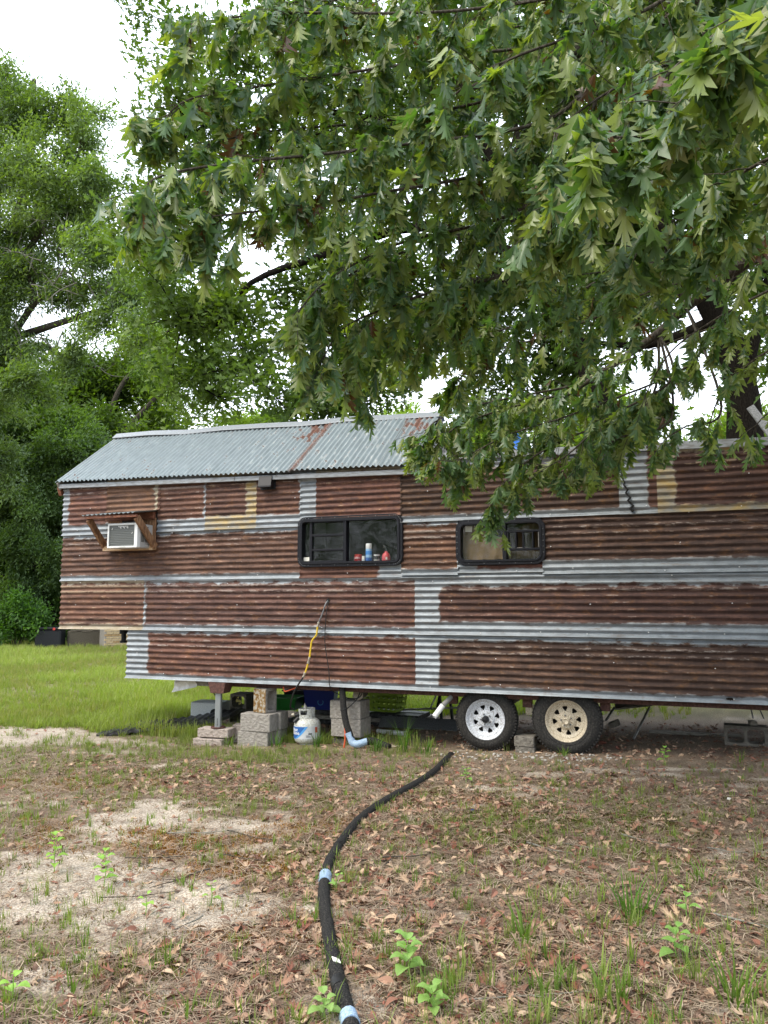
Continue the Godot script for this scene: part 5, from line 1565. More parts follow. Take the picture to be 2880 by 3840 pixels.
func build_far_things() -> void:
	var c := Vector3(-18.05, -0.17, -15.9)
	var t := thing("brick_pillar", "ochre and tan brick pillar at the far edge of the meadow", "pillar", c, 0.95)
	var bm := BoxMesh.new()
	bm.size = Vector3(0.23, 0.070, 0.11)
	var hb := BoxMesh.new()
	hb.size = Vector3(0.11, 0.070, 0.11)
	var core := mb()
	box(core, Vector3(0, 1.0, 0), Vector3(0.84, 2.0, 0.84))
	part(t, "mortar", core, M.concrete)
	for row in 16:
		for face in 2:
			var x := -0.44 + (0.06 if row % 2 == 0 else 0.0)
			while x < 0.40:
				var p := Vector3(x + 0.115, 0.05 + row * 0.084, 0.385) if face == 0 else Vector3(0.385, 0.05 + row * 0.084, -x - 0.115)
				var bas := Basis(Vector3.UP, (0.0 if face == 0 else PI / 2) + rng.randf_range(-0.02, 0.02))
				put(t, "brick", bm, M.brick_tan if rng.randf() < (0.75 if face == 0 else 0.25) else M.brick_ochre, Transform3D(bas, p + Vector3(0, 0, rng.randf_range(0, 0.012)) * (1.0 if face == 0 else 0.0)))
				x += 0.243
	t = thing("stone_trough", "broken stone planter trough beside the brick pillar", "planter", Vector3(-19.15, -0.17, -15.9), 0.65)
	for q in [[Vector3(0, 0.30, 0.32), Vector3(1.5, 0.60, 0.10)], [Vector3(0, 0.30, -0.32), Vector3(1.5, 0.66, 0.10)], [Vector3(-0.75, 0.30, 0), Vector3(0.10, 0.62, 0.62)], [Vector3(0.75, 0.30, 0), Vector3(0.10, 0.62, 0.62)]]:
		var st := mb()
		box(st, q[0], q[1], Basis(), 0.03)
		part(t, "side", st, M.stone_brown)
	for i in 7:
		var st := mb()
		box(st, Vector3(-0.6 + i * 0.2, 0.60 + 0.03 * sin(i * 2.0), 0.33), Vector3(0.19, 0.06, 0.11), Basis(Vector3(0, 0, 1), 0.2 * sin(i * 3.0)), 0.015)
		part(t, "rim_stone", st, M.stone_brown)
	t = thing("black_box", "black plastic box standing in the grass at the far hedge", "box", Vector3(-20.15, -0.17, -14.9), 0.5)
	var s2 := mb()
	box(s2, Vector3(0, 0.33, 0), Vector3(0.92, 0.66, 0.7), Basis(), 0.04)
	part(t, "body", s2, M.black_plastic)
	s2 = mb()
	box(s2, Vector3(0, 0.71, 0), Vector3(0.98, 0.10, 0.76), Basis(), 0.04)
	part(t, "lid", s2, M.black_plastic)
	s2 = mb()
	lathe(s2, [Vector2(0, 0.004), Vector2(0.05, 0.0)], Vector3(0.22, 0.70, 0.382), Basis(Vector3.RIGHT, PI / 2), 12)
	part(t, "badge", s2, M.label_red)
	t = thing("wire_tote", "white tote in a grey wire cage beyond the brick pillar", "tote", Vector3(-16.75, -0.17, -17.0), 0.4)
	s2 = mb()
	box(s2, Vector3(0, 0.6, 0), Vector3(1.1, 1.1, 1.0), Basis(), 0.08)
	part(t, "tank", s2, M.white_plastic)
	for i in 7:
		s2 = mb()
		tube(s2, [Vector3(-0.58 + i * 0.193, 0.0, 0.56), Vector3(-0.58 + i * 0.193, 1.2, 0.56)], 0.018, 0.018, 6)
		part(t, "cage_bar", s2, M.steel_dark)
		s2 = mb()
		tube(s2, [Vector3(-0.60, 0.06 + i * 0.19, 0.58), Vector3(0.60, 0.06 + i * 0.19, 0.58)], 0.018, 0.018, 6)
		part(t, "cage_bar", s2, M.steel_dark)

# ---------------------------------------------------------------- ground
func blob(x: float, z: float, cx: float, cz: float, rx: float, rz: float) -> float:
	var a := (x - cx) / rx
	var b := (z - cz) / rz
	return exp(-a * a - b * b)

func sand_at(x: float, z: float) -> float:
	var n := noise.get_noise_2d(x * 70.0, z * 110.0) * 0.55 + noise.get_noise_2d(x * 260.0, z * 300.0) * 0.35
	var s := 0.95 * blob(x, z, -1.7, 4.5, 1.3, 0.9) + 1.7 * blob(x, z, -5.9, 0.28, 1.7, 0.55) + 0.75 * blob(x, z, -1.9, 2.9, 1.2, 0.45) + 0.95 * blob(x, z, 0.72, 0.92, 0.22, 0.11) + 0.9 * blob(x, z, 1.10, 0.70, 0.20, 0.09)
	s += 0.95 * blob(x, z, 2.1, 0.45, 0.32, 0.09) + 0.9 * blob(x, z, 1.50, 0.95, 0.22, 0.10) + 0.9 * blob(x, z, 1.72, 0.50, 0.16, 0.06) + 0.8 * blob(x, z, 2.5, 0.75, 0.2, 0.07) + 0.75 * blob(x, z, -0.35, 4.35, 0.6, 0.3) + 0.7 * blob(x, z, 0.3, 1.6, 0.5, 0.35) + 0.5 * blob(x, z, 0.2, 5.1, 0.6, 0.35)
	return smoothstep(0.30, 0.72, s * 0.92 + n * 1.5)

func litter_at(x: float, z: float) -> float:
	var l := 0.16 + 0.95 * blob(x, z, -1.5, 1.6, 1.7, 0.6) + 0.75 * blob(x, z, 0.15, 3.0, 0.6, 1.5) + 0.85 * blob(x, z, 1.5, 4.7, 1.3, 1.0) + 0.5 * blob(x, z, 0.6, 2.6, 0.9, 1.0) + 0.4 * blob(x, z, 1.8, 3.0, 1.2, 1.0) + 0.4 * blob(x, z, 0.3, 5.0, 0.9, 0.6) + 0.55 * blob(x, z, 1.7, 1.1, 1.4, 0.8)
	if z < 0.0 and x > -4.4 and z > -2.5: l = 0.55
	return clampf(l * (0.75 + 0.9 * noise.get_noise_2d(x * 90.0 + 500.0, z * 90.0)), 0.0, 1.0)

func moss_at(x: float, z: float) -> float:
	var m := 1.0 * blob(x, z, -1.25, 3.3, 0.55, 0.38) + 1.0 * blob(x, z, -0.70, 3.85, 0.5, 0.25) + 0.9 * blob(x, z, 0.05, 4.55, 0.45, 0.22) + 0.6 * blob(x, z, -0.6, 3.1, 0.5, 0.4) + 0.5 * blob(x, z, -2.2, 3.6, 0.7, 0.4) + 0.45 * blob(x, z, -3.4, 2.2, 0.9, 0.5) + 0.4 * blob(x, z, 0.3, 2.0, 0.4, 0.2)
	return clampf(m * (0.7 + 1.6 * noise.get_noise_2d(x * 150.0, z * 150.0 + 300.0)), 0.0, 1.0)

func olive_at(x: float, z: float) -> float:
	return clampf((1.0 * blob(x, z, 1.2, 2.4, 1.1, 0.6) + 0.6 * blob(x, z, 0.4, 1.9, 0.6, 0.5) + 0.5 * blob(x, z, -0.4, 3.6, 0.5, 0.5) + 0.45 * blob(x, z, -0.2, 5.1, 0.6, 0.3) + 0.6 * blob(x, z, -3.2, 1.7, 1.4, 0.7) + 0.5 * blob(x, z, -1.2, 2.3, 0.7, 0.4)) * (0.8 + 1.2 * noise.get_noise_2d(x * 110.0 + 90.0, z * 110.0)), 0.0, 1.0)

func grass_at(x: float, z: float) -> float:
	var g := smoothstep(-2.3, -3.4, z)
	g = maxf(g, smoothstep(-4.3, -4.9, x) * smoothstep(0.4, -0.6, z))
	g = maxf(g, 0.95 * smoothstep(1.15, 0.75, z) * smoothstep(-0.9, -2.2, x) * smoothstep(-0.9, 0.0, z + 0.2 * noise.get_noise_2d(x * 80.0, 0.0)))
	g = maxf(g, 0.9 * blob(x, z, -0.85, 0.22, 0.55, 0.28))
	g = maxf(g, 0.6 * blob(x, z, -4.6, 2.0, 1.2, 0.8))
	var path := blob(x, z, -5.9, 0.28, 1.6, 0.52)
	g *= 0.62 + 0.38 * smoothstep(-0.25, 0.25, noise.get_noise_2d(x * 35.0 + 40.0, z * 35.0) + 0.10)
	return clampf(g - 1.6 * path * (0.7 + noise.get_noise_2d(x * 100.0, z * 100.0)), 0.0, 1.0)

func build_ground() -> void:
	var axis := func(lo: float, hi: float, step: float, far_lo: float, far_hi: float) -> PackedFloat32Array:
		var mid: Array = []
		var v := lo
		while v <= hi:
			mid.append(v); v += step
		var left: Array = []
		var s := step
		v = lo
		while v > far_lo:
			s = minf(s * 1.10, 12.0); v -= s; left.append(v)
		left.reverse()
		var right: Array = []
		s = step
		v = mid[-1]
		while v < far_hi:
			s = minf(s * 1.10, 12.0); v += s; right.append(v)
		return PackedFloat32Array(left + mid + right)
	var xs: PackedFloat32Array = axis.call(-4.6, 3.4, 0.042, -260.0, 220.0)
	var zs: PackedFloat32Array = axis.call(-0.4, 6.6, 0.042, -320.0, 80.0)
	var nx := xs.size()
	var nz := zs.size()
	var v := PackedVector3Array(); v.resize(nx * nz)
	var n := PackedVector3Array(); n.resize(nx * nz)
	var c := PackedColorArray(); c.resize(nx * nz)
	for i in nz:
		for j in nx:
			var x := xs[j]
			var z := zs[i]
			var k := i * nx + j
			v[k] = Vector3(x, ground_y(x, z), z)
			var col := Vector3(0.285, 0.225, 0.162)
			var s := sand_at(x, z)
			var g := grass_at(x, z)
			col = col.lerp(Vector3(0.185, 0.115, 0.080), litter_at(x, z) * 0.8)
			col = col.lerp(Vector3(0.190, 0.155, 0.060), olive_at(x, z) * 0.8)
			col = col.lerp(Vector3(0.28, 0.130, 0.036), moss_at(x, z) * 0.9)
			col = col.lerp(Vector3(0.200, 0.195, 0.075), g * 0.80)
			col = col.lerp(Vector3(0.57, 0.50, 0.415), s * (1.0 - g * 0.6))
			col *= 0.92 + 0.3 * noise.get_noise_2d(x * 400.0, z * 400.0)
			c[k] = Color(col.x, col.y, col.z)
	for i in nz:
		for j in nx:
			var a := v[i * nx + mini(j + 1, nx - 1)] - v[i * nx + maxi(j - 1, 0)]
			var b := v[mini(i + 1, nz - 1) * nx + j] - v[maxi(i - 1, 0) * nx + j]
			n[i * nx + j] = b.cross(a).normalized()
	var idx := PackedInt32Array()
	idx.resize((nx - 1) * (nz - 1) * 6)
	var q := 0
	for i in nz - 1:
		for j in nx - 1:
			var a := i * nx + j
			for e in [a, a + 1, a + nx, a + 1, a + nx + 1, a + nx]:
				idx[q] = e; q += 1
	var arr := []
	arr.resize(Mesh.ARRAY_MAX)
	arr[Mesh.ARRAY_VERTEX] = v
	arr[Mesh.ARRAY_NORMAL] = n
	arr[Mesh.ARRAY_COLOR] = c
	arr[Mesh.ARRAY_INDEX] = idx
	var am := ArrayMesh.new()
	am.add_surface_from_arrays(Mesh.PRIMITIVE_TRIANGLES, arr)
	var m := tmat("soil", [lin(0.50, 0.46, 0.42), lin(0.82, 0.80, 0.78), lin(1.0, 1.0, 1.0)], Vector3.ONE * 1.3, 0.95, 0.06, 51, 0.0, 0.0, true)
	m.vertex_color_use_as_albedo = true
	m.normal_enabled = true
	m.normal_texture = ntex(0.08, [], 52, 5, 512, 8.0)
	m.normal_scale = 1.0
	tag(put(self, "ground", am, m), "", "", "", "structure")

# ---------------------------------------------------------------- plants
# lobed oak leaf, tip along +y, unit length, folded and curled; colours lighten along the midrib
func oak_leaf(v: int, curl: float, fold: float, wave: float) -> ArrayMesh:
	var st := mb()
	var w := 1.0 + 0.16 * sin(v * 2.1)
	var spine := [0.0, 0.06, 0.24, 0.43, 0.62, 1.0]
	var waist := [0.010, 0.055, 0.062, 0.054, 0.046, 0.0]
	var lobes := [[0.06, 0.24, 0.215 * w, 0.300, 0.115, 0.150], [0.24, 0.43, 0.375 * w, 0.560, 0.150, 0.350], [0.43, 0.62, 0.285 * w, 0.785, 0.115, 0.545]]
	var bend := func(x: float, y: float) -> Vector3:
		var a := curl * y
		var yy := sin(a) / curl if absf(curl) > 0.01 else y
		var zz := (1.0 - cos(a)) / curl if absf(curl) > 0.01 else 0.0
		return Vector3(x * (1.0 - 0.25 * fold * absf(x)), yy - 0.22, -zz + absf(x) * fold + wave * sin(y * 11.0 + v) * absf(x))
	var put3 := func(a: Vector2, b: Vector2, c: Vector2, flip: bool, ca: float, cb: float, cc: float) -> void:
		var list := [[a, ca], [b, cb], [c, cc]]
		if flip: list = [[a, ca], [c, cc], [b, cb]]
		for e in list:
			st.set_color(Color(e[1], e[1], e[1]))
			st.set_smooth_group(0)
			st.add_vertex(bend.call(e[0].x, e[0].y))
	for s in [-1.0, 1.0]:
		var fl: bool = s > 0.0
		for i in 5:
			var m0 := Vector2(0, spine[i]); var m1 := Vector2(0, spine[i + 1])
			var p0 := Vector2(s * waist[i], spine[i]); var p1 := Vector2(s * waist[i + 1], spine[i + 1])
			put3.call(m0, p0, p1, fl, 1.0, 0.84, 0.84)
			if i < 5: put3.call(m0, p1, m1, fl, 1.0, 0.84, 1.0)
		for k in 3:
			var L: Array = lobes[k]
			var shift := 0.02 * sin(v * 3.7 + k * 2.0 + s)
			var lo := Vector2(s * waist[k + 1], L[0])
			var hi := Vector2(s * waist[k + 2], L[1])
			var mid := Vector2(s * L[4], L[5] + shift)
			var tip := Vector2(s * (L[2] + shift), L[3] + shift)
			var up := Vector2(s * L[4] * 0.80, lerpf(L[1], L[3], 0.48) + 0.01)
			put3.call(lo, mid, hi, fl, 0.84, 0.80, 0.84)
			put3.call(mid, up, hi, fl, 0.80, 0.80, 0.84)
			put3.call(mid, tip, up, fl, 0.80, 0.88, 0.80)
			if k == 2:   # teeth of the end lobe
				put3.call(Vector2(s * 0.046, 0.62), Vector2(s * 0.085, 0.78), Vector2(0, 0.84), fl, 0.84, 0.85, 1.0)
				put3.call(Vector2(s * 0.060, 0.74), Vector2(s * 0.125, 0.90), Vector2(s * 0.030, 0.86), fl, 0.82, 0.9, 0.9)
	# petiole
	for s in [0, 1]:
		for e in ([[Vector3(-0.007, 0, 0), Vector3(0.007, 0, 0), Vector3(0.006, -0.22, 0)], [Vector3(-0.007, 0, 0), Vector3(0.006, -0.22, 0), Vector3(-0.006, -0.22, 0)]][s]):
			st.set_color(Color(1, 1, 0.7))
			st.set_smooth_group(0)
			st.add_vertex(Vector3(0, 0, 0) + e + Vector3(0, -0.22 + 0.22, 0) * 1.0)
	st.generate_normals()
	return st.commit()

# a spray of small leaves: kind 0 narrow, 1 lobed oak, 2 pinnate
func spray(kind: int, n: int, spread: float, size: float, seed_: int) -> ArrayMesh:
	var r := RandomNumberGenerator.new()
	r.seed = seed_
	var st := mb()
	for i in n:
		var p := Vector3(r.randfn(), r.randfn() * 0.8, r.randfn()) * spread * 0.5
		var y := (p.normalized() * 0.7 + Vector3(r.randfn(), r.randfn() - 0.15, r.randfn()) * 0.6).normalized()
		var z := Vector3(r.randfn() * 0.6, 1.0 + r.randf(), r.randfn() * 0.6 + 0.3)
		var x := y.cross(z).normalized()
		z = x.cross(y).normalized()
		var s := size * r.randf_range(0.7, 1.25)
		var shade := r.randf_range(0.72, 1.0)
		st.set_color(Color(shade, shade, shade * r.randf_range(0.8, 1.0)))
		var pts: Array
		if kind == 0:
			pts = [Vector2(0, 0), Vector2(0.16, 0.35), Vector2(0.13, 0.7), Vector2(0, 1.0), Vector2(-0.13, 0.7), Vector2(-0.16, 0.35)]
		elif kind == 1:
			pts = [Vector2(0, 0), Vector2(0.09, 0.2), Vector2(0.20, 0.36), Vector2(0.11, 0.45), Vector2(0.36, 0.66), Vector2(0.14, 0.74), Vector2(0.17, 0.92), Vector2(0, 1.0), Vector2(-0.17, 0.92), Vector2(-0.14, 0.74), Vector2(-0.36, 0.66), Vector2(-0.11, 0.45), Vector2(-0.20, 0.36), Vector2(-0.09, 0.2)]
		else:
			pts = [Vector2(0, 0), Vector2(0.24, 0.4), Vector2(0.17, 0.75), Vector2(0, 1.0), Vector2(-0.17, 0.75), Vector2(-0.24, 0.4)]
		var m := pts.size()
		var mid := p + y * s * 0.5 - z * s * 0.05
		for k in m:
			var a: Vector2 = pts[k]; var b: Vector2 = pts[(k + 1) % m]
			var A := p + (x * a.x + y * a.y) * s + z * absf(a.x) * s * 0.35
			var B := p + (x * b.x + y * b.y) * s + z * absf(b.x) * s * 0.35
			tri(st, mid, A, B, z, (z + x * a.x).normalized(), (z + x * b.x).normalized())
	return st.commit()

# crowns: every clump sends out drooping branchlets, each strung with sprays; gaps stay between them
func sprinkle(clumps: Array, density: float, size0: float, size1: float, dark: Color, light: Color, twigs: SurfaceTool = null, branches := 7.0) -> Array:
	var at: Array = []
	var cs: Array = []
	for c: Array in clumps:
		var o: Vector3 = c[0]
		var R: float = c[1]
		var tone := rng.randf_range(-0.22, 0.22)
		var nb := int(5.0 + R * branches)
		for b in nb:
			var d := Vector3(rng.randfn(), rng.randfn() * 0.8 + 0.12, rng.randfn()).normalized()
			var L := R * rng.randf_range(0.45, 1.45)
			var tb := tone + rng.randf_range(-0.28, 0.28)
			var sag := Vector3.DOWN * L * rng.randf_range(0.05, 0.35)
			if twigs:
				tube(twigs, [o, o + d * L * 0.5 + sag * 0.25, o + d * L + sag], 0.016 * R, 0.006, 4, false)
			var n := int(density * L * rng.randf_range(0.7, 1.3))
			for i in n:
				var t := 0.15 + 0.9 * pow(rng.randf(), 0.75)
				var p := o + d * L * t + sag * t * t + Vector3(rng.randfn(), rng.randfn() * 0.7, rng.randfn()) * R * 0.15
				var s := rng.randf_range(size0, size1)
				var bas := Basis(Vector3.UP, rng.randf() * TAU) * Basis(Vector3.RIGHT, rng.randf_range(-0.8, 0.8))
				at.append(Transform3D(bas.scaled(Vector3.ONE * s), p))
				cs.append(dark.lerp(light, clampf(0.5 + tb + rng.randf_range(-0.3, 0.3), 0.0, 1.0)))
	return [at, cs]

func trunk_part(parent: Node, called: String, pts: Array, r0: float, r1: float, m: Material, steps := 4, sides := 10) -> void:
	var st := mb()
	tube(st, curve(pts, steps), r0, r1, sides, true, 0.10)
	part(parent, called, st, m)

func build_near_oak() -> void:
	var boughs := [
	[Vector3(2.10, 4.78, 4.01), Vector3(0.92, 4.74, 4.23), Vector3(-0.03, 4.72, 4.59), Vector3(-0.42, 4.56, 4.86)],
	[Vector3(1.86, 4.87, 3.57), Vector3(0.84, 4.70, 3.94), Vector3(-0.09, 4.41, 4.46), Vector3(-0.46, 4.22, 4.75), Vector3(-0.56, 4.05, 4.85)],
	[Vector3(1.58, 4.83, 3.35), Vector3(0.54, 4.42, 3.90), Vector3(-0.15, 4.21, 4.35), Vector3(-0.41, 4.02, 4.64)],
	[Vector3(1.34, 4.29, 3.80), Vector3(0.41, 3.99, 4.33), Vector3(-0.14, 3.74, 4.83), Vector3(-0.38, 3.56, 5.11), Vector3(-0.38, 3.40, 5.20)],
	[Vector3(1.07, 4.09, 3.77), Vector3(0.40, 3.74, 4.30), Vector3(0.02, 3.56, 4.64), Vector3(-0.19, 3.42, 4.92)],
	[Vector3(1.17, 3.92, 3.61), Vector3(0.41, 3.60, 3.96), Vector3(0.11, 3.30, 4.25), Vector3(0.00, 3.09, 4.37)],
	[Vector3(1.12, 3.71, 3.38), Vector3(0.50, 3.34, 3.79), Vector3(0.14, 3.14, 4.00), Vector3(0.09, 2.89, 4.21)],
	[Vector3(1.22, 4.08, 2.96), Vector3(0.64, 3.60, 3.23), Vector3(0.28, 3.32, 3.43)],
	[Vector3(1.62, 3.94, 2.36), Vector3(0.98, 3.57, 2.56), Vector3(0.46, 3.37, 2.84), Vector3(0.18, 3.21, 3.03)],
	[Vector3(1.94, 3.89, 2.02), Vector3(1.10, 3.54, 2.29), Vector3(0.66, 3.37, 2.54), Vector3(0.46, 3.14, 2.70)],
	[Vector3(2.10, 3.52, 1.27), Vector3(1.18, 3.10, 1.56), Vector3(0.65, 2.89, 1.84), Vector3(0.24, 2.64, 2.07)],
	[Vector3(1.72, 3.17, 1.37), Vector3(1.07, 2.85, 1.68), Vector3(0.73, 2.60, 1.89), Vector3(0.53, 2.33, 2.03)],
	[Vector3(1.91, 3.31, 1.53), Vector3(1.45, 2.99, 1.77), Vector3(1.14, 2.68, 1.95), Vector3(0.97, 2.57, 2.01)],
	[Vector3(2.77, 3.65, 2.75), Vector3(2.23, 3.38, 2.71), Vector3(1.91, 3.21, 2.59), Vector3(1.72, 2.95, 2.42)],
	[Vector3(2.95, 3.46, 2.23), Vector3(2.47, 3.18, 2.38), Vector3(2.23, 2.98, 2.22), Vector3(2.14, 2.77, 2.02)],
	[Vector3(3.03, 3.02, 2.36), Vector3(2.57, 2.84, 2.29), Vector3(2.43, 2.73, 2.23)],
	[Vector3(2.51, 3.62, 5.32), Vector3(2.13, 3.26, 5.64), Vector3(1.93, 3.11, 5.69), Vector3(1.82, 2.99, 5.72)],
	[Vector3(2.47, 3.31, 5.40), Vector3(2.07, 3.04, 5.74), Vector3(1.96, 2.96, 5.77), Vector3(1.84, 2.86, 5.80), Vector3(1.74, 2.85, 5.84)],
	[Vector3(2.54, 3.21, 5.04), Vector3(2.23, 3.02, 5.24), Vector3(2.08, 2.93, 5.29)],
	[Vector3(2.35, 3.36, 5.78), Vector3(2.14, 3.08, 5.93), Vector3(2.08, 2.99, 5.94)],
	[Vector3(2.37, 3.53, 4.72), Vector3(1.93, 3.35, 4.86), Vector3(1.62, 3.25, 4.86), Vector3(1.44, 3.15, 4.81)],
	[Vector3(2.50, 3.40, 4.33), Vector3(2.06, 3.27, 4.37), Vector3(1.76, 3.17, 4.36)],
	[Vector3(1.86, 4.36, 4.37), Vector3(1.25, 4.05, 4.67), Vector3(0.96, 3.77, 4.85)],
	[Vector3(2.34, 4.05, 4.47), Vector3(1.76, 3.81, 4.66), Vector3(1.46, 3.60, 4.75)],
	[Vector3(2.70, 3.71, 3.21), Vector3(2.20, 3.42, 3.37), Vector3(1.79, 3.37, 3.30), Vector3(1.46, 3.28, 3.20)],
	[Vector3(2.46, 5.82, 2.71), Vector3(1.25, 5.60, 2.92), Vector3(0.36, 5.36, 3.34), Vector3(-0.20, 5.23, 3.64)],
	[Vector3(2.12, 4.79, 2.71), Vector3(1.23, 4.39, 3.00), Vector3(0.65, 4.03, 3.27)],
	[Vector3(2.56, 4.18, 2.25), Vector3(1.79, 3.89, 2.51), Vector3(1.17, 3.79, 2.73)],
	[Vector3(1.61, 5.24, 3.60), Vector3(0.57, 5.13, 3.98), Vector3(-0.15, 5.05, 4.30)],
	[Vector3(2.91, 3.82, 1.64), Vector3(2.09, 3.61, 1.71), Vector3(1.39, 3.38, 1.73)],
	[Vector3(1.16, 3.41, 1.29), Vector3(0.39, 3.25, 1.55), Vector3(0.04, 3.09, 1.78), Vector3(-0.11, 2.87, 1.91)],
	[Vector3(0.92, 3.24, 1.57), Vector3(0.32, 3.06, 1.77), Vector3(0.12, 2.87, 1.93), Vector3(0.21, 2.68, 1.88)],
	[Vector3(1.90, 3.01, 1.49), Vector3(1.48, 2.81, 1.74), Vector3(1.24, 2.57, 1.90)],
	[Vector3(2.24, 2.94, 2.00), Vector3(1.99, 2.82, 1.97), Vector3(1.86, 2.74, 2.01)],
	[Vector3(0.48, 3.72, 3.73), Vector3(0.14, 3.48, 3.94), Vector3(-0.01, 3.25, 4.07)],
	[Vector3(0.66, 3.44, 3.31), Vector3(0.18, 3.23, 3.57), Vector3(0.04, 2.96, 3.70)],
	]
	var limbs := [
	[Vector3(5.6, 6.6, 3.2), Vector3(3.6, 6.5, 2.6), Vector3(2.21, 6.00, 2.39), Vector3(1.89, 5.71, 2.48), Vector3(1.63, 5.56, 2.56), Vector3(1.14, 5.31, 2.71), Vector3(0.78, 5.23, 2.94), Vector3(0.44, 4.92, 3.25)],
	[Vector3(5.5, 4.9, 3.0), Vector3(4.0, 4.7, 2.0), Vector3(2.80, 4.42, 1.54), Vector3(2.33, 4.13, 1.47), Vector3(1.99, 4.02, 1.48), Vector3(1.48, 3.90, 1.55)],
	[Vector3(5.5, 5.1, 2.9), Vector3(4.0, 4.9, 1.8), Vector3(2.85, 4.49, 1.32), Vector3(2.05, 3.97, 1.34), Vector3(1.83, 3.79, 1.29), Vector3(1.33, 3.43, 1.44), Vector3(1.04, 3.20, 1.63)],
	[Vector3(5.6, 5.6, 3.3), Vector3(3.2, 5.5, 3.2), Vector3(1.65, 5.06, 3.35), Vector3(1.01, 4.70, 3.55), Vector3(0.81, 4.54, 3.60), Vector3(0.61, 4.31, 3.65), Vector3(0.40, 4.05, 3.80)],
	[Vector3(5.5, 4.6, 3.5), Vector3(4.0, 4.3, 4.6), Vector3(3.0, 3.9, 5.0), Vector3(2.55, 3.65, 5.1)],
	[Vector3(5.6, 5.2, 3.5), Vector3(4.0, 5.0, 4.1), Vector3(2.9, 4.9, 4.1), Vector3(2.2, 4.85, 4.0)],
	]
	var t := thing("oak_tree", "overhanging oak whose drooping lobed leaves fill the view above the trailer", "tree")
	trunk_part(t, "trunk", [Vector3(5.9, -0.3, 3.1), Vector3(5.75, 2.2, 3.15), Vector3(5.6, 4.6, 3.2), Vector3(5.6, 7.0, 3.2), Vector3(5.4, 9.5, 3.0)], 0.42, 0.20, M.bark, 4, 18)
	for l in limbs.size():
		trunk_part(t, "limb", limbs[l], [0.10, 0.08, 0.09, 0.08, 0.07, 0.07][l], [0.012, 0.010, 0.010, 0.009, 0.012, 0.012][l], M.bark, 5, 9)
	var variants: Array = []
	for v in 8:
		variants.append(oak_leaf(v, [0.5, 0.9, -0.4, 1.3, 0.7, 0.2, 1.1, 0.6][v], [0.35, 0.6, 0.25, 0.5, 0.8, 0.4, 0.3, 0.55][v], [0.10, 0.2, 0.12, 0.25, 0.1, 0.2, 0.15, 0.3][v]))
	var st := mb()
	var leaves: Array = []      # [transform, colour, variant, apparent size]
	for b in boughs.size():
		var bough: Array = boughs[b]
		var first: Vector3 = bough[0]
		# carry the bough back to the nearest point of a limb
		var best := Vector3.ZERO
		var bd := 1e9
		for l: Array in limbs:
			for p: Vector3 in l:
				var dd := p.distance_to(first) + (0.0 if p.x > first.x - 0.2 else 1.5)
				if dd < bd:
					bd = dd; best = p
		var c := curve([best] + bough, 8)
		tube(st, c, 0.013, 0.0035, 5, false)
		var i0 := 6
		var near_b := 1.0 if (b >= 16 and b <= 19) else 0.0
		for i in range(i0, c.size()):
			var f := float(i) / c.size()
			var along: Vector3 = (c[mini(i + 1, c.size() - 1)] - c[i - 1]).normalized()
			var spacing: float = (c[i] - c[i - 1]).length()
			var thin: float = 0.30 if b in [13, 14, 15, 24, 29, 33] else (0.50 if b in [9, 25, 26, 27, 12, 32] else 0.90)
			var k := int(round(thin * spacing / (0.042 if near_b < 0.5 else 0.05) + rng.randf() * 0.6 * thin))
			if i == c.size() - 1: k += 3
			for q in k:
				var base: Vector3 = c[i - 1].lerp(c[i], rng.randf())
				var side := Vector3(rng.randfn(), rng.randfn() * 0.7, rng.randfn())
				side = (side - along * side.dot(along)).normalized()
				var dir := (along * rng.randf_range(0.3, 1.0) + side * rng.randf_range(0.4, 1.1) + Vector3.DOWN * rng.randf_range(0.0, 0.6)).normalized()
				var L := rng.randf_range(0.10, 0.36) * lerpf(1.15, 0.75, f) * (0.6 if near_b > 0.5 else 1.0)
				var tip := base + dir * L + Vector3.DOWN * L * 0.12
				tube(st, [base, base.lerp(tip, 0.5) + Vector3.UP * L * 0.05, tip], 0.0028, 0.0014, 4, false)
				var nl := rng.randi_range(5, 10)
				for e in nl:
					var g := 1.0 - pow(rng.randf(), 1.7) * 0.75
					var p := base.lerp(tip, g)
					var out := (dir * rng.randf_range(0.1, 0.8) + Vector3(rng.randfn(), rng.randfn() * 0.5, rng.randfn()) * 0.30 + Vector3.DOWN * rng.randf_range(0.7, 2.8)).normalized()
					var nrm := Vector3(rng.randfn(), rng.randfn() * 0.4 + 0.3, rng.randfn())
					var x := out.cross(nrm).normalized()
					var z := x.cross(out).normalized()
					var s := rng.randf_range(0.095, 0.215)
					var tr := Transform3D(Basis(x * s * rng.randf_range(0.72, 0.98), out * s, z * s), p + out * s * 0.22)
					var u := rng.randf()
					var col: Color
					if u < 0.54: col = Color(0.105, 0.200, 0.098).lerp(Color(0.180, 0.290, 0.125), rng.randf())
					elif u < 0.90: col = Color(0.240, 0.320, 0.095).lerp(Color(0.340, 0.410, 0.135), rng.randf())
					elif u < 0.985: col = Color(0.32, 0.37, 0.15).lerp(Color(0.45, 0.48, 0.26), rng.randf())
					else: col = Color(0.16, 0.075, 0.035)
					leaves.append([tr, col, rng.randi() % 8, s / (p - EYE).length() * (1.0 if p.x < 2.6 else 0.2)])
	part(t, "twigs", st, M.bark)
	var m := leafmat("oak_leaf", Color.WHITE, 0.33, Color(0.93, 1.0, 0.42), 0.5)
	leaves.sort_custom(func(a, b): return a[3] > b[3])
	# the three hundred that show largest are parts of their own, in a few tones
	var tones: Array = []
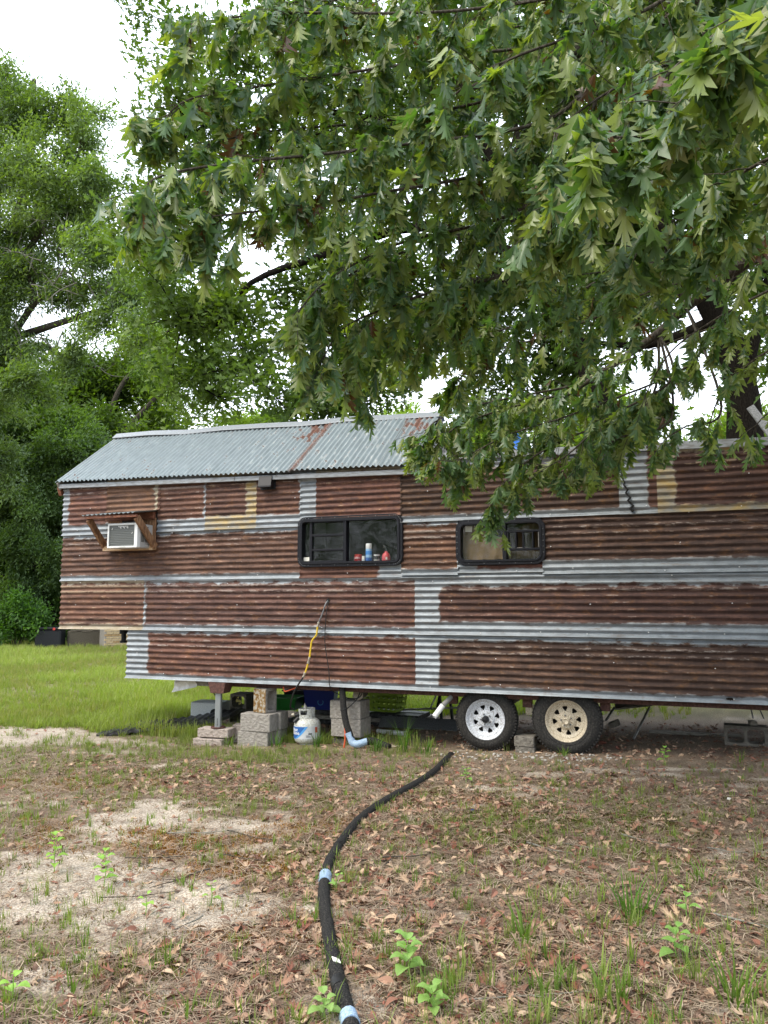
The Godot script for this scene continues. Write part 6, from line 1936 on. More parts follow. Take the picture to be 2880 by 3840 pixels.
	for c in [Color(0.122, 0.218, 0.102), Color(0.160, 0.268, 0.118), Color(0.240, 0.320, 0.095), Color(0.290, 0.365, 0.115), Color(0.40, 0.44, 0.21)]:
		var mt: StandardMaterial3D = m.duplicate()
		mt.resource_name = "oak_leaf_tone"
		mt.albedo_color = c.linear_to_srgb()
		tones.append(mt)
	for i in 300:
		var lf: Array = leaves[i]
		var bright: float = lf[1].g
		var k := 0 if bright < 0.245 else (1 if bright < 0.300 else (2 if bright < 0.345 else (3 if bright < 0.400 else 4)))
		put(t, "leaf", variants[lf[2]], tones[k], lf[0])
	for v in 8:
		var at: Array = []
		var cs: Array = []
		for i in range(300, leaves.size()):
			if leaves[i][2] == v:
				at.append(leaves[i][0]); cs.append(leaves[i][1])
		multi("foliage", variants[v], m, at, cs, "", "", t)
	print("oak leaves ", leaves.size())
	# the rest of the crown, above and behind the camera's view
	var sm := spray(1, 12, 0.34, 0.16, 9)
	var cl: Array = []
	for q in [[2.5, 7.2, 1.0, 1.3], [4.2, 7.4, 1.8, 1.5], [5.5, 8.8, 3.0, 1.8], [3.0, 8.4, 3.2, 1.4], [1.2, 7.6, 2.4, 1.1], [5.8, 7.0, 5.2, 1.5], [7.4, 7.4, 2.6, 1.6], [4.4, 6.4, 0.4, 1.2], [4.0, 6.4, 5.0, 1.0], [3.4, 5.6, 1.2, 0.9], [3.9, 4.9, 2.6, 0.8], [3.6, 4.3, 1.2, 0.7]]:
		cl.append([Vector3(q[0], q[1], q[2]), q[3]])
	var sp := sprinkle(cl, 17.0, 0.8, 1.2, Color(0.07, 0.15, 0.04), Color(0.14, 0.24, 0.06))
	multi("crown", sm, m, sp[0], sp[1], "", "", t)

func build_trees() -> void:
	# oak behind the trailer: dark trunks and a hanging crown
	var t := thing("oak_tree", "oak with dark leaning trunks standing behind the trailer's right half", "tree")
	trunk_part(t, "trunk", [Vector3(1.35, -0.1, -4.2), Vector3(1.25, 2.5, -4.1), Vector3(1.2, 3.6, -4.0), Vector3(1.1, 4.0, -3.9), Vector3(0.9, 4.6, -3.7), Vector3(0.7, 5.2, -3.6), Vector3(0.2, 6.4, -3.3), Vector3(-0.3, 7.7, -2.9), Vector3(-0.8, 9.2, -2.8)], 0.24, 0.09, M.bark_dark, 4, 14)
	trunk_part(t, "trunk", [Vector3(2.95, -0.1, -4.4), Vector3(2.92, 2.0, -4.3), Vector3(2.9, 3.8, -4.2), Vector3(2.9, 4.5, -4.1), Vector3(2.7, 5.4, -3.9), Vector3(2.2, 6.4, -3.4), Vector3(1.7, 7.3, -3.1), Vector3(1.2, 9.0, -3.2)], 0.32, 0.10, M.bark_dark, 4, 16)
	for l in [[Vector3(2.92, 4.3, -4.15), Vector3(3.0, 4.9, -4.1), Vector3(3.2, 5.7, -4.1), Vector3(3.5, 6.9, -4.0), Vector3(4.2, 8.6, -4.0)],
		[Vector3(0.2, 6.4, -3.3), Vector3(-1.0, 6.4, -3.1), Vector3(-1.7, 6.0, -3.0), Vector3(-2.6, 5.4, -3.3), Vector3(-3.1, 4.9, -3.3)],
		[Vector3(0.1, 6.6, -3.2), Vector3(-1.6, 7.4, -3.0), Vector3(-3.3, 7.1, -2.8), Vector3(-4.4, 6.7, -2.5), Vector3(-5.0, 6.0, -2.4)],
		[Vector3(-0.4, 8.0, -2.9), Vector3(-2.4, 9.2, -2.7), Vector3(-4.4, 9.6, -2.4), Vector3(-5.8, 9.2, -2.1)],
		[Vector3(2.6, 5.6, -3.8), Vector3(1.6, 5.5, -4.3), Vector3(0.6, 5.8, -4.6)],
		[Vector3(2.4, 6.0, -3.6), Vector3(3.6, 6.6, -4.6), Vector3(5.0, 7.6, -4.8)]]:
		trunk_part(t, "limb", l, 0.10, 0.025, M.bark_dark, 4, 9)
	var cl: Array = []
	for q in [[-5.63, 9.72, -2.25, 0.85], [-5.76, 8.23, -2.28, 0.90], [-6.1, 7.1, -2.3, 0.95], [-5.5, 6.1, -2.2, 1.1], [-4.5, 5.3, -2.6, 0.95], [-5.0, 6.3, -2.4, 0.75], [-5.3, 5.0, -2.9, 0.7], [-3.7, 4.8, -3.2, 0.6], [-2.9, 4.75, -3.2, 0.6],
		[-5.28, 11.07, -2.54, 1.05], [-3.6, 10.8, -3.0, 1.5], [-3.9, 9.2, -2.8, 1.3], [-1.9, 10.2, -3.4, 1.5], [-2.4, 8.6, -3.2, 1.2], [0.0, 9.6, -3.8, 1.5], [1.8, 9.8, -4.0, 1.5], [3.8, 9.6, -4.2, 1.6], [5.4, 8.4, -4.6, 1.5], [-0.6, 8.2, -3.8, 1.2], [1.2, 8.0, -4.4, 1.3], [2.8, 7.8, -4.6, 1.2], [4.2, 7.0, -4.8, 1.2],
		[-3.4, 7.6, -3.2, 1.0], [-3.8, 6.7, -3.0, 0.6], [-2.2, 6.9, -3.4, 0.9], [-0.9, 6.7, -3.9, 0.95], [0.6, 6.6, -4.8, 1.0], [-2.2, 5.5, -3.4, 0.55], [0.3, 5.4, -4.8, 0.6], [1.20, 6.35, -5.14, 0.60], [2.03, 7.02, -5.37, 0.70], [2.99, 6.59, -5.25, 0.60], [3.23, 5.52, -5.48, 0.45], [0.01, 6.04, -4.73, 0.60], [-1.04, 6.13, -4.32, 0.60], [0.69, 7.38, -4.83, 0.80], [-1.66, 6.48, -4.05, 0.60], [1.76, 7.69, -5.19, 0.80], [0.27, 5.18, -6.01, 0.45], [1.48, 4.74, -6.53, 0.40], [-3.23, 5.33, -3.17, 0.42], [-2.63, 5.07, -3.43, 0.40], [-3.49, 4.86, -3.13, 0.38], [-2.25, 5.97, -3.67, 0.50], [0.82, 5.23, -5.14, 0.45], [-0.44, 5.37, -4.65, 0.45], [-1.09, 5.01, -4.45, 0.40], [-2.96, 5.83, -3.42, 0.45]]:
		cl.append([Vector3(q[0], q[1], q[2]), q[3]])
	var m := leafmat("tree_leaf", Color.WHITE, 0.5, Color(0.92, 1.0, 0.36), 0.35)
	var sm := spray(1, 9, 0.25, 0.120, 21)
	var tw := mb()
	var sp := sprinkle(cl, 24.0, 0.75, 1.3, Color(0.100, 0.165, 0.055), Color(0.235, 0.330, 0.105), tw)
	part(t, "twigs", tw, M.bark_dark)
	multi("crown", sm, m, sp[0], sp[1], "", "", t)
	# tall fine-leaved tree at the left
	t = thing("tall_tree", "tall fine leaved tree rising at the meadow's far edge beside the sky", "tree")
	trunk_part(t, "trunk", [Vector3(-24.6, -0.3, -14.0), Vector3(-23.2, 4.6, -13.4), Vector3(-21.2, 9.8, -12.7), Vector3(-20.3, 13.7, -12.2), Vector3(-19.5, 17.5, -12.1), Vector3(-19.2, 20.4, -11.8)], 0.42, 0.07, M.bark, 4, 14)
	for l in [[Vector3(-20.8, 10.8, -12.4), Vector3(-19.8, 11.2, -12.2), Vector3(-18.6, 12.1, -12.0), Vector3(-17.9, 12.1, -12.3), Vector3(-16.6, 12.4, -12.2), Vector3(-16.1, 13.4, -11.7)],
		[Vector3(-20.2, 11.1, -12.6), Vector3(-17.8, 11.3, -12.4), Vector3(-15.5, 11.4, -12.2), Vector3(-14.0, 10.8, -12.0)],
		[Vector3(-20.6, 10.4, -12.7), Vector3(-19.4, 10.8, -12.9), Vector3(-17.8, 10.0, -12.6), Vector3(-16.2, 9.4, -12.2)],
		[Vector3(-20.4, 13.0, -12.2), Vector3(-18.9, 14.2, -11.9), Vector3(-17.2, 16.0, -11.6), Vector3(-16.4, 17.4, -11.5)],
		[Vector3(-20.7, 9.2, -12.6), Vector3(-22.0, 11.0, -12.0), Vector3(-23.5, 13.5, -11.5)],
		[Vector3(-18.9, 12.0, -12.1), Vector3(-18.9, 13.0, -11.8), Vector3(-19.1, 13.8, -11.6)]]:
		trunk_part(t, "limb", l, 0.15, 0.03, M.bark, 4, 8)
	cl = []
	for q in [[-20.6, 20.4, -11.6, 1.1], [-20.8, 19.0, -11.6, 1.7], [-18.9, 18.6, -11.7, 1.5], [-17.2, 18.4, -11.5, 1.1], [-16.6, 16.8, -11.4, 1.3], [-20.6, 16.8, -11.9, 1.8], [-18.4, 16.4, -11.7, 1.6], [-15.6, 15.4, -11.2, 1.1], [-17.2, 14.8, -11.6, 1.4], [-19.6, 14.6, -11.8, 1.6], [-21.6, 14.4, -11.6, 1.7], [-16.0, 13.6, -11.3, 1.1], [-18.4, 13.0, -11.8, 1.2], [-20.6, 12.4, -11.9, 1.5], [-14.9, 12.6, -11.2, 1.0], [-16.8, 12.0, -11.9, 0.9], [-19.6, 10.4, -11.6, 1.3], [-21.4, 10.0, -11.8, 1.5], [-14.2, 11.2, -11.4, 0.9], [-15.6, 10.6, -11.6, 0.7], [-20.0, 8.2, -11.4, 1.3], [-18.2, 8.8, -11.0, 0.9], [-13.6, 9.9, -11.2, 0.7], [-16.9, 9.5, -11.8, 0.6], [-23.0, 9.2, -13.0, 1.6], [-22.2, 7.4, -13.2, 1.2], [-24.4, 7.6, -13.4, 1.6], [-21.0, 6.6, -12.6, 0.9], [-24.6, 11.0, -13.0, 1.6], [-23.6, 16.0, -12.6, 1.6]]:
		cl.append([Vector3(q[0], q[1], q[2]), q[3]])
	tw = mb()
	for i in 60:
		var p := Vector3(rng.randf_range(-20.5, -14.2), rng.randf_range(9.6, 14.5), rng.randf_range(-12.6, -11.0))
		var pts: Array = [p]
		var d := Vector3(rng.randfn(), rng.randfn() * 0.6 + 0.2, rng.randfn() * 0.6).normalized()
		for k in 4:
			d = (d + Vector3(rng.randfn(), rng.randfn(), rng.randfn()) * 0.3).normalized()
			p += d * rng.randf_range(0.25, 0.5)
			pts.append(p)
			var e := (d + Vector3(rng.randfn(), rng.randfn(), rng.randfn()) * 0.8).normalized()
			tube(tw, [p, p + e * rng.randf_range(0.3, 0.8)], 0.014, 0.006, 4, false)
		tube(tw, pts, 0.026, 0.010, 5, false)
	part(t, "bare_twigs", tw, M.bark_pale)
	var sm2 := spray(0, 14, 0.34, 0.165, 31)
	tw = mb()
	sp = sprinkle(cl, 22.0, 0.7, 1.25, Color(0.100, 0.160, 0.090), Color(0.310, 0.410, 0.225), tw)
	part(t, "twigs", tw, M.bark)
	multi("crown", sm2, m, sp[0], sp[1], "", "", t)
	# leaning grey trunks behind the tin gable
	var lean := [[[Vector3(-24.36, 6.15, -21.55), Vector3(-23.87, 8.79, -21.36), Vector3(-23.33, 10.56, -21.31), Vector3(-22.75, 11.9, -21.37), Vector3(-21.70, 13.25, -21.61), Vector3(-20.97, 14.03, -21.80), Vector3(-19.83, 15.43, -22.05)], "leaning grey trunked tree nearest the gable ridge, middle of three", 0.19],
		[[Vector3(-27.46, 7.0, -22.4), Vector3(-26.26, 10.16, -22.28), Vector3(-25.28, 12.13, -22.36), Vector3(-24.66, 13.05, -22.46), Vector3(-23.67, 14.8, -22.55), Vector3(-22.8, 17.04, -22.58)], "paler tree leaning right, farthest left of the three behind the gable", 0.22],
		[[Vector3(-23.2, 7.4, -20.8), Vector3(-22.31, 9.17, -20.85), Vector3(-21.25, 10.37, -21.04), Vector3(-20.18, 11.43, -21.27), Vector3(-19.2, 12.2, -21.5)], "strongly slanting dark trunk just above the tin gable's ridge", 0.17]]
	for q in lean:
		t = thing("leaning_tree", q[1], "tree")
		var foot: Vector3 = q[0][0]
		trunk_part(t, "trunk", [Vector3(foot.x - 0.6, -0.3, foot.z)] + q[0], q[2], 0.06, M.bark if q[2] < 0.2 else M.bark_pale, 4, 10)
		var tip: Vector3 = q[0][-1]
		sp = sprinkle([[tip, 1.3], [tip + Vector3(-1.4, 0.5, 0.3), 1.0], [tip + Vector3(1.3, 0.8, -0.2), 1.0]], 20.0, 0.7, 1.1, Color(0.10, 0.18, 0.07), Color(0.25, 0.36, 0.13))
		multi("crown", sm2, m, sp[0], sp[1], "", "", t)
	# low spreading tree hiding the hedge at left
	t = thing("low_tree", "low dark tree with drooping branches left of the trailer's nose", "tree")
	trunk_part(t, "trunk", [Vector3(-22.97, -0.5, -18.44), Vector3(-23.03, 0.13, -18.29), Vector3(-23.26, 1.04, -18.09), Vector3(-23.66, 1.84, -17.84), Vector3(-23.70, 3.31, -17.64), Vector3(-24.0, 6.0, -17.4)], 0.34, 0.18, M.bark_dark, 4, 12)
	trunk_part(t, "limb", [Vector3(-23.66, 1.84, -17.84), Vector3(-24.60, 2.29, -17.43), Vector3(-25.9, 3.0, -17.17)], 0.14, 0.05, M.bark_dark, 4, 8)
	cl = []
	for q in [[-25.47, 8.63, -17.38, 1.7], [-23.42, 7.63, -17.21, 1.5], [-23.65, 6.01, -16.25, 1.4], [-22.22, 5.46, -16.86, 1.2], [-22.71, 4.21, -16.29, 1.1], [-24.15, 3.81, -16.33, 1.3], [-22.02, 3.45, -16.64, 0.9], [-23.40, 2.25, -16.28, 0.8], [-23.42, 2.60, -17.86, 0.7], [-25.70, 6.72, -16.46, 1.6], [-26.03, 3.88, -16.69, 1.4], [-22.24, 7.63, -17.65, 1.3], [-24.46, 1.5, -16.53, 0.8], [-22.28, 8.52, -18.60, 1.4], [-27.6, 5.0, -17.0, 1.6], [-20.9, 6.8, -18.0, 1.2], [-20.8, 4.6, -18.2, 1.1], [-21.0, 2.8, -18.6, 0.9]]:
		cl.append([Vector3(q[0], q[1], q[2]), q[3]])
	tw = mb()
	sp = sprinkle(cl, 28.0, 0.7, 1.25, Color(0.060, 0.115, 0.050), Color(0.260, 0.385, 0.190), tw)
	part(t, "twigs", tw, M.bark_dark)
	multi("crown", sm2, m, sp[0], sp[1], "", "", t)
	# bright bush with feathery leaves by the black box
	t = thing("leafy_bush", "bright green bush beside the black box at the meadow's edge", "bush", G(-21.75, -14.9))
	for i in 6:
		var a := i * 1.1
		trunk_part(t, "stem", [Vector3(0.1 * cos(a), -0.05, 0.1 * sin(a)), Vector3(0.4 * cos(a), 0.9, 0.4 * sin(a)), Vector3(0.8 * cos(a), 1.5, 0.8 * sin(a))], 0.02, 0.008, M.bark, 3, 5)
	sp = sprinkle([[Vector3(0, 1.0, 0), 1.0], [Vector3(0.8, 1.1, 0.3), 0.7], [Vector3(-0.8, 0.9, 0.2), 0.7], [Vector3(0.2, 1.7, 0.1), 0.6]], 17.0, 0.7, 1.2, Color(0.04, 0.10, 0.03), Color(0.17, 0.34, 0.08))
	multi("foliage", spray(2, 18, 0.30, 0.15, 41), m, sp[0], sp[1], "", "", t)
	# trees of the far hedge, each with a label of its own
	var far := [[-26.5, -25.5, 16.0, 0.35, "tall pale tree closing the gap behind the leaning trunks"], [-36.0, -27.0, 15.0, 0.3, "tall grey green tree behind the tall fine leaved one"], [-27.4, -28.0, 13.0, 0.5, "pale green tree of the far hedge seen over the gable's left end"], [-21.6, -30.2, 12.5, 0.9, "yellow green tree of the far hedge behind the tin ridge"], [-15.3, -35.6, 13.0, 1.0, "bright lime green tree far behind the middle of the ridge"], [-8.4, -33.0, 12.5, 0.8, "rounded light green tree far behind the gable's right end"], [-2.6, -34.0, 12.6, 0.7, "far tree glimpsed above the blue tarpaulin"], [3.5, -33.0, 11.0, 0.6, "far tree glimpsed between the two dark oak trunks"], [9.5, -30.0, 11.0, 0.5, "far tree beyond the trailer's right end"],
		[-29.5, -20.0, 13.5, 0.1, "dark tree closing the meadow behind the tall fine leaved tree"], [-25.5, -20.5, 11.0, 0.15, "dark rounded tree behind the black box"], [-34.0, -17.0, 14.0, 0.0, "dark tree at the meadow's far left corner"], [-22.0, -20.5, 9.0, 0.3, "mid green tree behind the brick pillar"], [-17.5, -21.5, 8.5, 0.5, "light green tree behind the white tote"]]
	var sm3 := spray(0, 15, 0.55, 0.26, 51)
	for f in far:
		t = thing("hedge_tree", f[4], "tree", Vector3(f[0], -0.2, f[1]))
		var h: float = f[2]
		trunk_part(t, "trunk", [Vector3.ZERO, Vector3(0.2, h * 0.3, 0), Vector3(-0.1, h * 0.6, 0.1), Vector3(0.1, h * 0.85, 0)], h * 0.022, 0.05, M.bark, 3, 8)
		cl = []
		for i in 13:
			var a := i * 2.4
			var y := h * (0.22 + 0.70 * fposmod(i * 0.618, 1.0))
			var rr := h * 0.24 * sqrt(maxf(0.1, 1.0 - pow((y / h - 0.5) * 1.7, 2.0)))
			cl.append([Vector3(cos(a) * rr, y, sin(a) * rr), h * rng.randf_range(0.11, 0.16)])
		var g: float = f[3]
		sp = sprinkle(cl, 12.0, 0.8, 1.3, Color(0.07, 0.13, 0.05).lerp(Color(0.20, 0.30, 0.07), g), Color(0.12, 0.20, 0.08).lerp(Color(0.40, 0.52, 0.14), g))
		multi("crown", sm3, m, sp[0], sp[1], "", "", t)
	# undergrowth along the far hedge
	var at: Array = []
	var cs: Array = []
	for i in 9000:
		var x := rng.randf_range(-48.0, 14.0)
		var z := -17.6 - rng.randf() * 4.0 - maxf(0.0, (x + 16.0)) * 0.55
		var y := pow(rng.randf(), 1.3) * (3.0 + 1.2 * noise.get_noise_2d(x * 15.0, 0.0))
		at.append(Transform3D(Basis(Vector3.UP, rng.randf() * TAU).scaled(Vector3.ONE * rng.randf_range(0.6, 1.0)), Vector3(x, y - 0.1, z)))
		cs.append(Color(0.07, 0.14, 0.05).lerp(Color(0.19, 0.32, 0.09), rng.randf()))
	for i in 1800:
		var x := rng.randf_range(-1.3, 10.0)
		at.append(Transform3D(Basis(Vector3.UP, rng.randf() * TAU).scaled(Vector3.ONE * rng.randf_range(0.35, 0.6)), Vector3(x, pow(rng.randf(), 1.2) * 1.5, -6.2 - rng.randf() * 2.2)))
		cs.append(Color(0.04, 0.08, 0.03).lerp(Color(0.10, 0.18, 0.05), rng.randf()))
	multi("undergrowth", sm3, m, at, cs, "dark undergrowth closing the far side of the meadow", "undergrowth")

	at = []
	cs = []
	for i in 6500:
		var a := rng.randf_range(-1.25, 1.25)
		var r := rng.randf_range(19.0, 27.0)
		var top := 8.0 + 4.0 * noise.get_noise_2d(a * 400.0, 3.0)
		at.append(Transform3D(Basis(Vector3.UP, rng.randf() * TAU).scaled(Vector3.ONE * rng.randf_range(0.8, 1.4)), Vector3(EYE.x + sin(a) * r, rng.randf() * top, EYE.z + cos(a) * r)))
		cs.append(Color(0.06, 0.12, 0.04).lerp(Color(0.16, 0.27, 0.08), rng.randf()))
	multi("treeline", sm3, m, at, cs, "green treeline mirrored in the trailer's windows", "treeline")

func blade_tuft(n: int, h: float, spread: float, lean: float, w: float, seed_: int) -> ArrayMesh:
	var r := RandomNumberGenerator.new()
	r.seed = seed_
	var st := mb()
	for i in n:
		var a := r.randf() * TAU
		var p := Vector3(cos(a), 0, sin(a)) * r.randf() * spread
		var d := Vector3(cos(a + r.randfn() * 0.5), 0, sin(a + r.randfn() * 0.5))
		var side := Vector3(-d.z, 0, d.x)
		var hh := h * r.randf_range(0.55, 1.1)
		var l := lean * r.randf_range(0.3, 1.3)
		var shade := r.randf_range(0.65, 1.0)
		var seg := 4
		var prev: Array = []
		for k in seg + 1:
			var f := float(k) / seg
			var c := p + Vector3(0, hh * (f - 0.28 * l * f * f), 0) + d * hh * l * f * f * 0.75
			var ww := w * (1.0 - f * f) * 0.5 + 0.0002
			var pair := [c - side * ww, c + side * ww]
			if k > 0:
				var nn: Vector3 = ((c - (prev[0] + prev[1]) * 0.5).cross(side)).normalized()
				if nn.y < 0: nn = -nn
				st.set_color(Color(shade, shade, shade))
				quad(st, prev[0], prev[1], pair[1], pair[0], nn)
			prev = pair
	return st.commit()

func weed(label: String, at: Vector3, h: float, n: int, size: float, tone: Color, whorl := false) -> void:
	var t := thing("weed", label, "weed", at, rng.randf() * TAU)
	var m: StandardMaterial3D = M.weed_leaf.duplicate()
	m.albedo_color = tone.linear_to_srgb()
	var st := mb()
	tube(st, [Vector3(0, -0.02, 0), Vector3(0.01, h * 0.5, 0.005), Vector3(0.0, h, 0)], 0.003, 0.0016, 5)
	part(t, "stem", st, m)
	for i in n:
		var f := (i + 1.0) / n
		var a := i * 2.4
		var y := h * (0.15 + 0.85 * f) if not whorl else h * 0.4 + 0.02 * i
		st = mb()
		var d := Vector3(cos(a), 0.35 + 0.5 * f, sin(a)).normalized()
		var side := d.cross(Vector3.UP).normalized()
		var s := size * (1.15 - 0.45 * f) * rng.randf_range(0.8, 1.15)
		var prev: Array = []
		for k in 7:
			var g := k / 6.0
			var c := Vector3(0, y, 0) + d * (0.012 + s * g) + Vector3.DOWN * s * g * g * 0.45
			var w := s * 0.36 * pow(sin(PI * pow(g, 0.75)), 0.8) * (1.0 + 0.10 * sin(k * 3.0))
			var ring := [c - side * w + Vector3.UP * w * 0.35, c, c + side * w + Vector3.UP * w * 0.35]
			if k > 0:
				for e in 2:
					fquad_out(st, prev[e], prev[e + 1], ring[e + 1], ring[e], Vector3.UP)
			prev = ring
		part(t, "leaf", st, m)

func build_plants() -> void:
	var gm := leafmat("grass_blade", Color.WHITE, 0.55, Color(0.90, 1.0, 0.35), 0.3)
	var wl := leafmat("weed_leaf", Color.WHITE, 0.5, Color(0.60, 0.75, 0.15), 0.35)
	wl.vertex_color_use_as_albedo = false
	var tufts: Array = []
	for v in 3: tufts.append(blade_tuft(11, 1.0, 0.28, [0.5, 0.9, 0.3][v], 0.045, 61 + v))
	var per: Array = [[[], []], [[], []], [[], []]]
	var add := func(x: float, z: float, h: float, col: Color) -> void:
		var v := rng.randi() % 3
		per[v][0].append(Transform3D(Basis(Vector3.UP, rng.randf() * TAU).scaled(Vector3(h * rng.randf_range(0.8, 1.3), h, h * rng.randf_range(0.8, 1.3))), G(x, z, -0.01)))
		per[v][1].append(col)
	var lush := Color(0.285, 0.350, 0.095)
	var fresh := Color(0.420, 0.485, 0.155)
	var dry := Color(0.42, 0.36, 0.17)
	var deep := Color(0.165, 0.240, 0.075)
	# meadow: closer together near, sparser and larger far away
	for i in 46000:
		var u := pow(rng.randf(), 1.6)
		var z := lerpf(-0.2, -17.5, u)
		var x := rng.randf_range(-7.5 - absf(z) * 1.35, 1.0 - absf(z) * 0.75 + 1.5)
		if z < -2.4 and rng.randf() < 0.25: x = rng.randf_range(-9.0, 2.0)
		var g := grass_at(x, z)
		if rng.randf() > g: continue
		var n := noise.get_noise_2d(x * 22.0, z * 22.0)
		var col := lush.lerp(fresh, clampf(0.5 + n * 1.6 + rng.randf_range(-0.3, 0.3), 0, 1))
		if rng.randf() < 0.16 + 0.50 * clampf(-n * 3.0, 0, 1): col = col.lerp(dry, rng.randf_range(0.3, 0.8))
		add.call(x, z, rng.randf_range(0.09, 0.21) * (1.0 + 0.45 * u) * (0.8 + 0.9 * maxf(0.0, n)), col)
	# strip before the trailer
	for i in 7000:
		var x := rng.randf_range(-8.5, 0.2)
		var z := rng.randf_range(-1.0, 1.4)
		if rng.randf() > grass_at(x, z): continue
		if x > -3.5 and x < -1.3 and z < 0.25: continue
		add.call(x, z, 0.035 + 0.105 * pow(rng.randf(), 1.8), deep.lerp(fresh, rng.randf() * 0.9).lerp(dry, rng.randf() * 0.35))
	# thin grass all over the bare yard
	for i in 15000:
		var z := rng.randf_range(0.3, 6.4)
		var x := yard_x(z)
		var d := 0.40 + 0.5 * olive_at(x, z) + 0.5 * noise.get_noise_2d(x * 60.0, z * 60.0 + 70.0) + 0.10 * blob(x, z, 1.4, 4.9, 1.1, 0.9) + 0.3 * blob(x, z, -2.2, 2.6, 1.4, 0.9)
		if rng.randf() > d * (1.0 - 0.7 * sand_at(x, z)): continue
		add.call(x, z, (0.022 + 0.095 * pow(rng.randf(), 2.2)) * (1.0 + 0.5 * blob(x, z, 1.5, 4.8, 1.0, 0.8)), Color(0.15, 0.25, 0.06).lerp(Color(0.30, 0.42, 0.10), rng.randf()).lerp(dry, rng.randf() * 0.4))
	for v in 3: multi("grass", tufts[v], gm, per[v][0], per[v][1], "thin and lush grass growing over the meadow and the yard", "grass")
	# grass clumps that stand out
	var clumps := [["tall seeding grass clump growing in front of the lime basket", -0.88, 0.10, 0.42, 26], ["dense grass clump at the drain elbow, left of the tall seeding clump", -1.18, 0.15, 0.26, 30], ["low grass clump between the tall seeding clump and left wheel", -0.60, 0.16, 0.22, 26], ["grass clump against the propane cylinder's right side", -1.93, 0.00, 0.26, 24], ["grass clump between the front pier and the propane cylinder", -2.42, 0.08, 0.24, 20], ["short grass clump beside the landing leg slabs", -2.98, 0.18, 0.18, 18], ["small grass clump at the foot of the cream rimmed wheel", 0.78, 0.08, 0.13, 20], ["thin grass clump before the two celled hollow block", 2.35, 0.10, 0.15, 10],
		["dense dark green grass clump standing alone in the right foreground", 1.62, 4.00, 0.21, 44], ["loose grass clump left of the dense dark green clump", 1.18, 4.42, 0.20, 22], ["sprawling grass clump at the photo's lower right corner", 2.02, 4.72, 0.24, 34], ["spiky grass clump below the sprawling weed at lower right", 1.62, 4.86, 0.20, 22], ["wispy grass clump just right of the hose's far taped joint", 0.98, 5.02, 0.16, 14], ["upright grass clump on the right beyond the dense dark clump", 1.95, 3.45, 0.17, 14], ["small grass clump in the mossy patch before the wheels", 1.05, 2.75, 0.10, 16], ["slim grass tuft in the left foreground sand", -0.22, 5.05, 0.17, 9], ["slim grass tuft left of the hose among moss", 0.12, 4.55, 0.15, 8], ["short grass tuft at the photo's bottom left", -0.45, 5.35, 0.14, 9]]
	var dm: StandardMaterial3D = gm.duplicate()
	dm.albedo_color = Color(0.120, 0.235, 0.045).linear_to_srgb()
	var fm: StandardMaterial3D = gm.duplicate()
	fm.albedo_color = Color(0.185, 0.285, 0.065).linear_to_srgb()
	for i in clumps.size():
		var c: Array = clumps[i]
		var o := put(self, "grass_clump", blade_tuft(c[4], c[3], 0.05 + 0.0012 * c[4], 0.75, 0.0085, 200 + i), dm if i in [0, 1, 2, 3, 4, 8] else fm)
		o.position = G(c[1], c[2], -0.01)
		tag(o, c[0], "grass clump")
	# seeding stalks beside the tall clump
	# broad-leaved weeds and seedlings
	weed("tallest seedling, with pointed leaves, at the far left of the yard", G(-1.67, 4.18), 0.22, 11, 0.070, Color(0.20, 0.36, 0.07))
	weed("branching seedling with bright new leaves, right of the tallest one", G(-1.18, 4.33), 0.20, 12, 0.065, Color(0.21, 0.38, 0.08))
	weed("small seedling in sand, left of the hose and below the moss", G(-0.43, 4.41), 0.10, 6, 0.050, Color(0.20, 0.34, 0.08))
	weed("tiny two toned seedling on sand, left of the small one", G(-0.68, 4.61), 0.09, 4, 0.050, Color(0.23, 0.40, 0.08))
	weed("large pale leaved weed pressed against the hose's right side", G(0.80, 4.88), 0.15, 13, 0.082, Color(0.20, 0.33, 0.10))
	weed("broad leaved weed close behind the hose's nearest blue tape", G(0.98, 5.13), 0.10, 10, 0.070, Color(0.19, 0.31, 0.09))
	weed("pale weed on the hose's left side at the photo's bottom", G(0.62, 5.28), 0.08, 9, 0.065, Color(0.22, 0.34, 0.11))
	weed("sprawling round leaved weed left of the lower right grass", G(1.82, 4.42), 0.12, 10, 0.070, Color(0.16, 0.28, 0.08))
	weed("small round leaved weed beside the dense dark grass clump", G(1.86, 3.98), 0.13, 6, 0.055, Color(0.20, 0.36, 0.10))
	weed("flat weed at the bottom edge, right of the hose end", G(1.02, 5.36), 0.06, 5, 0.065, Color(0.24, 0.40, 0.12))
	weed("small weed in the litter before the white rimmed wheel", G(0.12, 1.35), 0.12, 7, 0.06, Color(0.16, 0.30, 0.08))
	weed("leafy weed on pale sand before the right end of the trailer", G(1.72, 0.30), 0.14, 7, 0.07, Color(0.17, 0.31, 0.07))
	weed("small bright weed at the lower left edge of the yard", G(-0.62, 5.50), 0.10, 5, 0.07, Color(0.24, 0.42, 0.08))
	weed("little seedling beside the hose where it straightens", G(0.12, 4.05), 0.08, 5, 0.05, Color(0.20, 0.34, 0.09))

func yard_x(z: float) -> float:
	return rng.randf_range(EYE.x - 1.09 * (EYE.z - z) - 0.3, EYE.x + 0.12 * (EYE.z - z) + 0.45)

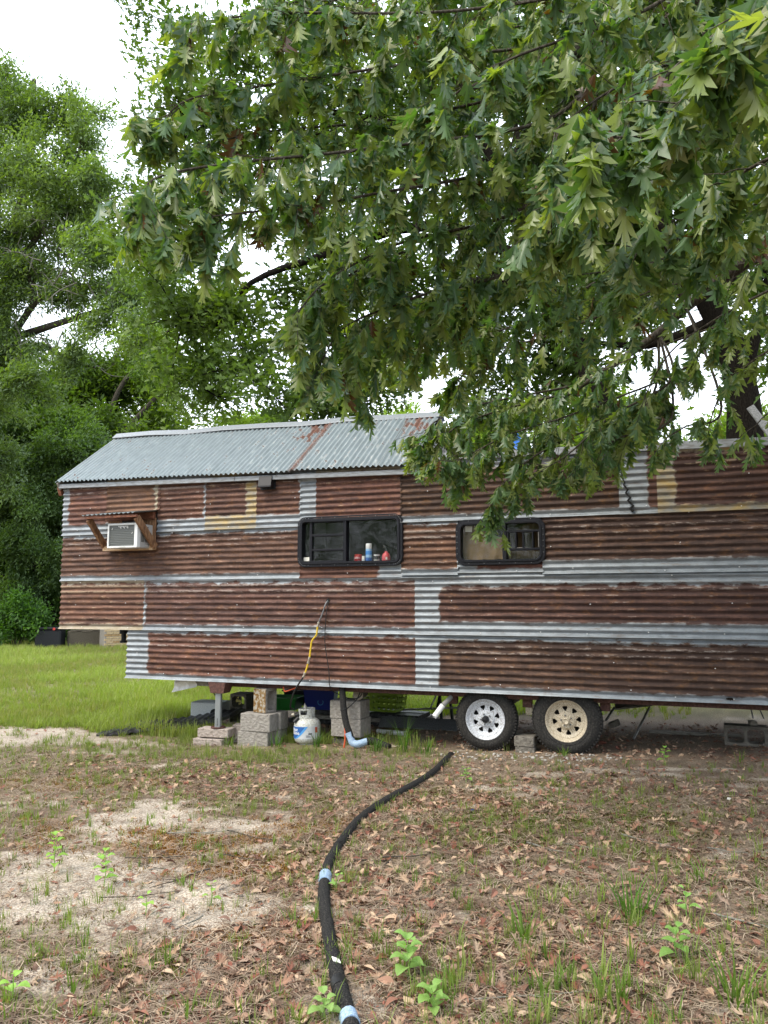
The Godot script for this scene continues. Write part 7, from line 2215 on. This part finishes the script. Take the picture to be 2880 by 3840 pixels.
# a plain curled dead leaf
func dry_leaf(v: int) -> ArrayMesh:
	var st := mb()
	var prev: Array = []
	for k in 6:
		var g := k / 5.0
		var w := 0.22 * sin(PI * pow(g, 0.8)) + 0.004
		var c := Vector3(0.05 * sin(g * 4.0 + v), g - 0.4, 0.12 * sin(g * PI) * (1.0 if v == 0 else -0.6))
		var ring := [c + Vector3(-w, 0, 0.35 * w), c, c + Vector3(w, 0, 0.5 * w)]
		if k > 0:
			for e in 2:
				st.set_color(Color(1, 1, 1) if e == 0 else Color(0.8, 0.8, 0.8))
				fquad_out(st, prev[e], prev[e + 1], ring[e + 1], ring[e], Vector3(0, 0, 1))
		prev = ring
	return st.commit()

func build_litter() -> void:
	var lm := leafmat("dead_leaf", Color.WHITE, 0.8, Color(0.10, 0.08, 0.05), 0.2)
	var kinds: Array = []
	for v in 4: kinds.append(oak_leaf(v, [-0.5, 0.4, 0.8, -0.8][v], [0.25, 0.15, -0.2, 0.5][v], [0.5, 0.4, 0.6, 0.3][v]))
	for v in 2: kinds.append(dry_leaf(v))
	var browns := [Color(0.26, 0.120, 0.085), Color(0.355, 0.220, 0.148), Color(0.43, 0.305, 0.21), Color(0.22, 0.085, 0.060), Color(0.52, 0.38, 0.26), Color(0.15, 0.080, 0.058), Color(0.34, 0.25, 0.19)]
	var per: Array = []
	for v in 6: per.append([[], []])
	var big: Array = []
	for i in 62000:
		var z := lerpf(-2.2, 6.6, pow(rng.randf(), 0.85))
		var x := yard_x(z)
		var l := litter_at(x, z)
		if rng.randf() > l * (1.0 - 0.55 * sand_at(x, z)) * (1.0 - 0.6 * grass_at(x, z)): continue
		var s := 0.026 + 0.062 * pow(rng.randf(), 2.0)
		var tilt := rng.randfn() * 0.20
		var bas := Basis(Vector3.UP, rng.randf() * TAU) * Basis(Vector3.RIGHT, -PI / 2 + tilt) * Basis(Vector3.UP, rng.randfn() * 0.4 + (PI if rng.randf() < 0.4 else 0.0))
		var col: Color = browns[rng.randi() % 7].lerp(browns[rng.randi() % 7], rng.randf() * 0.7)
		var tr := Transform3D(bas.scaled(Vector3.ONE * s), G(x, z, 0.003 + rng.randf() * 0.013))
		if z > 3.9 and s > 0.074 and big.size() < 70:
			big.append([tr, col])
			continue
		var v := rng.randi() % 6
		per[v][0].append(tr)
		per[v][1].append(col)
	for v in 6: multi("fallen_leaves", kinds[v], lm, per[v][0], per[v][1], "litter of small brown oak leaves over the yard", "leaf litter")
	for b in big:
		var m: StandardMaterial3D = lm.duplicate()
		m.albedo_color = b[1].linear_to_srgb()
		tag(put(self, "fallen_leaf", kinds[rng.randi() % 4], m, b[0]), "large brown curled oak leaf lying on the foreground ground", "leaf", "large fallen oak leaves in the foreground")
	# straw, needles and bark crumbs
	var st := mb()
	for k in 9:
		var y := k * 0.0
		var a := rng.randf() * TAU
		var p := Vector3(rng.randfn() * 0.05, 0.004 + rng.randf() * 0.010, rng.randfn() * 0.05)
		var d := Vector3(cos(a), rng.randfn() * 0.08, sin(a)) * rng.randf_range(0.025, 0.07)
		var q := Vector3(-sin(a), 0, cos(a)) * 0.0013
		var shade := rng.randf_range(0.5, 1.0)
		st.set_color(Color(shade, shade, shade))
		var bendy := Vector3(0, 0.006, 0) + q * 4.0
		quad(st, p - d - q, p - d + q, p + q + bendy, p - q + bendy, Vector3.UP)
		quad(st, p - q + bendy, p + q + bendy, p + d + q, p + d - q, Vector3.UP)
	var straw := st.commit()
	var at: Array = []
	var cs: Array = []
	for i in 11000:
		var z := rng.randf_range(0.1, 6.6)
		var x := yard_x(z)
		if rng.randf() > 0.55 - 0.4 * sand_at(x, z) + 0.3 * litter_at(x, z): continue
		at.append(Transform3D(Basis(Vector3.UP, rng.randf() * TAU).scaled(Vector3.ONE * rng.randf_range(0.7, 1.5)), G(x, z)))
		cs.append(Color(0.16, 0.10, 0.07).lerp(Color(0.52, 0.42, 0.31), pow(rng.randf(), 1.4)))
	multi("straw_litter", straw, lm, at, cs, "dry straw and needles scattered over the yard", "straw")
	# moss cushions
	st = mb()
	for k in 26:
		var a := rng.randf() * TAU
		var p := Vector3(cos(a), 0, sin(a)) * sqrt(rng.randf()) * 0.05
		var d := Vector3(rng.randfn() * 0.5, 1.0, rng.randfn() * 0.5).normalized() * rng.randf_range(0.010, 0.022)
		var q := Vector3(cos(a + 1.3), 0, sin(a + 1.3)) * 0.0028
		var shade := rng.randf_range(0.55, 1.0)
		st.set_color(Color(shade, shade, shade))
		var n := Vector3(q.z, 0.5, -q.x).normalized()
		tri(st, p - q, p + q, p + d, n, n, n)
	var moss := st.commit()
	at = []
	cs = []
	for i in 24000:
		var z := rng.randf_range(0.8, 6.0)
		var x := yard_x(z)
		var o := olive_at(x, z)
		var m := moss_at(x, z)
		if rng.randf() > maxf(maxf(o, m), 0.10) * (1.0 - 0.7 * sand_at(x, z)): continue
		at.append(Transform3D(Basis(Vector3.UP, rng.randf() * TAU).scaled(Vector3.ONE * rng.randf_range(0.7, 1.4)), G(x, z, -0.002)))
		cs.append(Color(0.13, 0.13, 0.035).lerp(Color(0.34, 0.16, 0.035), clampf(m / (m + o + 0.05) + rng.randf_range(-0.2, 0.2), 0, 1)))
	multi("moss_litter", moss, lm, at, cs, "olive and rust coloured moss over the yard", "moss")
	# dry sticks
	for i in 26:
		var x := rng.randf_range(-1.6, 2.2)
		var z := rng.randf_range(2.6, 5.4)
		var a := rng.randf_range(-0.7, 0.7) + (PI / 2 if rng.randf() < 0.25 else 0.0)
		var L := rng.randf_range(0.08, 0.24)
		st = mb()
		var pts: Array = []
		for k in 5:
			var f := (k - 2) / 2.0
			var xx := x + cos(a) * L * f + rng.randfn() * 0.006
			var zz := z + sin(a) * L * f + rng.randfn() * 0.006
			pts.append(G(xx, zz, 0.012 + 0.006 * absf(f)))
		tube(st, curve(pts, 2), rng.randf_range(0.003, 0.006), 0.002, 6, true, 0.15)
		if L > 0.15:
			tube(st, [pts[2], pts[2] + Vector3(cos(a + 0.6), 0.1, sin(a + 0.6)) * L * 0.5], 0.003, 0.0012, 5)
		tag(part(self, "dry_stick", st, M.bark_pale if i % 3 == 0 else M.bark), "thin dry stick lying on the yard's litter", "stick", "dry sticks on the yard's litter")
	for q in [[0.42, 2.30, "small blue bottle cap lying right of the hose", "bin_blue"], [2.18, 1.55, "small white scrap on the ground towards the right", "paper"]]:
		st = mb()
		lathe(st, [Vector2(0.0, 0.012), Vector2(0.014, 0.012), Vector2(0.016, 0.0)], Vector3.ZERO, Basis(), 14)
		var o := part(self, "bottle_cap" if q[3] == "bin_blue" else "white_scrap", st, M[q[3]])
		o.position = G(q[0], q[1], 0.008)
		tag(o, q[2], "bottle cap" if q[3] == "bin_blue" else "scrap")

# ---------------------------------------------------------------- the scene
func _ready() -> void:
	rng.seed = 4711
	noise.seed = 5
	noise.frequency = 0.01
	noise.fractal_octaves = 3
	var cam := Camera3D.new()
	cam.name = "camera"
	add_child(cam)
	cam.position = EYE
	cam.rotation = Vector3(deg_to_rad(6.66), deg_to_rad(20.7), 0.0)
	cam.fov = 2.0 * rad_to_deg(atan(1920.0 / 2885.0))
	cam.far = 900.0
	cam.near = 0.05
	cam.current = true
	var env := Environment.new()
	env.background_mode = Environment.BG_SKY
	var sky := Sky.new()
	var sm := ProceduralSkyMaterial.new()
	sm.sky_top_color = Color(0.90, 0.94, 1.0)
	sm.sky_horizon_color = Color(0.95, 0.97, 1.0)
	sm.sky_curve = 0.2
	sm.ground_bottom_color = Color(0.35, 0.36, 0.30)
	sm.ground_horizon_color = Color(0.75, 0.78, 0.78)
	sm.sun_angle_max = 1.0
	sky.sky_material = sm
	env.sky = sky
	env.background_energy_multiplier = 1.0
	env.tonemap_mode = Environment.TONE_MAPPER_LINEAR
	env.tonemap_exposure = 3.1
	env.sdfgi_enabled = true
	env.ssao_enabled = true
	env.ssil_enabled = true
	var we := WorldEnvironment.new()
	we.name = "world_environment"
	we.environment = env
	add_child(we)
	var sun := DirectionalLight3D.new()
	sun.name = "sun"
	sun.light_energy = 0.45
	sun.light_angular_distance = 30.0
	sun.light_color = Color(1.0, 0.97, 0.92)
	sun.shadow_enabled = true
	sun.rotation = Vector3(deg_to_rad(-52), deg_to_rad(-35), 0)
	add_child(sun)
	make_materials()
	build_ground()
	build_trailer()
	build_trees()
	build_near_oak()
	build_far_things()
	build_blocks()
	build_conditioner()
	build_tank()
	build_lines()
	build_clutter()
	build_window_things()
	build_plants()
	build_litter()
